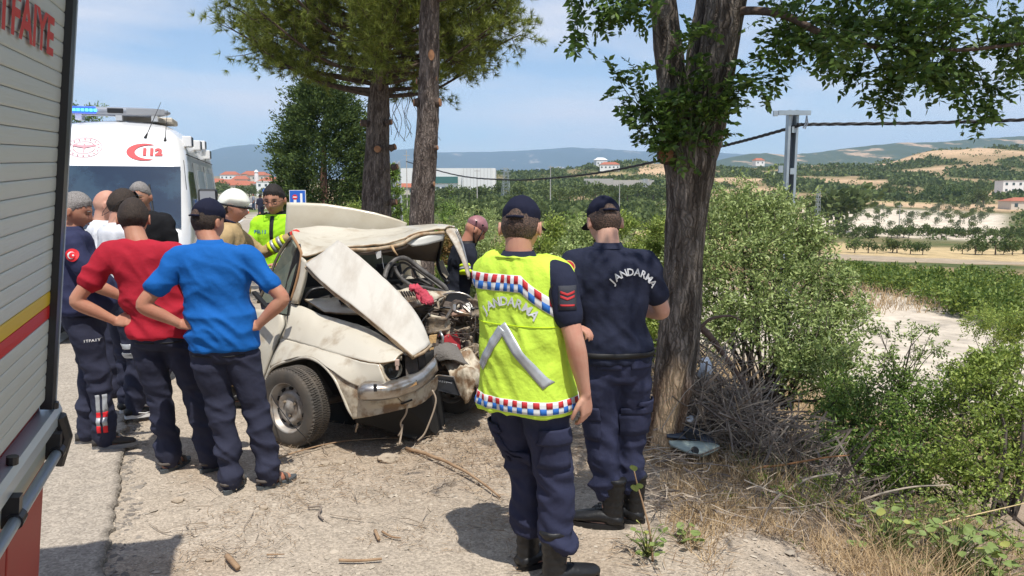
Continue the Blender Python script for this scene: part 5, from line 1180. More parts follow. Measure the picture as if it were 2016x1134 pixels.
plate('emblem_staff', c, [(-.012, .06), (.012, .06), (.004, -.08), (-.004, -.08)], M_PINK, .014)

# ------------------------------------------------------------------ fire engine
Yt = 2.6; At = at(143, 0, Yt); Ab = at(101, 792, Yt); zax = (At-Ab).normalized(); yv = Vector(((468-1008)/FP, 1, 0)); yax = (yv-zax*yv.dot(zax)).normalized(); xax = yax.cross(zax).normalized()
ft = thing('fire_engine', 'red and silver fire engine with roller shutter lettered in red at the left edge', 'fire engine')
fm = Matrix((( *xax, 0), (*yax, 0), (*zax, 0), (0, 0, 0, 1))).transposed(); fm.translation = Ab; ft.matrix_world = fm; fi = fm.inverted()
def tp(px, py, x=0.):
    o = fi @ Vector((0, 0, CH)); d = fi.to_3x3() @ ray(px, py); t = (x-o.x)/d.x; return o+d*t
M_ALU = mat('shutter_aluminium', (.55, .57, .53), rough=.42, metal=.1, col2=(.49, .51, .48), scale=1.5, bump=.15, bscale=90, stretch=(1, .05, 1)); M_YEL = mat('stripe_yellow', (.60, .40, .02), rough=.45); M_RDS = mat('stripe_red', (.50, .010, .012), rough=.45)
M_FRED = mat('fire_red', (.32, .016, .012), rough=.5, col2=(.26, .016, .012), scale=2); M_ALB = mat('rail_aluminium', (.50, .56, .60), rough=.35, metal=.5); M_EDGE = mat('edge_maroon', (.05, .012, .016), rough=.4)
HS = (At-Ab).length+.62; zs = [tp(60, y).z for y in (583, 623)]; y1 = tp(93, 566).z; y0 = tp(93, 598).z; r1_ = tp(87, 603).z; r0_ = tp(87, 634).z
ph_ = .0475; k = 0; z = .03; proto = {}
while z < HS-.05:
    zm = z+ph_/2; m = M_YEL if y0 < zm < y1 else (M_RDS if r0_ < zm < r1_ else M_ALU)
    if m.name not in proto:
        g = Geo(); ps = [(0, .0), (.0045, .0012), (.006, .006), (.0065, .024), (.006, .041), (.0045, .0458), (0, .047), (-.012, .047), (-.012, 0)]
        g.prism([(x, -3.3, zz) for x, zz in ps], (0, 3.22, 0)); o = g.build('slat', m, ft); o.location = (-.01, 0, z); proto[m.name] = o.data
    else: o = bpy.data.objects.new('slat', proto[m.name]); COL.objects.link(o); o.parent = ft; o.location = (-.01, 0, z)
    z += ph_
g = Geo(); g.box((-.0, -.055, HS/2), (.018, .030, HS/2)); g.build('guide_rail', M_BKP, ft); g = Geo(); g.box((.008, -.024, HS/2), (.012, .005, HS/2)); g.build('trim_strip', M_ALB, ft)
g = Geo(); g.box((-.01, -.008, HS/2+.02), (.022, .012, HS/2)); g.build('corner_trim', M_EDGE, ft)
g = Geo(); g.box((-1.2, -1.75, HS/2-.02), (1.17, 1.72, HS/2+.02)); g.build('body_shell', M_FRED, ft)
# lower deck edge, rail with clamps, red lockers
zb = -.02
g = Geo(); g.prism([(-.05, -3.3, zb), (.022, -3.3, zb+.012), (.032, -3.3, zb-.01), (.032, -3.3, zb-.05), (-.05, -3.3, zb-.055)], (0, 3.32, 0)); g.build('deck_edge', M_ALB, ft)
g = Geo(); g.box((.0, -1.7, zb-.105), (.012, 1.66, .045)); g.build('channel', mat('channel_cream', (.50, .49, .40), rough=.5), ft)
g = Geo(); g.tube([(.045, -3.3, zb-.125), (.045, -.09, zb-.125)], .017, 12); g.build('hand_rail', M_ALB, ft, True)
for y in (-.10, -.62, -1.15):
    g = Geo(); g.box((.032, y, zb-.10), (.022, .018, .045)); g.tube([(.045, y-.024, zb-.125), (.045, y+.024, zb-.125)], .023, 12); g.build('rail_clamp', M_BKP, ft); g = Geo(); g.tube([(.015, y+.06, zb+.012), (.015, y+.06, zb+.035)], .016, 10); g.build('catch', M_BKP, ft)
g = Geo(); g.tube([(.03, -.03, zb-.02), (.05, -.01, zb-.10), (.03, -.02, zb-.20)], .025, 10); g.build('tail_lamp', M_BKP, ft)
yy = -.055
for w in (.44, .95, .95, .8):
    g = Geo(); g.box((-.02, yy-w/2, zb-.16-.36), (.018, w/2-.008, .36)); g.build('locker_door', M_FRED, ft, bevel=.006); yy -= w
g = Geo(); g.box((-1.2, -1.72, zb-.16-.35), (1.14, 1.66, .34)); g.build('lower_body', M_BKP, ft)
g = Geo(); g.box((-.03, -.03, zb-.16-.36), (.02, .022, .37)); g.build('corner_post', M_FRED, ft)
for y in (-2.6,): g = Geo(); g.tube([(-.35, y, -.62), (-.08, y, -.62)], .42, 30); g.build('wheel', M_RUB, ft, bevel=.03)
# lettering
e1 = tp(104, 60); TV, TF = textmesh('ITFAIYE', 1.0, .03); xs = [v.x for v in TV]; ysz = [v.y for v in TV]; w = max(xs)-min(xs); zt1 = tp(97, 30).z; zt0 = tp(99, 110).z; hgt = abs(zt1-zt0)*1.0
yend = e1.y; scl = hgt/(max(ysz)-min(ysz)); z0 = min(zt0, zt1)
mk('lettering', [Vector((.004, yend-(max(xs)-v.x)*scl*1.25, z0+(v.y-min(ysz))*scl)) for v in TV], TF, mat('letter_red', (.50, .03, .02), rough=.5), ft)
# ------------------------------------------------------------------ the wrecked car
def paint(name, col, dirt, k=.5):
    m = mat(name, col, col2=dirt, scale=5, lo=.52, hi=.74, rough=.38, coat=.25, bump=.05, bscale=8, detail=9); return m
M_CAR = paint('cream_paint', (.585, .54, .445), (.33, .25, .16)); M_CARD = mat('scraped_paint', (.55, .49, .38), col2=(.22, .14, .08), scale=9, lo=.42, hi=.60, rough=.6, detail=9, bump=.3, bscale=20); M_RUST = mat('torn_metal_edge', (.32, .20, .11), col2=(.50, .42, .30), scale=14, rough=.8)
M_TYRE = mat('tyre', (.075, .068, .060), col2=(.12, .10, .08), scale=5, rough=.9, bump=.3, bscale=70, bdist=.004); M_RIM = mat('rim_grey', (.46, .43, .39), col2=(.24, .18, .13), scale=7, lo=.4, hi=.65, rough=.5, metal=.35)
M_CHR = mat('dull_chrome', (.50, .49, .47), col2=(.26, .19, .13), scale=6, lo=.45, hi=.62, rough=.28, metal=.8, detail=8); M_INT = mat('car_interior', (.018, .017, .016), rough=.8); M_HEADL = mat('headliner', (.17, .135, .11), rough=.9); M_ENG = mat('engine_metal', (.17, .145, .12), col2=(.36, .28, .19), scale=16, rough=.6, metal=.2, bump=.6, bscale=30)
M_ENGD = mat('engine_dark', (.045, .04, .036), col2=(.12, .09, .07), scale=12, rough=.6); M_GLS = mat('car_glass', (.13, .16, .14), rough=.08, spec=.8, col2=(.26, .28, .22), scale=2.5)
CW = thing('wrecked_car', 'cream saloon car with crushed front, folded bonnet and torn open roof', 'car')
def PP(l): return [[at(*q) for q in r] for r in l]
# wheel: steered out, tread facing the camera
def wheel(name, c, n, rad, w, label=None):
    n = Vector(n).normalized(); up = Vector((0, 0, 1)); a = n.cross(up).normalized(); b = a.cross(n).normalized(); K = 56
    prof = [(-w*.5, rad*.64), (-w*.53, rad*.72), (-w*.54, rad*.84), (-w*.50, rad*.94), (-w*.43, rad*.985), (-w*.2, rad), (0, rad*1.002), (w*.2, rad), (w*.43, rad*.985), (w*.50, rad*.94), (w*.54, rad*.84), (w*.53, rad*.72), (w*.5, rad*.64)]
    V = []; F = []
    for k in range(K*2):
        t = math.pi*k/K
        for i, (o, r) in enumerate(prof):
            rr = r+(.0045*(1 if (k+i) % 2 else -1) if 3 < i < 9 and i != 6 else 0)-(.006 if i in (5, 7) else 0); V.append(c+n*o+(a*math.cos(t)+b*math.sin(t))*rr)
    m = len(prof); F = [(k*m+i, k*m+i+1, ((k+1) % (2*K))*m+i+1, ((k+1) % (2*K))*m+i) for k in range(2*K) for i in range(m-1)]
    ty = mk(name, V, F, M_TYRE, CW)
    ty.data.polygons.foreach_set('use_smooth', np.array([not (3 <= (i % (m-1)) <= 8) for i in range(len(F))], dtype=bool))
    # tread lugs
    g = Geo()
    for k in range(100):
        t = 2*math.pi*k/100
        for sd in (-1, 1):
            for o, t2 in ((.34, 0), (.14, .04)):
                d = a*math.cos(t+t2*sd)+b*math.sin(t+t2*sd); tg = (-a*math.sin(t)+b*math.cos(t)); M = Matrix((n, (tg+n*.35*sd).normalized(), d)).transposed(); g.box(c+n*sd*w*o+d*(rad-.0005), (w*.085, .0055, .003), M)
    g.build('tread', M_TYRE, ty)
    V = []; prof = [(w*.46, rad*.655), (w*.50, rad*.64), (w*.42, rad*.60), (w*.22, rad*.57), (w*.12, rad*.50), (w*.20, rad*.44), (w*.30, rad*.40), (w*.32, rad*.33), (w*.22, rad*.27), (w*.26, rad*.16), (w*.36, rad*.10), (w*.37, .0)]
    for k in range(48):
        t = 2*math.pi*k/48
        for o, r in prof: V.append(c+n*o+(a*math.cos(t)+b*math.sin(t))*r)
    m = len(prof); F = [(k*m+i, k*m+i+1, ((k+1) % 48)*m+i+1, ((k+1) % 48)*m+i) for k in range(48) for i in range(m-1)]
    rm = mk('rim', V, F, M_RIM, ty, True)
    for k in range(10):
        t = 2*math.pi*(k+.5)/10; d = a*math.cos(t)+b*math.sin(t); tg = (-a*math.sin(t)+b*math.cos(t)); M = Matrix((n, tg, d)).transposed(); g = Geo(); g.box(c+n*w*.165+d*rad*.475, (.010, .016, .010), M); g.build('rim_slot', M_INT, ty)
    for k in range(3):
        t = 2*math.pi*k/3+.5; d = a*math.cos(t)+b*math.sin(t); g = Geo(); g.tube([c+n*w*.24+d*rad*.22, c+n*w*.33+d*rad*.22], .010, 8); g.build('wheel_nut', M_ENG, ty)
    return ty
WC = at(576, 799, 5.33); WC.z = .278; nrm = Vector((-.54, -.84, .03)); wheel('wheel', WC-nrm*.02, nrm, .285, .165)
C2 = at(893, 782, 6.15); C2.z = .27; wheel('wheel', C2, (-.55, -.83, -.1), .275, .16)
g = Geo(); g.tube([WC+Vector((.05, .05, 0)), C2], .03, 8); g.build('front_axle', M_ENGD, CW)
# fender: upper and lower strips
up = [[(572, 600, 5.98), (600, 606, 5.92), (635, 622, 5.80), (680, 634, 5.62), (730, 652, 5.45), (768, 676, 5.28), (795, 697, 5.14)],
      [(568, 634, 5.90), (592, 640, 5.80), (628, 652, 5.63), (675, 664, 5.43), (722, 680, 5.22), (757, 694, 5.08), (786, 702, 5.02)],
      [(559, 668, 5.84), (584, 674, 5.72), (622, 686, 5.50), (665, 699, 5.28), (712, 711, 5.08), (747, 716, 4.99), (778, 712, 4.98)]]
sheet('fender', PP(up), M_CAR, CW, .012, 6, 5, .006, 7, edge=M_RUST)
lo = [[(559, 669, 5.835), (584, 675, 5.715), (622, 687, 5.495), (665, 700, 5.275), (712, 712, 5.075), (747, 717, 4.985)],
      [(545, 695, 5.80), (574, 694, 5.66), (616, 697, 5.44), (659, 715, 5.19), (712, 738, 5.03), (757, 742, 4.95)],
      [(534, 724, 5.76), (566, 711, 5.62), (610, 704, 5.42), (650, 728, 5.16), (706, 762, 5.01), (768, 764, 4.95)]]
sheet('fender', PP(lo), M_CAR, CW, .012, 6, 5, .005, 7, edge=M_RUST)
fr_ = [[(650, 728, 5.16), (680, 744, 5.08), (722, 762, 5.0), (770, 768, 4.96)], [(668, 764, 5.10), (693, 775, 5.04), (735, 789, 4.99), (790, 790, 5.06)], [(682, 800, 5.07), (702, 800, 5.03), (742, 804, 5.0), (800, 795, 5.12)], [(697, 824, 5.05), (712, 822, 5.02), (750, 816, 5.0), (812, 800, 5.17)]]
sheet('front_valance', PP(fr_), M_CARD, CW, .010, 5, 5, .006, 8, edge=M_RUST)
vl = [[(770, 768, 4.97), (805, 772, 5.10), (835, 758, 5.25), (860, 738, 5.36)], [(790, 790, 5.06), (812, 786, 5.14), (838, 772, 5.28), (860, 752, 5.38)], [(800, 804, 5.13), (818, 799, 5.18), (840, 786, 5.30), (858, 766, 5.40)]]
sheet('lower_valance', PP(vl), M_CARD, CW, .010, 5, 4, .008, 9, edge=M_RUST)
# rear sweep of fender down to the sill
sw = [[(559, 668, 5.85), (546, 694, 5.82), (534, 722, 5.78)], [(556, 668, 5.90), (538, 706, 5.86), (519, 757, 5.84)]]
sheet('fender_edge', PP(sw), M_CAR, CW, .01, 4, 3)
# wheel arch lip and dark well
arch = [at(*q) for q in ((520, 757, 5.80), (533, 728, 5.75), (552, 716, 5.66), (572, 710, 5.60), (600, 704, 5.46), (622, 710, 5.32), (641, 724, 5.20), (660, 748, 5.11), (675, 780, 5.07), (686, 806, 5.05), (698, 824, 5.05))]
g = Geo(); g.tube([Vector(p) for p in crom(arch, 4)], .011, 6); g.build('arch_lip', M_CAR, CW, True)
inn = [p+Vector((.50, .52, .0)) for p in arch]; V, F = grid_mesh([[Vector(p) for p in crom(arch, 3)], [Vector(p) for p in crom(inn, 3)]]); mk('wheel_well', V, F, M_INT, CW)
g = Geo(); q = [at(610, 700, 5.95), at(700, 700, 5.75), at(850, 700, 5.9), at(850, 790, 6.0), at(700, 850, 5.75), at(560, 850, 6.05)]; g.prism(q, (.05, .25, 0)); g.build('engine_bay_wall', M_INT, CW)
g = Geo(); q = [at(700, 822, 5.12), at(800, 800, 5.25), at(852, 772, 5.45), at(862, 860, 5.5), at(820, 868, 5.4), at(770, 850, 5.3), at(700, 832, 5.2)]; g.prism(q, (.03, .3, 0)); g.build('splash_guard', M_INT, CW)
# door gap, door, sill, mirror
dr = [[(380, 600, 6.9), (440, 606, 6.55), (505, 610, 6.15), (556, 612, 5.98)], [(380, 650, 6.85), (440, 652, 6.5), (502, 655, 6.08), (563, 640, 5.93)], [(385, 690, 6.82), (440, 694, 6.45), (500, 698, 6.04), (548, 676, 5.90)], [(390, 740, 6.85), (440, 745, 6.48), (500, 752, 6.06), (522, 748, 5.92)]]
sheet('door', PP(dr), M_CAR, CW, .03, 4, 4, .004)
g = Geo(); g.bar(at(390, 764, 6.9), at(524, 768, 5.95), .09, .07); g.build('sill', M_CARD, CW)
g = Geo(); g.tube([at(440, 673, 6.46), at(553, 677, 5.90)], .006, 5); g.build('door_trim', M_CHR, CW)
g = Geo(); M = Matrix.Rotation(R(-8), 3, 'Z') @ Matrix.Rotation(R(10), 3, 'Y'); g.box(at(553, 606, 5.75), (.075, .02, .052), M); mo = g.build('door_mirror', M_BKP, CW, bevel=.012); g = Geo(); g.box(at(551, 606, 5.72), (.060, .008, .038), M); g.build('mirror_glass', M_GLS, mo)
g = Geo(); g.bar(at(500, 575, 5.95), at(532, 612, 5.80), .035, .02); g.build('mirror_arm', M_BKP, mo)
# side window frame and pillar
g = Geo()
fp = [at(*q) for q in ((574, 466, 6.12), (548, 503, 6.30), (528, 552, 6.34), (508, 596, 6.34))]; g.tube([Vector(p) for p in crom(fp, 4)], .014, 6); g.build('door_window_frame', M_CHR, CW, True)
g = Geo(); g.prism([at(573, 472, 6.14), at(589, 500, 6.05), at(576, 560, 6.03), at(560, 596, 6.03), at(512, 596, 6.32), at(532, 548, 6.34), at(552, 504, 6.28)], (.01, .02, 0)); g.build('door_window', M_GLS, CW)
g = Geo(); fp = [at(*q) for q in ((575, 464, 6.08), (590, 490, 6.0), (593, 506, 5.98), (586, 545, 5.97), (573, 592, 5.97))]; g.tube([Vector(p) for p in crom(fp, 4)], .012, 6); g.build('door_seal', mat('seal_tan', (.36, .20, .10), rough=.8), CW, True)
g = Geo(); g.prism([at(587, 480, 6.04), at(592, 508, 6.02), at(580, 552, 6.02), at(566, 590, 6.02), at(556, 590, 6.06), at(566, 545, 6.10), at(578, 500, 6.10)], (.01, .03, 0)); g.build('pillar_trim', M_BKP, CW)
sheet('windscreen_pillar', PP([[(593, 506, 5.96), (588, 548, 5.95), (572, 597, 5.95)], [(603, 514, 5.93), (598, 550, 5.92), (584, 598, 5.92)], [(608, 520, 5.97), (603, 556, 5.97), (590, 600, 5.97)]]), M_CAR, CW, .012, 4, 4)
# roof, dented, torn at the front
rf = [[(579, 454, 6.95), (632, 447, 6.98), (690, 452, 7.0), (745, 455, 7.05), (800, 450, 7.1), (852, 445, 7.1), (897, 450, 7.0)],
      [(575, 458, 6.7), (625, 462, 6.75), (682, 462, 6.8), (740, 458, 6.85), (795, 452, 6.9), (848, 446, 6.95), (893, 449, 6.9)],
      [(576, 466, 6.35), (618, 474, 6.5), (672, 474, 6.6), (738, 466, 6.7), (790, 458, 6.75), (840, 449, 6.75), (887, 449, 6.75)],
      [(589, 488, 6.08), (618, 492, 6.12), (668, 484, 6.2), (732, 478, 6.3), (788, 467, 6.45), (832, 453, 6.55), (880, 449, 6.62)],
      [(594, 506, 5.98), (612, 507, 5.98), (655, 491, 6.02), (726, 485, 6.12), (786, 475, 6.3), (822, 460, 6.42), (874, 453, 6.55)]]
sheet('roof', PP(rf), M_CAR, CW, .014, 6, 5, .014, 3.5, edge=M_RUST)
hd = [at(*q) for q in ((598, 516, 5.97), (612, 509, 5.96), (645, 495, 5.99), (690, 489, 6.05), (726, 487, 6.1), (765, 482, 6.22), (792, 476, 6.3), (806, 467, 6.34), (830, 457, 6.43), (874, 454, 6.54))]
g = Geo(); cc = [Vector(p) for p in crom(hd, 4)]; g.tube([p+Vector((0, .01, -.018+.006*noise.noise(p*9))) for p in cc], .016, 7); g.build('roof_header', M_RUST, CW, True)
g = Geo(); g.tube([p+Vector((0, .05, -.05)) for p in cc], .014, 6); g.build('header_trim', M_HEADL, CW, True)
sheet('headliner', PP([[(700, 490, 6.2), (760, 484, 6.35), (800, 476, 6.45), (870, 460, 6.65)], [(712, 494, 6.45), (765, 494, 6.55), (815, 492, 6.65), (868, 482, 6.75)], [(725, 497, 6.7), (775, 503, 6.75), (825, 510, 6.85), (862, 514, 6.9)]]), M_HEADL, CW, .012, 4, 4, .01, 8)
sheet('sun_visor', PP([[(797, 478, 6.36), (830, 467, 6.45), (872, 456, 6.56)], [(812, 486, 6.38), (840, 482, 6.46), (870, 473, 6.56)]]), mat('visor_white', (.62, .61, .56), rough=.6), CW, .02, 4, 3)
g = Geo(); g.tube([at(771, 484, 6.2), at(776, 494, 6.15), at(783, 503, 6.15)], [.014, .010, .005], 6); g.build('torn_tag', mat('torn_foam', (.45, .30, .16), rough=.9), CW, True)
g = Geo(); g.prism([at(739, 496, 6.15), at(750, 494, 6.15), at(750, 507, 6.15), at(742, 510, 6.15)], (0, .01, 0)); mp_ = g.build('hanging_plate', mat('tag_white', (.6, .6, .58), rough=.6), CW)
g = Geo(); g.tube([at(748, 487, 6.18), at(751, 500, 6.16), at(753, 515, 6.16), at(756, 530, 6.16)], .003, 5); g.build('hanging_chain', M_CHR, CW)
# broken pillar standing out to the right
sheet('roof_pillar', PP([[(874, 452, 6.60), (893, 480, 6.55), (909, 515, 6.5), (920, 546, 6.45)], [(886, 449, 6.62), (903, 480, 6.56), (917, 515, 6.5), (925, 546, 6.45)], [(898, 450, 6.66), (910, 480, 6.6), (921, 515, 6.54), (926, 543, 6.5)]]), mat('pillar_white', (.60, .57, .50), col2=(.33, .25, .17), scale=12, rough=.5), CW, .014, 5, 3)
g = Geo(); g.tube([Vector(p) for p in crom([at(898, 449, 6.62), at(911, 482, 6.56), at(924, 540, 6.48), at(921, 549, 6.46)], 4)], .007, 5); g.build('pillar_edge', M_CHR, CW, True)
g = Geo(); g.tube([Vector(p) for p in crom([at(872, 458, 6.6), at(868, 485, 6.75), at(862, 515, 6.85), at(868, 538, 6.8), at(882, 556, 6.7)], 4)], .018, 7); g.build('inner_pillar', M_BKP, CW, True)
g = Geo(); g.prism([at(864, 515, 6.8), at(870, 512, 6.8), at(884, 542, 6.7), at(879, 548, 6.7), at(869, 536, 6.75)], (.0, .03, 0)); g.build('pillar_trim', mat('trim_beige', (.40, .35, .27), rough=.6), CW)
# boot lid standing up behind the roof
sheet('boot_lid', PP([[(566, 399, 7.12), (640, 402, 7.15), (715, 414, 7.2), (765, 426, 7.22), (801, 440, 7.24)], [(563, 440, 7.10), (640, 440, 7.13), (712, 445, 7.18), (762, 450, 7.2), (798, 455, 7.22)], [(560, 484, 7.08), (640, 484, 7.12), (710, 484, 7.16), (760, 484, 7.18), (796, 484, 7.2)]]), mat('lid_paint', (.58, .53, .42), col2=(.46, .40, .29), scale=2, rough=.32, coat=.5), CW, .02, 6, 4, .004, 3)
# rear body shell behind the people
A = at(556, 640, 5.98); back = Vector((-.33, .944, 0)); rt = Vector((.944, .33, 0)); A = Vector((A.x, A.y, 0))
def car(u, v, z): p = A+back*u+rt*v; return Vector((p.x, p.y, z))
g = Geo(); g.prism([car(.1, .0, .25), car(.1, 0, .86), car(2.0, 0, .90), car(2.7, .05, .86), (car(2.75, .05, .45))], rt*.04); g.prism([car(.1, 1.4, .25), car(.1, 1.4, .86), car(2.0, 1.4, .90), car(2.7, 1.35, .86), car(2.75, 1.35, .45)], rt*.04); g.build('side_panel', M_CAR, CW)
g = Geo(); g.prism([car(2.72, .05, .35), car(2.72, .05, .86), car(2.72, 1.38, .86), car(2.72, 1.38, .35)], back*.04); g.build('rear_panel', M_CAR, CW); g = Geo(); g.prism([car(.1, 0, .24), car(.1, 1.42, .24), car(2.7, 1.38, .28), car(2.7, 0, .28)], (0, 0, .05)); g.build('floor_pan', M_INT, CW)
for v in (.03, 1.4):
    g = Geo(); g.bar(car(1.15, v, .86), car(1.25, v+.08*(1 if v < .5 else -1), 1.32), .06, .04); g.build('centre_pillar', M_CAR, CW); g = Geo(); g.bar(car(2.0, v, .88), car(1.75, v+.08*(1 if v < .5 else -1), 1.34), .12, .05); g.build('rear_pillar', M_CAR, CW)
g = Geo(); g.tube([car(2.05, -.06, .28), car(2.05, .12, .28)], .285, 32); g.build('wheel', M_TYRE, CW); g = Geo(); g.tube([car(2.05, 1.3, .28), car(2.05, 1.46, .28)], .285, 32); g.build('wheel', M_TYRE, CW)
for v in (.35, 1.05):
    g = Geo(); g.add(loft([(0, 0, .30, .22, .22), (0, 0, .48, .23, .24), (0, .0, .52, .2, .2)], 16, 3)); g.add(loft([(0, .22, .45, .21, .07), (0, .28, .75, .20, .07), (0, .34, .98, .14, .05), (0, .36, 1.12, .12, .04)], 16, 3)); o = g.build('seat', M_INT, CW, True); o.location = car(.75, v, 0); o.rotation_euler = (0, 0, R(19))
sheet('parcel_shelf', [[car(1.8, .1, .88), car(1.8, .7, .9), car(1.8, 1.3, .88)], [car(2.2, .1, .9), car(2.2, .7, .9), car(2.2, 1.3, .9)]], M_INT, CW, .02)
sheet('rear_window', [[car(1.78, .15, 1.3), car(1.78, .7, 1.33), car(1.78, 1.28, 1.3)], [car(2.1, .12, .92), car(2.1, .7, .92), car(2.1, 1.3, .92)]], mat('rear_glass', (.20, .22, .18), rough=.1, spec=.8), CW, .01)
# folded bonnet resting on the windscreen opening
bn = [[(600, 522, 5.80), (640, 560, 5.62), (700, 607, 5.40), (760, 655, 5.20), (813, 700, 5.04)],
      [(624, 504, 5.84), (663, 540, 5.68), (718, 588, 5.46), (775, 640, 5.26), (828, 692, 5.11)],
      [(647, 487, 5.88), (690, 528, 5.72), (742, 580, 5.50), (793, 632, 5.32), (840, 684, 5.18)],
      [(666, 472, 5.93), (716, 512, 5.78), (772, 562, 5.58), (822, 620, 5.42), (848, 677, 5.26)]]
M_BON = mat('bonnet_paint', (.54, .51, .45), col2=(.36, .31, .25), scale=2.2, lo=.45, hi=.8, rough=.45, detail=10, stretch=(3, 1, 1))
sheet('bonnet', PP(bn), M_BON, CW, .028, 6, 6, .007, 4, edge=M_RUST)
g = Geo(); bb = [Vector(p)+Vector((0, .03, -.022)) for p in crom([at(*q) for q in bn[0]], 6)]; g.tube([p+Vector((0, 0, .006*noise.noise(p*20))) for p in bb], .013, 6); g.build('bonnet_rim', M_RUST, CW, True)
bb = [at(813, 700, 5.05), at(832, 692, 5.13), at(848, 677, 5.26)]; g = Geo(); g.tube([p+Vector((0, .01, -.01)) for p in bb], .014, 6); g.build('bonnet_lip', M_RUST, CW, True)
# cowl, vents, dashboard
sheet('cowl', PP([[(600, 594, 5.98), (660, 590, 6.0), (720, 580, 6.1), (800, 574, 6.3), (894, 576, 6.5)], [(640, 618, 5.85), (690, 622, 5.80), (730, 618, 5.9), (800, 605, 6.05), (862, 596, 6.3)]]), M_CAR, CW, .02, 4, 3, .01, 5, edge=M_RUST)
sheet('vent_panel', PP([[(786, 574, 6.0), (806, 568, 6.05), (826, 574, 6.1), (894, 576, 6.35)], [(808, 608, 5.86), (826, 604, 5.9), (850, 594, 6.0), (880, 582, 6.25)]]), M_CARD, CW, .012, 4, 3)
for k in range(7): g = Geo(); g.bar(at(790+k*5, 574-k*.2, 5.93), at(796+k*5, 584-k*.4, 5.90), .010, .012); g.build('vent_slot', M_INT, CW)
for k in range(7): g = Geo(); g.bar(at(668+k*3.4, 591+k*.3, 5.90), at(673+k*3.4, 599+k*.3, 5.86), .008, .012); g.build('vent_slot', M_INT, CW)
sheet('dashboard', PP([[(596, 572, 6.35), (650, 566, 6.35), (730, 558, 6.45), (850, 552, 6.7)], [(600, 596, 6.1), (660, 592, 6.1), (730, 580, 6.2), (850, 572, 6.5)], [(600, 640, 6.2), (660, 640, 6.2), (730, 640, 6.3), (850, 640, 6.6)]]), M_INT, CW, .02, 4, 4, .02, 6)
g = Geo(); g.tube([Vector(p) for p in crom([at(600, 590, 6.0), at(612, 572, 6.0), at(640, 567, 6.05), at(664, 574, 6.0), at(650, 584, 5.95)], 4)], .014, 6); g.build('steering_wheel', M_BKP, CW, True)
# windscreen rubber hanging in loops
M_RUBS = mat('rubber_seal', (.05, .047, .045), col2=(.14, .13, .12), scale=12, rough=.5)
for pl, r in ((((757, 548, 6.2), (763, 528, 6.25), (778, 511, 6.3), (795, 508, 6.35), (812, 517, 6.4), (835, 535, 6.4), (860, 553, 6.4), (876, 566, 6.4), (880, 578, 6.4)), .021), (((880, 577, 6.4), (862, 572, 6.35), (835, 566, 6.3), (812, 563, 6.28), (790, 548, 6.28), (779, 532, 6.3), (777, 524, 6.3)), .017), (((770, 545, 6.3), (776, 527, 6.35), (792, 517, 6.4), (812, 526, 6.45), (840, 546, 6.5), (872, 570, 6.45)), .010), (((790, 545, 6.35), (800, 530, 6.5), (812, 528, 6.55), (822, 545, 6.5), (850, 562, 6.5)), .012)):
    g = Geo(); g.tube([Vector(p) for p in crom([at(*q) for q in pl], 5)], r, 7); g.build('windscreen_seal', M_RUBS, CW, True)
# pink cloth draped over the cowl
cl = [[(806, 562, 5.86), (818, 562, 5.86), (832, 567, 5.88)], [(808, 572, 5.80), (822, 573, 5.78), (843, 580, 5.84)], [(820, 585, 5.78), (832, 586, 5.76), (851, 587, 5.82)], [(832, 603, 5.77), (842, 604, 5.76), (853, 600, 5.80)]]
o = sheet('cloth', PP(cl), cloth('cloth_pink', (.60, .09, .13), .7, .9, 60, 1.), None, .005, 8, 8, .030, 22); tag(o, 'crumpled pink red cloth lying over the vent panel of the wreck', 'cloth')
# nose: headlamp, grille hole, bumper
g = Geo(); c = at(772, 727, 5.04); 
for k in range(14):
    pass
V = []; F = []; n = 24; D = Vector((.35, -.93, .0)).normalized(); ax_, ay_ = frame_of(D)
for i, (r, o) in enumerate(((.066, -.03), (.068, .01), (.060, .0), (.045, -.03), (.02, -.05), (.001, -.055))): V += [c+D*(o)+(ax_*math.cos(2*math.pi*k/n)+ay_*math.sin(2*math.pi*k/n))*r for k in range(n)]
F = [(i*n+k, i*n+(k+1) % n, (i+1)*n+(k+1) % n, (i+1)*n+k) for i in range(5) for k in range(n)]; mk('headlamp', V, F, mat('lamp_bowl', (.20, .21, .20), rough=.25, metal=.6, col2=(.10, .08, .06), scale=20), CW, True)
g = Geo(); q = at(782, 714, 4.98); g.box(q, (.014, .014, .022)); g.box(q+Vector((.0, -.005, -.03)), (.009, .009, .02)); g.build('lamp_holder', mat('bulb_pink', (.50, .36, .30), rough=.6), CW, bevel=.004)
sheet('headlamp_panel', PP([[(748, 714, 5.0), (766, 706, 5.03), (790, 700, 5.08)], [(750, 722, 5.0), (768, 712, 5.05), (790, 707, 5.1)]]), M_CARD, CW, .01, 4, 2)
sheet('headlamp_panel', PP([[(748, 716, 4.985), (751, 730, 4.97), (758, 745, 4.97), (776, 757, 4.99)], [(756, 722, 5.0), (758, 734, 4.99), (766, 747, 4.99), (786, 757, 5.03)]]), M_CARD, CW, .01, 4, 2, .006, 18)
sheet('grille_back', PP([[(790, 700, 5.25), (815, 705, 5.3), (850, 688, 5.5)], [(786, 755, 5.2), (815, 752, 5.3), (850, 712, 5.5)]]), M_INT, CW, .02, 4, 3, .02, 9)
for a_, b_ in (((803, 700, 5.18), (806, 744, 5.12)), ((815, 706, 5.2), (818, 738, 5.16)), ((828, 690, 5.3), (831, 728, 5.26))): g = Geo(); g.bar(at(*a_), at(*b_), .045, .02); g.build('grille_bracket', M_ENGD, CW)
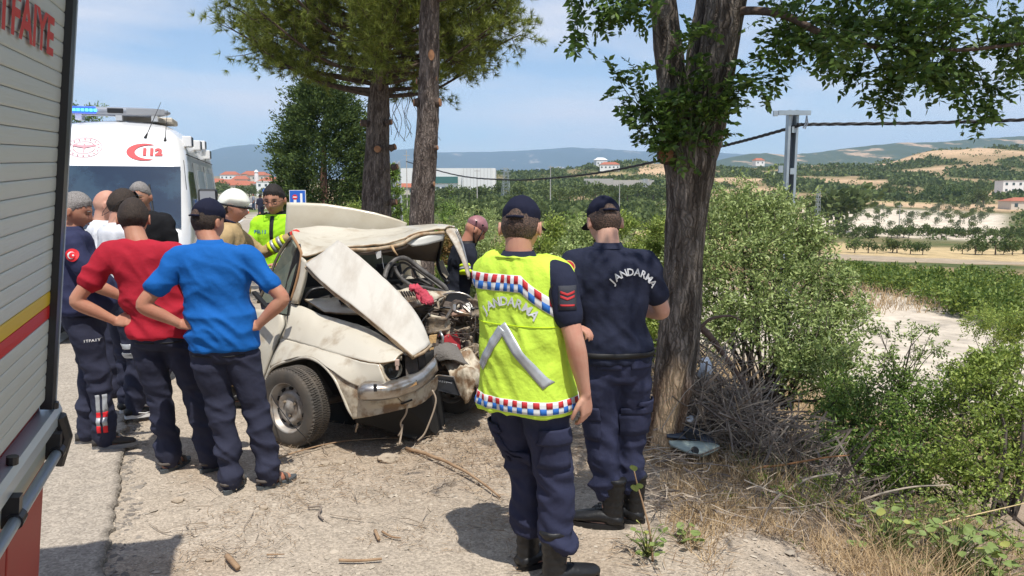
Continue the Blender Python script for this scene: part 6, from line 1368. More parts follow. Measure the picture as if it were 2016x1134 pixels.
bp_t = [(706, 766, 4.93), (716, 760, 4.90), (740, 758, 4.90), (770, 757, 4.93), (800, 747, 5.02), (824, 737, 5.12), (842, 722, 5.22), (857, 705, 5.33)]; bp_b = [(706, 783, 4.94), (716, 787, 4.91), (744, 787, 4.91), (772, 784, 4.94), (802, 775, 5.03), (828, 763, 5.13), (846, 748, 5.23), (861, 729, 5.34)]
mid = [((a[0]+b[0])/2, a[1]*.55+b[1]*.45, a[2]-.03) for a, b in zip(bp_t, bp_b)]
tin = [(a[0]+4, a[1]-7, a[2]+.08) for a in bp_t]
sheet('bumper', PP([tin, bp_t, mid, bp_b]), M_CHR, CW, .008, 5, 3, .004, 10)
g = Geo(); g.prism([at(798, 756, 4.985), at(820, 748, 5.055), at(823, 757, 5.065), at(800, 766, 4.995)], (0, .01, 0)); g.build('bumper_hole', M_ENGD, CW); g = Geo(); g.prism([at(801, 759, 4.98), at(820, 752, 5.05), at(821, 757, 5.05), at(802, 765, 4.99)], (0, .004, 0)); g.build('bumper_bracket', mat('bracket_ochre', (.42, .24, .10), rough=.8), CW)
g = Geo(); g.prism([at(735, 757, 4.86), at(741, 757, 4.86), at(742, 771, 4.85), at(736, 771, 4.85)], (0, .02, 0)); g.build('bumper_clip', M_BKP, CW)
g = Geo(); g.bar(at(790, 795, 5.05), at(811, 787, 5.11), .014, .01); g.build('tow_slot', M_INT, CW)
# number plate hanging dark side out, crumpled opposite fender
g = Geo(); g.prism([at(861, 739, 5.45), at(893, 743, 5.5), at(908, 780, 5.48), at(862, 769, 5.44)], (0, .012, 0)); o = g.build('number_plate', M_BKP, CW)
g = Geo(); g.tube([at(861, 738, 5.43), at(893, 742, 5.48), at(908, 779, 5.46)], .005, 5); g.build('plate_edge', M_CHR, o)
for k in range(5): g = Geo(); g.bar(at(864+k*3.4, 748+k*.6, 5.425), at(865.2+k*3.4, 752+k*.6, 5.425), .004, .003); g.build('plate_mark', M_PLAST, o)
g = Geo(); g.bar(at(879, 752, 5.43), at(890, 754.5, 5.43), .004, .003); g.build('plate_mark', M_PLAST, o)
sheet('crushed_fender', PP([[(868, 712, 5.75), (905, 700, 5.8), (925, 692, 5.8), (940, 700, 5.85)], [(880, 735, 5.6), (915, 730, 5.55), (935, 722, 5.6), (952, 735, 5.7)], [(898, 762, 5.55), (912, 742, 5.5), (935, 752, 5.5), (955, 760, 5.65)], [(908, 786, 5.52), (915, 790, 5.5), (930, 776, 5.48), (948, 755, 5.6)]]), M_CARD, CW, .012, 6, 6, .05, 7, edge=M_RUST)
sheet('crushed_fender', PP([[(925, 690, 5.9), (945, 684, 6.0), (962, 690, 6.1)], [(938, 720, 5.8), (955, 715, 5.9), (968, 720, 6.0)], [(948, 752, 5.75), (960, 745, 5.85), (970, 755, 6.0)]]), M_CARD, CW, .012, 6, 6, .05, 6, edge=M_RUST)
# what is left of the engine: crumpled sheets, hoses, boxes
def crump(c, r, m, seed, nm='crumpled_metal', sq=(1, 1, 1), fr=2.2, amp=.45, st=3):
    bm = bmesh.new(); bmesh.ops.create_icosphere(bm, subdivisions=st, radius=1)
    for v in bm.verts:
        d = v.co.copy(); k = 1+amp*noise.noise(d*fr+Vector((seed, 0, 0)))+amp*.6*abs(noise.noise(d*fr*2.3+Vector((0, seed, 0)))); v.co = Vector((d.x*sq[0], d.y*sq[1], d.z*sq[2]))*r*k+c
    return bmo(nm, bm, m, CW)
en = [(862, 640, 6.0, .10, M_ENG, (1, 1, .6)), (885, 632, 6.1, .12, M_ENGD, (1.2, 1, .7)), (912, 640, 6.1, .09, M_ENG, (.8, 1, 1.3)), (935, 655, 6.1, .11, M_ENG, (.6, 1, 1.7)), (868, 668, 5.9, .08, M_ENGD, (1, 1, 1)), (905, 688, 5.95, .10, M_ENGD, (1, 1, 1)), (925, 700, 5.9, .09, M_ENG, (.7, 1, 1.4)), (845, 615, 6.1, .09, M_ENGD, (1.4, 1, .5)), (900, 610, 6.2, .11, M_ENGD, (1.4, 1, .6)), (930, 620, 6.3, .08, M_ENG, (1.3, 1, .5)), (952, 640, 6.3, .10, M_ENG, (.8, 1, 1.4)), (880, 700, 5.8, .09, M_ENGD, (1.3, 1, .6)), (850, 655, 5.85, .06, M_CHR, (1, 1, 1)), (878, 655, 5.9, .05, M_CARD, (1.2, 1, .6)), (960, 670, 6.2, .09, M_ENG, (.6, 1, 1.5)), (890, 725, 5.85, .09, M_ENGD, (1.4, 1, .6)), (855, 690, 5.75, .07, M_ENGD, (.8, 1, 1.2))]
for i, (px, py, Y, r, m, sq) in enumerate(en): crump(at(px, py, Y), r, m, i*3.1, sq=sq, amp=.6)
rg = np.random.default_rng(4)
for i in range(26):      # hoses and wires
    p = [at(rg.uniform(845, 945), rg.uniform(590, 700), rg.uniform(5.75, 6.0)) for _ in range(1)]; 
    for _ in range(4): p.append(p[-1]+Vector(rg.normal(size=3)*np.array([.07, .03, .06])))
    g = Geo(); g.tube([Vector(q) for q in crom(p, 5)], float(rg.choice([.004, .006, .010, .015])), 6); g.build('hose', [M_BKP, M_ENGD, M_ENG, M_CHR][int(rg.integers(0, 4))], CW, True)
for i in range(22):      # shards of torn sheet
    c = at(rg.uniform(850, 955), rg.uniform(590, 720), rg.uniform(5.7, 6.1)); rows = [[c+Vector((a*.07+rg.normal()*.02, rg.normal()*.025, b*.06+rg.normal()*.02)) for a in (-1, 0, 1)] for b in (-1, 0, 1)]
    sheet('torn_sheet', rows, [M_ENG, M_CARD, M_ENGD, M_ENG][int(rg.integers(0, 4))], CW, .006, 3, 3, .01, 20)
g = Geo(); g.tube([at(866, 652, 5.72), at(872, 664, 5.70), at(871, 676, 5.70), at(864, 684, 5.72)], .012, 8); g.build('hose_clamp', M_CHR, CW, True)
g = Geo(); g.prism([at(845, 662, 5.72), at(860, 660, 5.72), at(856, 690, 5.68), at(846, 690, 5.68)], (0, .05, 0)); g.build('air_filter', mat('filter_ochre', (.42, .27, .12), rough=.9, bump=.5, bscale=60), CW)
sheet('felt_flap', PP([[(858, 684, 5.70), (880, 678, 5.72), (900, 688, 5.74)], [(855, 700, 5.62), (880, 694, 5.60), (908, 706, 5.62)], [(865, 712, 5.60), (892, 710, 5.56), (920, 724, 5.58)]]), mat('felt_grey', (.17, .155, .14), rough=.95, bump=.6, bscale=90), CW, .02, 5, 5, .01, 8)
g = Geo(); q = [at(872, 664, 5.78), at(884, 657, 5.8), at(899, 660, 5.82), at(906, 674, 5.82), at(907, 690, 5.8), at(884, 684, 5.76), at(874, 680, 5.76)]; g.prism(q, (0, .12, 0)); jc = g.build('red_box', mat('box_red', (.34, .02, .025), rough=.45), CW, bevel=.008)
TV, TF = textmesh('netro', .034, .001); o_ = at(890, 680, 5.735); mk('lettering', [o_+Vector((v.x, v.x*.06, v.y-v.x*.18)) for v in TV], TF, M_WH, jc)
sheet('white_cap', PP([[(915, 607, 6.0), (928, 600, 6.05), (940, 612, 6.05)], [(912, 615, 5.95), (926, 616, 5.92), (941, 622, 6.0)]]), mat('cap_white', (.7, .68, .62), rough=.5), CW, .03, 5, 4)
sheet('pink_hose', PP([[(893, 618, 5.95), (905, 614, 5.93), (916, 612, 5.95)], [(894, 624, 5.94), (906, 623, 5.9), (917, 622, 5.93)]]), mat('hose_tan', (.42, .27, .20), rough=.7), CW, .03, 4, 3)
g = Geo(); V = [at(896, 596, 6.2)+Vector((math.cos(a)*.15, 0, math.sin(a)*.085)) for a in np.linspace(-.3, 3.2, 16)]; g.tube(V, .008, 6); g.build('round_cover', M_CHR, CW, True); g = Geo(); g.tube([at(898, 604, 6.28), at(898, 604, 6.24)], .13, 20); g.build('servo', M_BKP, CW)
for pl in (((802, 797, 5.1), (799, 815, 5.1), (789, 832, 5.1), (791, 845, 5.1), (784, 858, 5.1)), ((792, 836, 5.1), (790, 855, 5.1), (786, 876, 5.08)), ((851, 768, 5.3), (858, 785, 5.3), (855, 805, 5.3), (846, 830, 5.3), (835, 855, 5.3), (822, 868, 5.3)), ((700, 800, 5.2), (706, 822, 5.2), (700, 850, 5.25))):
    g = Geo(); g.tube([Vector(p) for p in crom([at(*q) for q in pl], 4)], .007, 6); g.build('dangling_cable', mat('cable_tan', (.42, .34, .26), rough=.8), CW, True)
g = Geo(); g.tube([at(520, 745, 5.7), at(540, 790, 5.25), at(570, 830, 5.0), at(595, 855, 4.98), at(612, 876, 5.1)], .003, 5); g.build('loose_wire', M_BKP, CW, True)
# yellow hard hat lying behind the wreck
c = at(943, 780, 6.3); c.z = max(c.z, .03); g = Geo(); g.add(loft([(0, 0, 0, .15, .17), (0, 0, .05, .135, .155), (0, 0, .11, .11, .12), (0, 0, .15, .05, .06)], 22, 4)); g.add(loft([(0, 0, -.005, .175, .20), (0, 0, .012, .17, .195)], 22, 2)); o = g.build('hard_hat', mat('hat_yellow', (.75, .42, .02), rough=.35), None, True, c); tag(o, 'yellow hard hat on the ground by the crushed fender', 'helmet')
g = Geo(); g.box((0, 0, .05), (.05, .04, .05)); g.box((0, 0, .12), (.02, .02, .03)); o = g.build('red_canister', mat('canister_red', (.5, .03, .03), rough=.4), None, loc=gnd(514, 788)+Vector((0, .6, 0))); tag(o, 'small red bottle on the ground behind the blue shirted man', 'bottle')
# ------------------------------------------------------------------ trees close by
def barktube(pts, n=72, sub=14, amp=.012, seed=0., ks=18., kz=2.2, flare=None, cut=None):
    """closed trunk with furrowed bark; pts: (x, y, z, r)"""
    q = crom(pts, sub); P = [Vector(p[:3]) for p in q]; V = []; F = []; a = Vector((1, 0, 0)); cols = []
    for i, p in enumerate(P):
        t = (P[min(i+1, len(P)-1)]-P[max(i-1, 0)]).normalized(); a = (a-t*a.dot(t)).normalized(); b = t.cross(a); r = q[i][3]
        for k in range(n):
            an = 2*math.pi*k/n; d = a*math.cos(an)+b*math.sin(an); w = p+d*r
            v = Vector((math.cos(an)*r*ks, math.sin(an)*r*ks, p.z*kz+seed)); rid = max(-1, 1-abs(noise.noise(v+Vector(noise.noise_vector(v*.7))*.5))*3.0); r2 = noise.noise(v*2.3); lg = noise.noise(Vector((w.x*3, w.y*3, w.z*1.2+seed)))
            V.append(w+d*(amp*(rid*.45+r2*.5-.25)+r*.07*lg)); cols.append((an, p.z, rid))
    m = len(P); F = [(i*n+k, i*n+(k+1) % n, (i+1)*n+(k+1) % n, (i+1)*n+k) for i in range(m-1) for k in range(n)]+[tuple(range(n))[::-1], tuple((m-1)*n+k for k in range(n))]
    return V, F, cols
M_BARK = bark_mat()
def bark_obj(name, pts, parent, base, dark, seed=0., wound=None, **kw):
    V, F, cols = barktube(pts, seed=seed, **kw); o = mk(name, V, F, M_BARK, parent, True); cc = []
    for (an, z, rid), v in zip(cols, V):
        c = Vector(dark).lerp(Vector(base), sm(-.1, .8, rid)); 
        if wound: c = wound(c, an, z, v)
        cc.append(tuple(c))
    vcol(o, np.array(cc)); return o
def cutstub(name, p, d, r, parent, L=.12):
    L *= .6
    g = Geo(); p = Vector(p); d = Vector(d).normalized(); g.tube([p, p+d*L*.5, p+d*L], [r*1.25, r, r*1.02], 12); o = g.build(name, M_STUB, parent, True); g = Geo(); g.tube([p+d*L, p+d*(L+.004)], [r*.93, r*.9], 12); g.build('cut_face', M_CUT, o)
M_STUB = mat('stub_bark', (.14, .10, .08), col2=(.07, .05, .04), scale=20, rough=.95, bump=.6, bscale=40); M_CUT = mat('cut_wood', (.42, .22, .11), col2=(.28, .13, .07), scale=15, rough=.9)
M_NEED = mat('pine_needle', (.12, .165, .028), island=(.36, .40, .08), rough=.6, trans=.25)
def needles(name, tips, m, parent, per=16, L=.11, W=.0045):
    """tips: (position, direction)"""
    P = np.array([p for p, d in tips]); D = np.array([d for p, d in tips]); n = len(P); P = np.repeat(P, per, 0); D = np.repeat(D, per, 0)
    d = D*.75+rng.normal(size=P.shape)*.62; d /= np.linalg.norm(d, axis=1)[:, None]; s = np.cross(d, rng.normal(size=P.shape)); s /= np.linalg.norm(s, axis=1)[:, None]
    Ln = L*(.7+.5*rng.random((len(P), 1))); V = np.stack([P+s*W, P-s*W, P+d*Ln], 1).reshape(-1, 3); F = np.arange(len(V)).reshape(-1, 3); return mk(name, V, F, m, parent)
def pine(label, base, trunk, cen, rad, nb, lowz, per=15, seed=3, low=-.25, sub=9, L=.12):
    t = thing('pine_tree', label, 'tree', (0, 0, 0)); rg = np.random.default_rng(seed)
    bark_obj('trunk', trunk, t, (.25, .20, .17), (.13, .10, .085), seed=seed, n=56, sub=12, amp=.012, ks=16, kz=5)
    tips = []; g = Geo(); C = np.array(cen); Rd = np.array(rad); tp_ = np.array([[p[0], p[1], p[2]] for p in crom(trunk, 6)])
    for b in range(nb):
        az = 2*math.pi*(b*.618 % 1)+rg.normal()*.2; el = low+(1.5-low)*((b+.5)/nb)**.85; d = np.array([math.cos(az)*math.cos(el), math.sin(az)*math.cos(el), math.sin(el)])
        e = C+d*Rd*rg.uniform(.86, 1.03); zs_ = lerp(lowz, C[2]+Rd[2]*.5, (el-low)/(1.5-low)); s = tp_[np.argmin(abs(tp_[:, 2]-zs_))]; m1 = s+(e-s)*.5+np.array([0, 0, -.12-.1*rg.random()])
        pl = crom([s, m1, e], 5); r0 = .045*(1-.5*b/nb)
        if b < 999: g.tube([Vector(q) for q in pl], [lerp(r0, .008, i/(len(pl)-1)) for i in range(len(pl))], 6)
        for k in range(sub):
            f = rg.uniform(.38, 1.0); i = min(len(pl)-2, int(f*(len(pl)-1))); p0 = pl[i]+(pl[i+1]-pl[i])*rg.random(); dd = (e-s)/np.linalg.norm(e-s)+rg.normal(size=3)*.75; dd /= np.linalg.norm(dd); ln = rg.uniform(.25, .6)*Rd[0]/2.3; p1 = p0+dd*ln*.5+np.array([0, 0, .02]); p2 = p0+dd*ln+np.array([0, 0, .08])
            g.tube([Vector(p0), Vector(p1), Vector(p2)], [.009, .006, .003], 3)
            for q in range(11):
                f2 = rg.uniform(.15, 1.05); pp = p0+(p2-p0)*f2+rg.normal(size=3)*.07; nd = dd+rg.normal(size=3)*.5+np.array([0, 0, .45]); tips.append((pp, nd/np.linalg.norm(nd)))
    g.build('branches', M_STUB, t, True); needles('needles', tips, M_NEED, t, per, L)['kind'] = 'stuff'
    return t
YA = 12.6
def tr(l, Y): return [(*at(px, py, Y), r) for px, py, r in l]
ta = tr([(742, 478, .30), (741, 420, .25), (742, 340, .215), (744, 260, .185), (746, 190, .165), (748, 120, .12), (750, 40, .10), (752, -60, .07), (754, -160, .04)], YA); ta[0] = (ta[0][0], ta[0][1], -.2, .34)
A_ = pine('broad umbrella pine with bushy green crown behind the wreck', None, ta, at(738, 10, YA), (2.35, 2.1, 1.66), 128, at(740, 195, YA).z, per=24, seed=3, low=-.55, sub=13)
for (px, py, dx, dz, r) in ((722, 243, -1, .1, .05), (760, 242, 1, .15, .045), (745, 292, 0, -.1, .06), (768, 292, 1, .3, .05), (772, 330, 1, .2, .045), (770, 398, 1, .1, .05), (722, 150, -1, .3, .05)):
    cutstub('branch_stub', at(px, py, YA-.15), (dx, -.5 if dx == 0 else -.25, dz), r, A_, .16)
for i in range(14):    # dead twigs hanging under the crown
    p0 = at(rng.uniform(765, 815), rng.uniform(150, 190), YA-.3); p = [p0]
    for k in range(4): p.append(p[-1]+Vector((rng.normal()*.08+.03, rng.normal()*.05, -.16-.06*rng.random())))
    g = Geo(); g.tube([Vector(q) for q in crom(p, 3)], .0045, 4); g.build('dead_twig', M_STUB, A_)
YB = 9.0
tb_ = tr([(828, 520, .155), (830, 440, .145), (836, 330, .135), (842, 250, .130), (843, 200, .128), (845, 120, .115), (845, 50, .112), (850, -60, .095), (855, -200, .06), (858, -330, .04)], YB); tb_[0] = (tb_[0][0], tb_[0][1], -.2, .17)
B_ = pine('tall pine with bare scarred trunk just behind the car roof', None, tb_, at(880, -150, YB), (1.65, 1.6, 1.05), 46, at(845, 5, YB).z, per=15, seed=8, low=-.3, sub=9)
for (px, py, dx, dz, r, L) in ((822, 202, -1, .05, .045, .07), (860, 202, 1, .05, .050, .07), (852, 292, 1, .15, .028, .10), (852, 362, 1, 0, .03, .03), (822, 160, -1, 0, .035, .02), (858, 155, 1, 0, .03, .02)): cutstub('branch_stub', at(px, py, YB-.05), (dx, -.3, dz), r, B_, L)
g = Geo(); g.add(crump_ := ([at(849, 108, YB-.12)+Vector((math.cos(a)*.035, 0, math.sin(a)*.06)) for a in np.linspace(0, 6.1, 14)], [tuple(range(14))])); o = g.build('bark_wound', M_CUT, B_); o.modifiers.new('t', 'SOLIDIFY').thickness = .03
# dark bushy conifer
M_CYP = mat('conifer_leaf', (.03, .06, .014), island=(.12, .17, .035), rough=.8, trans=.15)
YC = 41.0; q_ = YC/16; ct = thing('conifer', 'dark dense conifer standing left of the umbrella pine trunk', 'tree')
def zc_(z): return 1.8+(z-1.8)*q_
cx = at(642, 400, YC).x; bark_obj('trunk', [(cx+.3, YC-1.9, -.3, .28), (cx+.3, YC-1.9, 1.0, .22), (cx+.2, YC-1.2, 2.2, .18), (cx, YC, 5.6, .10)], ct, (.30, .17, .11), (.12, .07, .05), n=28, sub=8, amp=.012, seed=2)
Cc = []; Dd = []
for k in range(900):
    zz = rng.uniform(0, 1)**.9; z = zc_(.62+3.35*zz); w = q_*float(np.interp(zz, [0, .12, .35, .6, .8, .93, 1], [.75, .98, 1.02, .95, .80, .58, .25])); a = rng.uniform(0, 6.283); q = rng.uniform(.45, 1.04)*(1+.10*noise.noise(Vector((a*1.5, zz*6, 0)))); c = np.array([cx+math.cos(a)*w*q, YC+math.sin(a)*w*q, z+.25*rng.normal()])
    if rng.random() < .08: c[0] += math.cos(a)*.5
    d = np.array([math.cos(a)*.8, math.sin(a)*.8, .5]); n = 64; t = rng.random((n, 1)); Cc.append(c+d*(t-.5)*.95+rng.normal(size=(n, 3))*np.array([.15, .15, .13])); Dd.append(d+rng.normal(size=(n, 3))*.5)
C = np.concatenate(Cc); D = np.concatenate(Dd); leaves('foliage', C, D, .19*(.6+.8*rng.random(len(C))), .04, M_CYP, ct)['kind'] = 'stuff'

# ------------------------------------------------------------------ shrubs
M_LEAF = mat('shrub_leaf', (.14, .21, .04), island=(.42, .50, .11), rough=.5, trans=.28, spec=.35); M_LEAF2 = mat('shrub_leaf_grey', (.17, .24, .075), island=(.50, .58, .22), rough=.45, trans=.25, spec=.4); M_LEAFD = mat('shrub_leaf_deep', (.09, .165, .032), island=(.31, .43, .09), rough=.5, trans=.28); M_LEAFR = mat('shrub_leaf_rusty', (.14, .13, .035), island=(.36, .20, .07), rough=.6, trans=.3)
M_TWIG = mat('twig', (.10, .08, .062), col2=(.19, .16, .13), scale=8, rough=.9); M_TWIGD = mat('twig_dark', (.045, .036, .03), col2=(.10, .08, .065), scale=8, rough=.9)
def shrub(label, clumps, base, m, leaf, per, group=None, wr=.34, sr=1., stems=2, name='shrub', twig=M_TWIGD, spread=1., up=.5):
    """clumps: (centre, radius); many shoots of small leaves round each centre"""
    t = thing(name, label, 'shrub', (0, 0, 0), 0, group); Cc = []; Dd = []; g = Geo(); B = Vector(base)
    for c, r in clumps:
        c = Vector(c); ns = max(5, int(per/26))
        if stems:
            for _ in range(stems): b = B+Vector((rng.normal()*.12, rng.normal()*.12, 0)); mdl = b.lerp(c, .55)+Vector(rng.normal(size=3)*.12); g.tube([Vector(q) for q in crom([b, mdl, c+Vector(rng.normal(size=3)*r*.4)], 4)], [k_*sr for k_ in (.014, .013, .012, .011, .010, .009, .008, .006, .005)], 4)
        for s in range(ns):
            d = rng.normal(size=3); d[2] = d[2]*.7+up*.6; d /= np.linalg.norm(d); p0 = np.array(c)+rng.normal(size=3)*r*.30*spread; ln = r*rng.uniform(.5, 1.0); p1 = p0+d*ln
            if s % 2 == 0: g.tube([Vector(p0), Vector(p0+d*ln*.5+rng.normal(size=3)*.02), Vector(p1)], [.004, .003, .002], 3)
            k = 26; tt = rng.random((k, 1))**.8; Cc.append(p0+(p1-p0)*tt+rng.normal(size=(k, 3))*leaf*.55); Dd.append(d*.7+rng.normal(size=(k, 3))*.75+np.array([0, 0, .15]))
    C = np.concatenate(Cc); D = np.concatenate(Dd); leaves('foliage', C, D, leaf*(.6+.75*rng.random(len(C))), leaf*wr*.6, m, t)['kind'] = 'stuff'
    g.build('stems', twig, t)['kind'] = 'stuff'; return t
def cl(lst, jit=0.): return [(at(px, py, Y), r) for px, py, Y, r in lst]
# middle thicket behind the officers, three depths
def shrubrow(spec, m, leaf, per, lab, group):
    for i, (px, top, Y, w) in enumerate(spec):
        x = (px-1008)/FP*Y; zg = land(x, Y); zt = at(px, top, Y).z; W = w/FP*Y/2; h = max(.5, zt-zg); cs = []
        for _ in range(9): a = rng.uniform(0, 6.28); q = rng.uniform(0, .75); zz = rng.uniform(.15, .88); k = math.sin(min(1, (1-zz)*1.6+.25)*math.pi/2); cs.append(((x+math.cos(a)*W*q*k, Y+math.sin(a)*W*q*.8, zg+h*zz), W*.42))
        shrub(lab, cs, (x, Y, zg-.1), m[i % len(m)], leaf, per, group, stems=1)
shrubrow([(800, 440, 30, 120), (860, 428, 26, 120), (930, 405, 34, 120), (1010, 408, 40, 140), (1120, 404, 38, 130), (1210, 410, 36, 120), (1290, 412, 34, 110), (880, 392, 55, 120), (960, 398, 60, 100), (780, 400, 45, 90), (820, 395, 48, 100)], [M_LEAF, M_LEAFD, M_LEAF2], .15, 330, 'green shrub in the far row behind the officers', 'shrubs in the distance behind the officers')
shrubrow([(700, 395, 22, 80), (780, 452, 15, 90), (880, 458, 17, 120), (950, 446, 19, 120), (1020, 420, 18, 120), (1100, 408, 17, 140), (1180, 402, 17, 140), (1260, 400, 16, 140), (1330, 405, 16, 120)], [M_LEAF, M_LEAF, M_LEAFR, M_LEAF2], .08, 560, 'leafy shrub in the middle of the thicket between the officers', 'shrubs of the thicket between the officers')
shrubrow([(880, 520, 12.5, 110), (940, 500, 12, 130), (1010, 480, 12, 130), (1080, 420, 11.5, 140), (1150, 408, 11, 150), (1220, 402, 10.8, 150), (1290, 400, 11, 140), (1120, 470, 10.4, 130), (1190, 470, 10.2, 130), (1260, 460, 10.2, 130)], [M_LEAF, M_LEAF2, M_LEAF], .055, 800, 'dense leafy shrub directly behind the two officers', 'shrubs directly behind the officers')
shrubrow([(715, 392, 24, 60), (775, 300, 20, 50)], [M_LEAFD], .09, 300, 'fresh green sapling peeping out beside the umbrella pine trunk', 'saplings beside the umbrella pine')
shrub('dark green roadside tree showing between fire engine and ambulance roof', [((-15.0+i*.35, 26, 4.35+.1*(i%2)), .35) for i in range(4)], (-14.5, 26, 0), M_LEAFD, .10, 420, None, stems=1)
# the large bush right of the big trunk
big = [(1385, 430, 8.6, .34), (1440, 440, 8.4, .36), (1500, 432, 8.4, .36), (1550, 470, 8.2, .36), (1600, 480, 8.2, .30), (1420, 510, 8.0, .40), (1490, 520, 8.0, .40), (1560, 540, 7.9, .40), (1625, 560, 7.9, .34), (1400, 590, 7.8, .36), (1470, 600, 7.6, .40), (1540, 620, 7.6, .40), (1610, 640, 7.6, .38), (1650, 620, 7.8, .28), (1590, 700, 7.2, .36), (1640, 700, 7.2, .32), (1660, 770, 7.0, .30), (1560, 720, 7.2, .3), (1420, 650, 7.6, .3), (1365, 500, 8.4, .34), (1460, 405, 8.8, .22), (1530, 420, 8.8, .22)]
shrub('large pale green bush filling the space right of the big split trunk', cl(big), at(1500, 800, 7.4), M_LEAF2, .050, 1900, None, stems=3, spread=1.25)
low = [(1640, 820, 6.2, .30), (1700, 790, 6.2, .30), (1760, 770, 6.2, .30), (1690, 860, 5.9, .30), (1760, 850, 5.9, .30), (1830, 800, 6.0, .28), (1890, 790, 6.0, .28), (1830, 870, 5.7, .28), (1740, 920, 5.5, .25), (1810, 930, 5.4, .25), (1640, 890, 5.7, .22)]
shrub('deep green bush low on the slope below the chalk clearing', cl(low), at(1750, 960, 5.6), M_LEAFD, .036, 1700, None, stems=2, spread=1.2)
low2 = [(1900, 760, 5.6, .20), (1950, 740, 5.6, .20), (1990, 800, 5.4, .24), (1930, 850, 5.3, .26), (2000, 880, 5.2, .26), (1880, 910, 5.1, .24), (1950, 940, 5.0, .24), (2040, 820, 5.3, .3), (2060, 930, 5.0, .3), (1930, 720, 5.8, .12), (1985, 712, 5.8, .12)]
shrub('green bush with upright shoots at the right edge of the slope', cl(low2), at(1960, 1000, 5.0), M_LEAF, .035, 1500, None, stems=2, spread=1.2)
shrub('thin twiggy sapling with sparse leaves in front of the white chalk', cl([(1760, 660, 6.3, .12), (1795, 655, 6.3, .10), (1745, 700, 6.3, .12), (1800, 700, 6.3, .12), (1850, 690, 6.3, .08), (1725, 650, 6.4, .06), (1830, 650, 6.4, .05)]), at(1765, 800, 6.2), M_LEAF2, .034, 150, None, stems=2, sr=.4)
for (px, py, Y, r, lb) in ((1965, 690, 22, .75, 'small round tree at the foot of the thicket, right of the chalk'), (2008, 705, 19, .55, 'small tree with a bare stem at the right edge of the chalk')):
    x = (px-1008)/FP*Y; zg = land(x, Y); zc = at(px, py-45, Y).z; cs = [((x+rng.normal()*r*.4, Y+rng.normal()*r*.4, zc+rng.normal()*r*.3), r*.5) for _ in range(7)]; shrub(lb, cs, (x, Y, zg-.1), M_LEAF, .09, 320, None, stems=1, name='small_tree')
# undergrowth on the bank: fine dry and green stalks
M_STRAW = mat('straw', (.34, .23, .12), island=(.62, .47, .28), rough=.85, trans=.2); M_GRASSG = mat('green_stalk', (.08, .12, .03), island=(.24, .27, .08), rough=.7, trans=.3); M_LIT = mat('litter', (.20, .13, .08), island=(.46, .35, .23), rough=.95)
def blades(name, pts, L, W, m, lean=.5, flat=False):
    P = np.array(pts); n = len(P); d = rng.normal(size=(n, 3))*np.array([lean, lean, .05]); d[:, 2] += .06 if flat else 1; d /= np.linalg.norm(d, axis=1)[:, None]; s = np.cross(d, np.array([0, 0, 1.])+rng.normal(size=(n, 3))*.3); s /= np.linalg.norm(s, axis=1)[:, None]
    Ln = L*(.4+.9*rng.random((n, 1))); b = rng.normal(size=(n, 3))*.25*Ln*np.array([1, 1, .1 if flat else .4]); md = P+d*Ln*.55+b*.4; tp2 = P+d*Ln+b; V = np.stack([P+s*W, P-s*W, md-s*W*.8, md+s*W*.8, md+s*W*.8, md-s*W*.8, tp2, tp2+s*W*.1], 1).reshape(-1, 3); o = mk(name, V, np.arange(len(V)).reshape(-1, 4), m); o['kind'] = 'stuff'; return o
def scat(n, fn, z=.0):
    out = []
    while len(out) < n:
        q = fn()
        if q is not None: out.append((q[0], q[1], land(q[0], q[1])+z))
    return out
def reg(s0, s1, t0, t1, dens=None, thr=-1.):
    def f():
        p = S(rng.uniform(s0, s1), rng.uniform(t0, t1))
        if thr > -1 and noise.noise(Vector((p.x*1.6, p.y*1.6, 7.7))) < thr: return None
        return (p.x, p.y)
    return f
blades('dry_grass', scat(9000, reg(2.7, 6.0, 2.2, 9, thr=-.12)), .26, .0022, M_STRAW, .75)
blades('dry_grass', scat(3000, reg(1.9, 3.0, 2.4, 4.6, thr=-.02)), .14, .0020, M_STRAW, .8)
blades('green_grass', scat(5000, reg(2.9, 7.0, 2.2, 10, thr=0)), .22, .0026, M_GRASSG, .6)
blades('straw_litter', scat(9500, reg(1.0, 4.6, 2.2, 9.5, thr=-.2), .02), .10, .0022, M_LIT, 1., True)
blades('straw_litter', scat(4200, reg(-.1, 2.2, 4.3, 7.2), .012), .065, .0018, M_LIT, 1., True)
blades('straw_litter', scat(2200, reg(-.6, 1.4, 3.4, 8.0, thr=.14), .012), .055, .0016, M_LIT, 1., True)
blades('dry_grass', scat(9000, reg(4.5, 13, 8, 30, thr=-.1)), .45, .006, M_STRAW, .5)
blades('dry_grass', scat(4500, reg(25, 36, 30, 62, thr=-.2)), .7, .02, M_STRAW, .4)
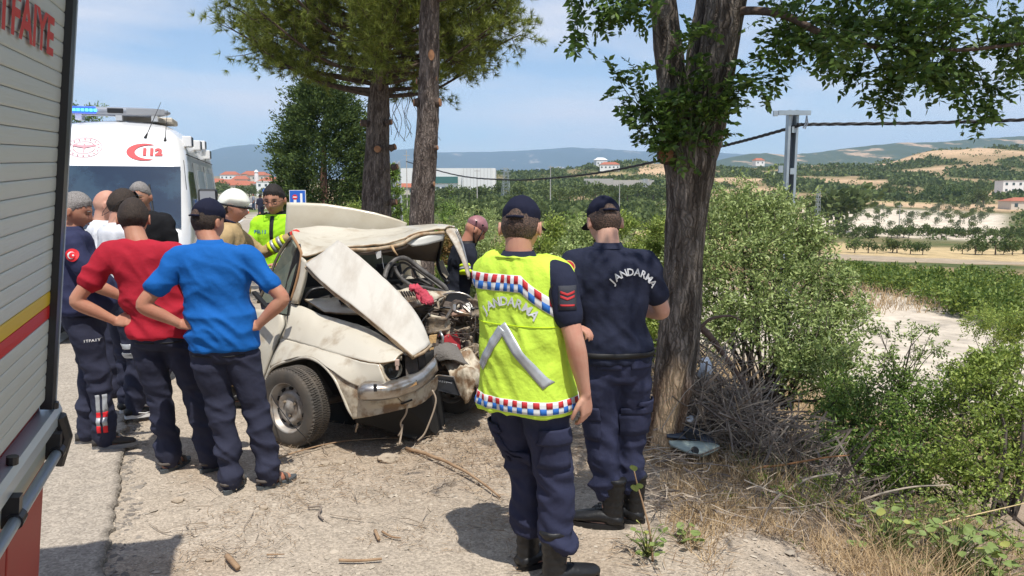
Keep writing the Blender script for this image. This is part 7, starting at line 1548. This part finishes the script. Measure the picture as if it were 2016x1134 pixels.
# dead wood pile
def sticks(name, n, fn, m, r0=.004, r1=.010, seg=5, sides=3, wob=.05):
    g = Geo()
    for i in range(n):
        a, b = fn(); a = Vector(a); b = Vector(b); L = (b-a).length; p = [a]; off = Vector(rng.normal(size=3))*wob*L; off2 = Vector(rng.normal(size=3))*wob*L*.7; r = rng.uniform(r0, r1)
        pl = [a, a.lerp(b, .33)+off, a.lerp(b, .66)+off2, b]; q = crom(pl, 2); g.tube([Vector(k) for k in q], [lerp(r, r*.35, i2/(len(q)-1)) for i2 in range(len(q))], sides)
        if rng.random() < .5: c = Vector(q[3]); g.tube([c, c+(b-a)*.22+Vector(rng.normal(size=3))*L*.14], [r*.6, r*.25], sides)
    o = g.build(name, m); o['kind'] = 'stuff'; return o
def pilepoint(f=None):
    u = rng.random() if f is None else f; v = rng.random(); top = lerp(.92, -.40, u**.8); x = lerp(1.35, 2.75, u)+rng.normal()*.10; y = lerp(6.35, 5.2, v)-.1*u; zg = land(x, y)-.05
    return Vector((x, y, lerp(zg, max(zg+.12, top-.25*(1-v)-.55*abs(v-.35)), rng.random()**.6)))
def pile():
    a = pilepoint(); L = rng.uniform(.3, 1.0); k = rng.random(); d = Vector((.75, -.15, -.62)) if k < .22 else Vector((rng.normal(), rng.normal()*.5, rng.normal()*.6)); d = (d+Vector(rng.normal(size=3))*.35).normalized(); return a-d*L/2, a+d*L/2
M_DEAD = mat('dead_wood', (.13, .10, .082), col2=(.30, .25, .205), scale=5, rough=.9); M_DEADP = mat('dead_wood_pale', (.30, .24, .18), col2=(.46, .39, .31), scale=5, rough=.9)
o = sticks('brushwood', 1150, pile, M_DEAD, .0035, .011); o['label'] = 'tangled heap of grey dead branches at the foot of the tree'
sticks('brushwood', 420, pile, M_DEADP, .003, .0065)
def lowst(): p = S(rng.uniform(1.9, 4.3), rng.uniform(3.3, 6.6)); z = land(p.x, p.y)+.03+.10*rng.random(); a = rng.uniform(0, 6.28); L = rng.uniform(.15, .5); d = Vector((math.cos(a), math.sin(a)*.8, rng.normal()*.12)); return Vector((p.x, p.y, z))-d*L/2, Vector((p.x, p.y, z))+d*L/2
sticks('fallen_twigs', 430, lowst, M_DEADP, .002, .006); sticks('fallen_twigs', 200, lowst, M_DEAD, .003, .009)
def carst(): p = S(rng.uniform(-.7, 1.9), rng.uniform(3.9, 7.2)); z = land(p.x, p.y)+.02; a = rng.uniform(0, 6.28); L = rng.uniform(.06, .28); d = Vector((math.cos(a), math.sin(a), rng.normal()*.05)); return Vector((p.x, p.y, z))-d*L/2, Vector((p.x, p.y, z))+d*L/2
sticks('fallen_twigs', 260, carst, M_DEADP, .0015, .004)
def bough(pl, r, m, label, name='branch', group=None, sub=5, r1=.4):
    g = Geo(); q = crom([Vector(p) for p in pl], sub); g.tube([Vector(k)+Vector(noise.noise_vector(Vector(k)*6))*r*.5 for k in q], [lerp(r, r*r1, i/(len(q)-1)) for i in range(len(q))], 7); o = g.build(name, m, None, True); tag(o, label, 'branch', group); return o
def G2(px, py, dz=.02): p = gnd(px, py); p = gnd(px, py, land(p.x, p.y)); p = gnd(px, py, land(p.x, p.y)+dz); return p
M_BR = mat('brown_stick', (.26, .16, .09), col2=(.38, .26, .16), scale=12, rough=.9); M_ORG = mat('orange_stick', (.36, .17, .07), rough=.8)
bough([at(1372, 640, 6.0), at(1392, 655, 5.95), at(1420, 690, 5.9), at(1450, 735, 5.85), at(1480, 790, 5.8)], .032, mat('dark_bough', (.10, .065, .05), col2=(.2, .13, .1), scale=12, rough=.9), 'thick dark bough bending down from behind the trunk into the heap')
bough([at(1375, 650, 5.9), at(1400, 628, 5.9), at(1435, 622, 5.95), at(1460, 632, 6.0)], .016, bpy.data.materials['dark_bough'], 'reddish forked branch arching over the top of the brush heap')
bough([at(1480, 922, 5.0), at(1560, 912, 4.95), at(1630, 900, 4.9), at(1672, 896, 4.9)], .009, M_ORG, 'straight orange brown stick lying across the twigs')
bough([at(1648, 1012, 4.55), at(1700, 985, 4.5), at(1780, 962, 4.5), at(1872, 955, 4.55)], .010, M_DEADP, 'long pale grey stick near the lower right bushes')
bough([at(1535, 990, 4.6), at(1560, 960, 4.6), at(1600, 940, 4.65), at(1640, 932, 4.7)], .012, M_DEADP, 'pale curved branch at the bottom of the brush heap')
bough([at(1815, 1042, 4.2), at(1900, 1018, 4.2), at(2030, 988, 4.2)], .006, mat('reed', (.60, .46, .24), rough=.7), 'thin yellow reed leaning at the lower right edge')
bough([at(1555, 835, 5.3), at(1500, 880, 5.2), at(1430, 800, 5.3)], .007, M_DEADP, 'thin bleached twig crossing the heap')
bough([G2(800, 882), G2(870, 905, .04), G2(935, 940, .04), G2(985, 978)], .014, M_BR, 'brown stick lying in front of the wrecked bumper'); bough([G2(540, 905), G2(600, 885, .03), G2(680, 868, .03), G2(790, 862)], .007, M_BR, 'thin curved stick on the ground beside the front wheel')
bough([G2(607, 998), G2(632, 997, .03), G2(628, 1012), G2(636, 1022)], .007, M_DEAD, 'small dark twisted twig on the gravel', r1=.8); bough([G2(448, 1095), G2(458, 1108, .03), G2(470, 1120)], .015, M_BR, 'short chunk of bark on the gravel at the bottom left', r1=.9)
bough([G2(668, 1103), G2(705, 1104, .02), G2(752, 1100)], .008, M_BR, 'straight stick lying level at the bottom of the gravel', r1=.8); bough([G2(752, 1046), G2(772, 1056, .02), G2(790, 1058)], .007, M_BR, 'small broken twig right of the bark chip'); bough([G2(738, 1044), G2(746, 1062)], .010, M_BR, 'brown bark chip on the gravel', r1=.9)
bough([G2(525, 1092), G2(560, 1091)], .005, M_BR, 'slim pale twig between the gravel sticks'); bough([G2(650, 1012), G2(700, 1020), G2(715, 1021)], .004, M_DEADP, 'very thin twig near the dark twisted twig')
# stones
M_STONE = mat('stone', (.46, .38, .29), col2=(.33, .27, .2), scale=14, rough=.95, bump=.4, bscale=40)
def stone(px, py, r, label, sd):
    c = gnd(px, py, land(*gnd(px, py).xy[:])+r*.25); bm = bmesh.new(); bmesh.ops.create_icosphere(bm, subdivisions=3, radius=1)
    for v in bm.verts:
        d = v.co.copy(); k = 1+.35*noise.noise(d*1.3+Vector((sd, 0, 0)))+.12*noise.noise(d*4+Vector((sd, 0, 0))); v.co = Vector((d.x*r*1.25*k, d.y*r*k, max(-.5, d.z*.62*k)*r))
    o = bmo('stone', bm, M_STONE, None, False, c); tag(o, label, 'stone')
for i, (px, py, r, lb) in enumerate(((765, 903, .058, 'largest pale stone lying in front of the bumper'), (640, 914, .032, 'left one of two tan stones near the front wheel'), (668, 911, .030, 'right one of two tan stones near the front wheel'), (598, 948, .022, 'small flat stone near the blue shirted man'), (706, 840, .03, 'stone in the shade under the front valance'), (860, 842, .035, 'stone beside the hanging cables'), (412, 1102, .016, 'white pebble near the lower sticks'), (350, 985, .03, 'flat stone behind the sandals'), (520, 1000, .022, 'pale pebble right of the sandals'), (985, 870, .03, 'stone by the vest officer boots'))): stone(px, py, r, lb, i*5.)
def pebbles(name, n, fn, r0, r1, m):
    ico = [Vector(v) for v in ((0, 0, 1), (.9, 0, .2), (.28, .85, .2), (-.72, .53, .2), (-.72, -.53, .2), (.28, -.85, .2))]; P = scat(n, fn, .0); V = np.empty((n*6, 3)); b = np.array([tuple(v) for v in ico])
    for i, p in enumerate(P):
        r = rng.uniform(r0, r1)*(1 if rng.random() < .85 else 1.8); a = rng.uniform(0, 6.28); ca, sa = math.cos(a), math.sin(a); q = b*(r*rng.uniform(.6, 1.3), r*rng.uniform(.6, 1.3), r*rng.uniform(.3, .7))+rng.normal(size=(6, 3))*r*.12; V[i*6:i*6+6] = np.stack([q[:, 0]*ca-q[:, 1]*sa, q[:, 0]*sa+q[:, 1]*ca, q[:, 2]], 1)+np.array(p)+np.array([0, 0, -r*.05])
    t = np.array([(0, 1, 2), (0, 2, 3), (0, 3, 4), (0, 4, 5), (0, 5, 1)]); F = (np.arange(n)[:, None, None]*6+t[None]).reshape(-1, 3); o = mk(name, V, F, m); o['kind'] = 'stuff'; return o
M_PEB = mat('pebble', (.33, .28, .22), island=(.52, .45, .36), rough=.95)
pebbles('pebbles', 9000, reg(-1.0, 2.6, 2.6, 7.5), .003, .009, M_PEB); pebbles('pebbles', 1400, reg(-1.1, 3, 2.8, 8), .009, .018, M_PEB); pebbles('pebbles', 900, reg(-3, -1, 3, 9), .003, .007, M_PEB)
def edgechips():
    t = rng.uniform(2.5, 8); p = S(edge_s(t)+rng.normal()*.05+.03, t); return (p.x, p.y)
pebbles('asphalt_crumbs', 900, edgechips, .006, .02, mat('crumb', (.16, .14, .12), island=(.34, .30, .25), rough=.95))
# bits of the car under the tree
pt = thing('broken_panel', 'broken dark plastic car panel with a round lamp lying at the tree foot', 'car part')
sheet('dark_shell', PP([[(1315, 838, 5.35), (1350, 836, 5.4), (1382, 845, 5.4), (1408, 872, 5.3)], [(1312, 862, 5.2), (1350, 866, 5.2), (1385, 870, 5.2), (1413, 880, 5.2)]]), mat('blue_black_plastic', (.045, .055, .075), rough=.35, spec=.6), pt, .012, 4, 3, .012, 9)
sheet('pale_rim', PP([[(1316, 872, 5.12), (1350, 872, 5.12), (1385, 874, 5.14), (1414, 880, 5.15)], [(1320, 880, 5.08), (1350, 892, 5.02), (1382, 900, 5.0), (1412, 888, 5.1)]]), mat('pale_plastic', (.34, .40, .36), rough=.4), pt, .02, 4, 3, .004, 9)
g = Geo(); c = at(1368, 887, 5.02); g.tube([c, c+Vector((0, -.02, .004))], [.028, .024], 16); g.build('round_lamp', M_BKP, pt); g = Geo(); g.prism([at(1345, 850, 5.24), at(1368, 854, 5.24), at(1378, 866, 5.2), at(1352, 864, 5.2)], (0, -.01, .01)); g.build('slot', M_INT, pt)
M_WPL = mat('white_plastic', (.62, .66, .72), rough=.4)
for pl, lb in (([[(1381, 708, 5.6), (1392, 705, 5.62), (1401, 722, 5.6)], [(1378, 724, 5.55), (1390, 728, 5.52), (1401, 738, 5.55)], [(1372, 742, 5.55), (1384, 745, 5.55), (1392, 740, 5.58)]], 'white plastic shard caught in the branches beside the trunk'), ([[(1345, 826, 5.4), (1362, 818, 5.42), (1364, 826, 5.42)], [(1340, 832, 5.38), (1356, 832, 5.36), (1362, 834, 5.4)]], 'small white plastic shard just above the broken dark panel')): tag(sheet('plastic_shard', PP(pl), M_WPL, None, .006, 4, 4, .01, 12), lb, 'debris')
# ------------------------------------------------------------------ the big locust tree
YR = 5.35
lt = thing('locust_tree', 'big forked locust tree with a stripped scar low on its furrowed trunk', 'tree')
def wound(c, an, z, v):
    px, py = proj(v); w = Vector((1.0, .70, .42)); k = sm(905, 880, py)*sm(690, 760, py+40*noise.noise(Vector((v.x*9, v.y*9, 0))))
    e = (px-(1338-(py-700)*.20))/22+.5*noise.noise(Vector((v.x*14, v.y*14, v.z*3))); k *= sm(1.25, .75, abs(e)) if v.y < YR+.02 else 0
    c = c.lerp(w*(1+.3*noise.noise(Vector((v.x*40, v.y*40, v.z*5)))), k); r = sm(720, 780, py)*(1-k)*(1 if v.y < YR+.05 else 0)*.6; return c.lerp(Vector((.34, .20, .12)), r)
bk, bd = (.24, .205, .175), (.11, .09, .075)
def T(l, Y=YR): return [(*at(px, py, Y), r) for px, py, r in l]
trk = T([(1303, 900, .115), (1312, 840, .12), (1324, 760, .138), (1336, 660, .150), (1343, 560, .142), (1348, 460, .138), (1354, 380, .152), (1358, 320, .176), (1356, 275, .16), (1352, 240, .10)]); trk[0] = (trk[0][0], trk[0][1], land(trk[0][0], YR)-.12, .15)
bark_obj('trunk', trk, lt, bk, bd, seed=1., wound=wound, n=120, sub=22, amp=.014, ks=16, kz=2.6)
bark_obj('limb', T([(1340, 345, .06), (1332, 285, .104), (1325, 200, .102), (1316, 100, .098), (1305, 0, .092), (1292, -120, .095), (1270, -300, .07)]), lt, bk, bd, seed=5., n=84, sub=18, amp=.012, ks=16, kz=2.6)
bark_obj('limb', T([(1368, 350, .08), (1384, 285, .122), (1400, 200, .122), (1414, 110, .128), (1430, 0, .134), (1446, -120, .13), (1470, -300, .10)]), lt, bk, bd, seed=9., n=96, sub=18, amp=.013, ks=16, kz=2.6)
bark_obj('limb', T([(1362, 235, .05), (1368, 160, .075), (1378, 80, .08), (1390, 10, .075), (1400, -80, .07)], YR+.25), lt, bk, bd, seed=14., n=48, sub=12, amp=.010)
cutstub('branch_stub', at(1312, 305, YR-.12), (-.3, -1, .1), .055, lt, .04)
M_LOC = mat('locust_leaf', (.045, .095, .018), island=(.17, .27, .05), rough=.45, trans=.38, spec=.4); M_LOCL = mat('locust_leaf_young', (.06, .12, .02), island=(.18, .28, .05), rough=.45, trans=.4)
CC = []; DD = []; RG = Geo(); r9 = np.random.default_rng(9)
def comp(p, d, L=.22, droop=.5, sz=1.):
    """one pinnate leaf: leaflets in pairs along a drooping rachis"""
    d = np.array(d, float); d /= np.linalg.norm(d); s = np.cross(d, [0, 0, 1]); s = s/(np.linalg.norm(s)+1e-6); s = s+r9.normal(size=3)*.25; s /= np.linalg.norm(s); p = np.array(p, float); q = p.copy(); n = 7; pts = [Vector(q)]
    for i in range(n):
        d = d+np.array([0, 0, -droop/n]); d /= np.linalg.norm(d); q = q+d*L/n; pts.append(Vector(q))
        if i == 0: continue
        for sd in (-1, 1): CC.append(q.copy()); DD.append(s*sd+d*.35+r9.normal(size=3)*.22)
    CC.append(q); DD.append(d); RG.tube([pts[0], pts[3], pts[-1]], [.0016, .0013, .0008], 3)
def twig(pl, r=.006, n=18, L=.22, spread=.5, droop=.7, side=1., every=1.):
    q = [Vector(k) for k in crom([Vector(p) for p in pl], 5)]; RG.tube(q, [lerp(r, .002, i/(len(q)-1)) for i in range(len(q))], 5)
    for i in range(n):
        f = r9.uniform(.05, 1)*(len(q)-1); k = min(len(q)-2, int(f)); p = q[k].lerp(q[k+1], f-k); d = (q[k+1]-q[k]).normalized(); comp(p, np.array(d)*.6+r9.normal(size=3)*spread*side+np.array([0, 0, .05]), L*r9.uniform(.75, 1.2), droop)
def A(px, py, Y=5.1): return at(px, py, Y)
M_BRL = M_STUB
g = Geo(); mb = [Vector(k) for k in crom([A(1450, 22, 5.3), A(1500, 22, 5.2), A(1550, 32, 5.1), A(1620, 66, 5.0), A(1700, 88, 5.0), A(1790, 96, 5.0), A(1900, 98, 4.9), A(2050, 80, 4.8)], 5)]; g.tube(mb, [lerp(.030, .010, i/(len(mb)-1)) for i in range(len(mb))], 9); g.build('branch', M_STUB, lt, True)
for k in range(34):      # sprays along the main branch
    i = int(r9.integers(6, len(mb)-1)); p = mb[i]; e = p+Vector((r9.normal()*.16+.04, r9.normal()*.25, r9.uniform(-.22, .30))); twig([p, p.lerp(e, .5)+Vector((0, 0, .04)), e], .005, 8, .20, .55, .8)
for k in range(24):      # mass above, partly out of the frame
    px, py = r9.uniform(1520, 2090), r9.uniform(-150, 55); p = A(px, py, r9.uniform(4.6, 5.6)); e = p+Vector((r9.normal()*.2, r9.normal()*.2, -.14)); twig([p, p.lerp(e, .5), e], .005, 9, .20, .6, .8)
for pl, n in (([(1850, 100), (1885, 140), (1905, 190), (1935, 235)], 26), ([(1905, 100), (1930, 150), (1945, 190)], 18), ([(1720, 95), (1738, 140), (1742, 180)], 16), ([(1600, 60), (1625, 100), (1640, 128)], 14), ([(1540, 30), (1560, 60), (1562, 85)], 9), ([(1780, 98), (1770, 140), (1748, 160)], 12), ([(1960, 60), (1990, 90), (2020, 120)], 16), ([(1930, 30), (1970, 50), (2010, 60)], 14), ([(1690, 85), (1700, 120), (1680, 150)], 10), ([(1840, 98), (1835, 135), (1850, 160)], 10)): twig([A(*p) for p in pl], .006, n, .17, .5, .9)
for pl, n, Y in (([(1118, -30), (1128, 20), (1138, 60), (1136, 95)], 17, 5.2), ([(1180, -30), (1195, 5), (1190, 30)], 12, 5.1), ([(1210, -30), (1240, 0), (1260, 22)], 16, 5.1), ([(1300, -20), (1272, 5), (1240, 10), (1215, 30)], 14, 5.0), ([(1140, -60), (1150, -30), (1165, -10)], 12, 5.1)): twig([A(*p, Y) for p in pl], .005, n, .15, .5, .9)
N0 = len(CC)
# shoots sprouting round the fork
for pl, n, L in (([(1340, 300), (1290, 250), (1262, 215), (1240, 165)], 26, .15), ([(1335, 290), (1290, 240), (1240, 190), (1215, 150)], 22, .15), ([(1335, 300), (1270, 270), (1250, 245)], 12, .13), ([(1310, 290), (1290, 225), (1255, 130)], 16, .14), ([(1380, 260), (1420, 190), (1470, 150), (1530, 140)], 24, .17), ([(1385, 240), (1430, 170), (1480, 120), (1545, 118)], 22, .16), ([(1390, 260), (1420, 200), (1470, 165), (1500, 175)], 12, .14), ([(1380, 270), (1410, 240), (1450, 200)], 8, .12), ([(1400, 270), (1440, 262)], 3, .10),
                 ([(1345, 320), (1340, 250), (1335, 190), (1345, 130)], 17, .16), ([(1355, 320), (1360, 250), (1360, 190), (1350, 150)], 17, .16), ([(1365, 310), (1380, 240), (1395, 190), (1400, 130)], 12, .16), ([(1335, 310), (1320, 260), (1318, 215)], 18, .14), ([(1350, 140), (1360, 90), (1380, 60)], 14, .14)): twig([A(*p, 5.12) for p in pl], .006, n, L, .75, .5)
for k in range(340): c = r9.normal(size=3)*np.array([.40, .38, .22]); comp(np.array([1.75, 3.6, 4.35])+c*np.array([1.5, 1.7, 1]), r9.normal(size=3), .26, .6)
n = len(CC); L = np.full(n, .056)*(.8+.4*r9.random(n)); L[N0:] *= .95
# canopy overhead, outside the frame: keeps officer, heap and trunk in shade
q, d = blobpts(5200, (1.95, 3.55, 4.55), (1.55, 1.35, .55), .1); 
o = leaves('leaflets', np.concatenate([np.array(CC), q]), np.concatenate([np.array(DD), rng.normal(size=d.shape)]), np.concatenate([L, np.full(len(q), .085)]), np.concatenate([L*.25, np.full(len(q), .026)]), M_LOC, lt, fold=.15); o['kind'] = 'stuff'
RG.build('leaf_stalks', mat('leaf_stalk', (.06, .08, .025), rough=.7), lt)['kind'] = 'stuff'
# weeds with large leaves at the lower right
M_WEED = mat('weed_leaf', (.16, .24, .06), island=(.34, .42, .14), rough=.55, trans=.3)
lm = None
def leafdata(m):
    V = []; F = []; n = 10
    prof = [(0, .02), (.12, .22), (.3, .40), (.5, .46), (.7, .38), (.88, .18), (1.0, .0)]
    for y, w in prof: V += [(-w, y, .10*w), (-w*.5, y, .0), (0, y, -.04), (w*.5, y, .0), (w, y, .10*w)]
    for i in range(len(prof)-1):
        for k in range(4): F.append((i*5+k, i*5+k+1, (i+1)*5+k+1, (i+1)*5+k))
    me = bpy.data.meshes.new('leaf'); me.from_pydata([(x, y, z-.15*y*y) for x, y, z in V], [], F); me.materials.append(m); me.polygons.foreach_set('use_smooth', [True]*len(F)); return me
LM = leafdata(M_WEED); LM2 = leafdata(mat('weed_leaf_yellow', (.42, .44, .12), rough=.6, trans=.3))
def weed(px, py, n, w, h, size, label, Y=None, yellow=.1, base=None):
    c = at(px, py, Y); zg = land(c.x, c.y); c.z = zg; t = thing('weed', label, 'plant', c); g = Geo()
    for i in range(n):
        a = rng.uniform(0, 6.28); q = rng.uniform(.1, 1)*w; e = Vector((math.cos(a)*q, math.sin(a)*q, h*rng.uniform(.3, 1))); g.tube([(0, 0, 0), (e.x*.5, e.y*.5, e.z*.7), e], [.003, .0025, .0018], 4)
        o = bpy.data.objects.new('leaf', LM2 if rng.random() < yellow else LM); COL.objects.link(o); o.parent = t; s = size*rng.uniform(.7, 1.25); o.scale = (s, s, s); o.location = e; o.rotation_euler = (rng.uniform(-.2, .9), rng.normal()*.35, rng.uniform(0, 6.28))
    g.build('stalks', M_GRASSG, t)
weed(1880, 1090, 60, .32, .36, .062, 'bramble with large round pale green leaves in the lower right corner', 3.95); weed(1740, 1110, 40, .28, .22, .05, 'low bramble with yellowing leaves left of the larger bramble', 3.9, .3); weed(1760, 1040, 18, .18, .26, .06, 'bramble shoots with light leaves above the yellowing one', 4.2)
weed(1345, 1052, 9, .12, .10, .055, 'little plant with broad leaves growing behind the black boots', 3.75, 0); weed(1275, 1100, 30, .16, .15, .034, 'leafy weed with yellow flowers beside the officers boots', 3.6, .15); weed(1950, 1120, 26, .22, .3, .06, 'bramble at the very edge of the picture', 3.8)
t = thing('sapling', 'slender bare shoot with two round leaves in front of the officer boots', 'plant', (0, 0, 0)); g = Geo(); sp = [Vector(k) for k in crom([at(1285, 1105, 3.55), at(1280, 1050, 3.56), at(1268, 1000, 3.58), at(1255, 955, 3.6), at(1248, 925, 3.6)], 4)]; g.tube(sp, [lerp(.006, .003, i/(len(sp)-1)) for i in range(len(sp))], 6); g.build('stem', M_BR, t, True)
for px, py, s in ((1253, 968, .05), (1262, 962, .04), (1250, 928, .045)):
    o = bpy.data.objects.new('leaf', LM); COL.objects.link(o); o.parent = t; o.location = at(px, py, 3.57); o.scale = (s,)*3; o.rotation_euler = (1.2, .2, 2.6)
shrub('low mixed green undergrowth below the bushes in the lower right', cl([(1560, 1000, 4.5, .16), (1680, 1020, 4.4, .18), (1780, 1000, 4.5, .2), (1880, 1010, 4.4, .2), (1980, 1020, 4.4, .22), (1500, 960, 4.8, .12), (1440, 1000, 4.4, .10), (1620, 960, 4.8, .14), (2030, 1090, 4.1, .2), (1560, 1090, 3.9, .1)]), at(1750, 1080, 4.4), M_LEAF, .026, 420, None, stems=1)
# sprig on the trousers of the second officer is left to the sapling
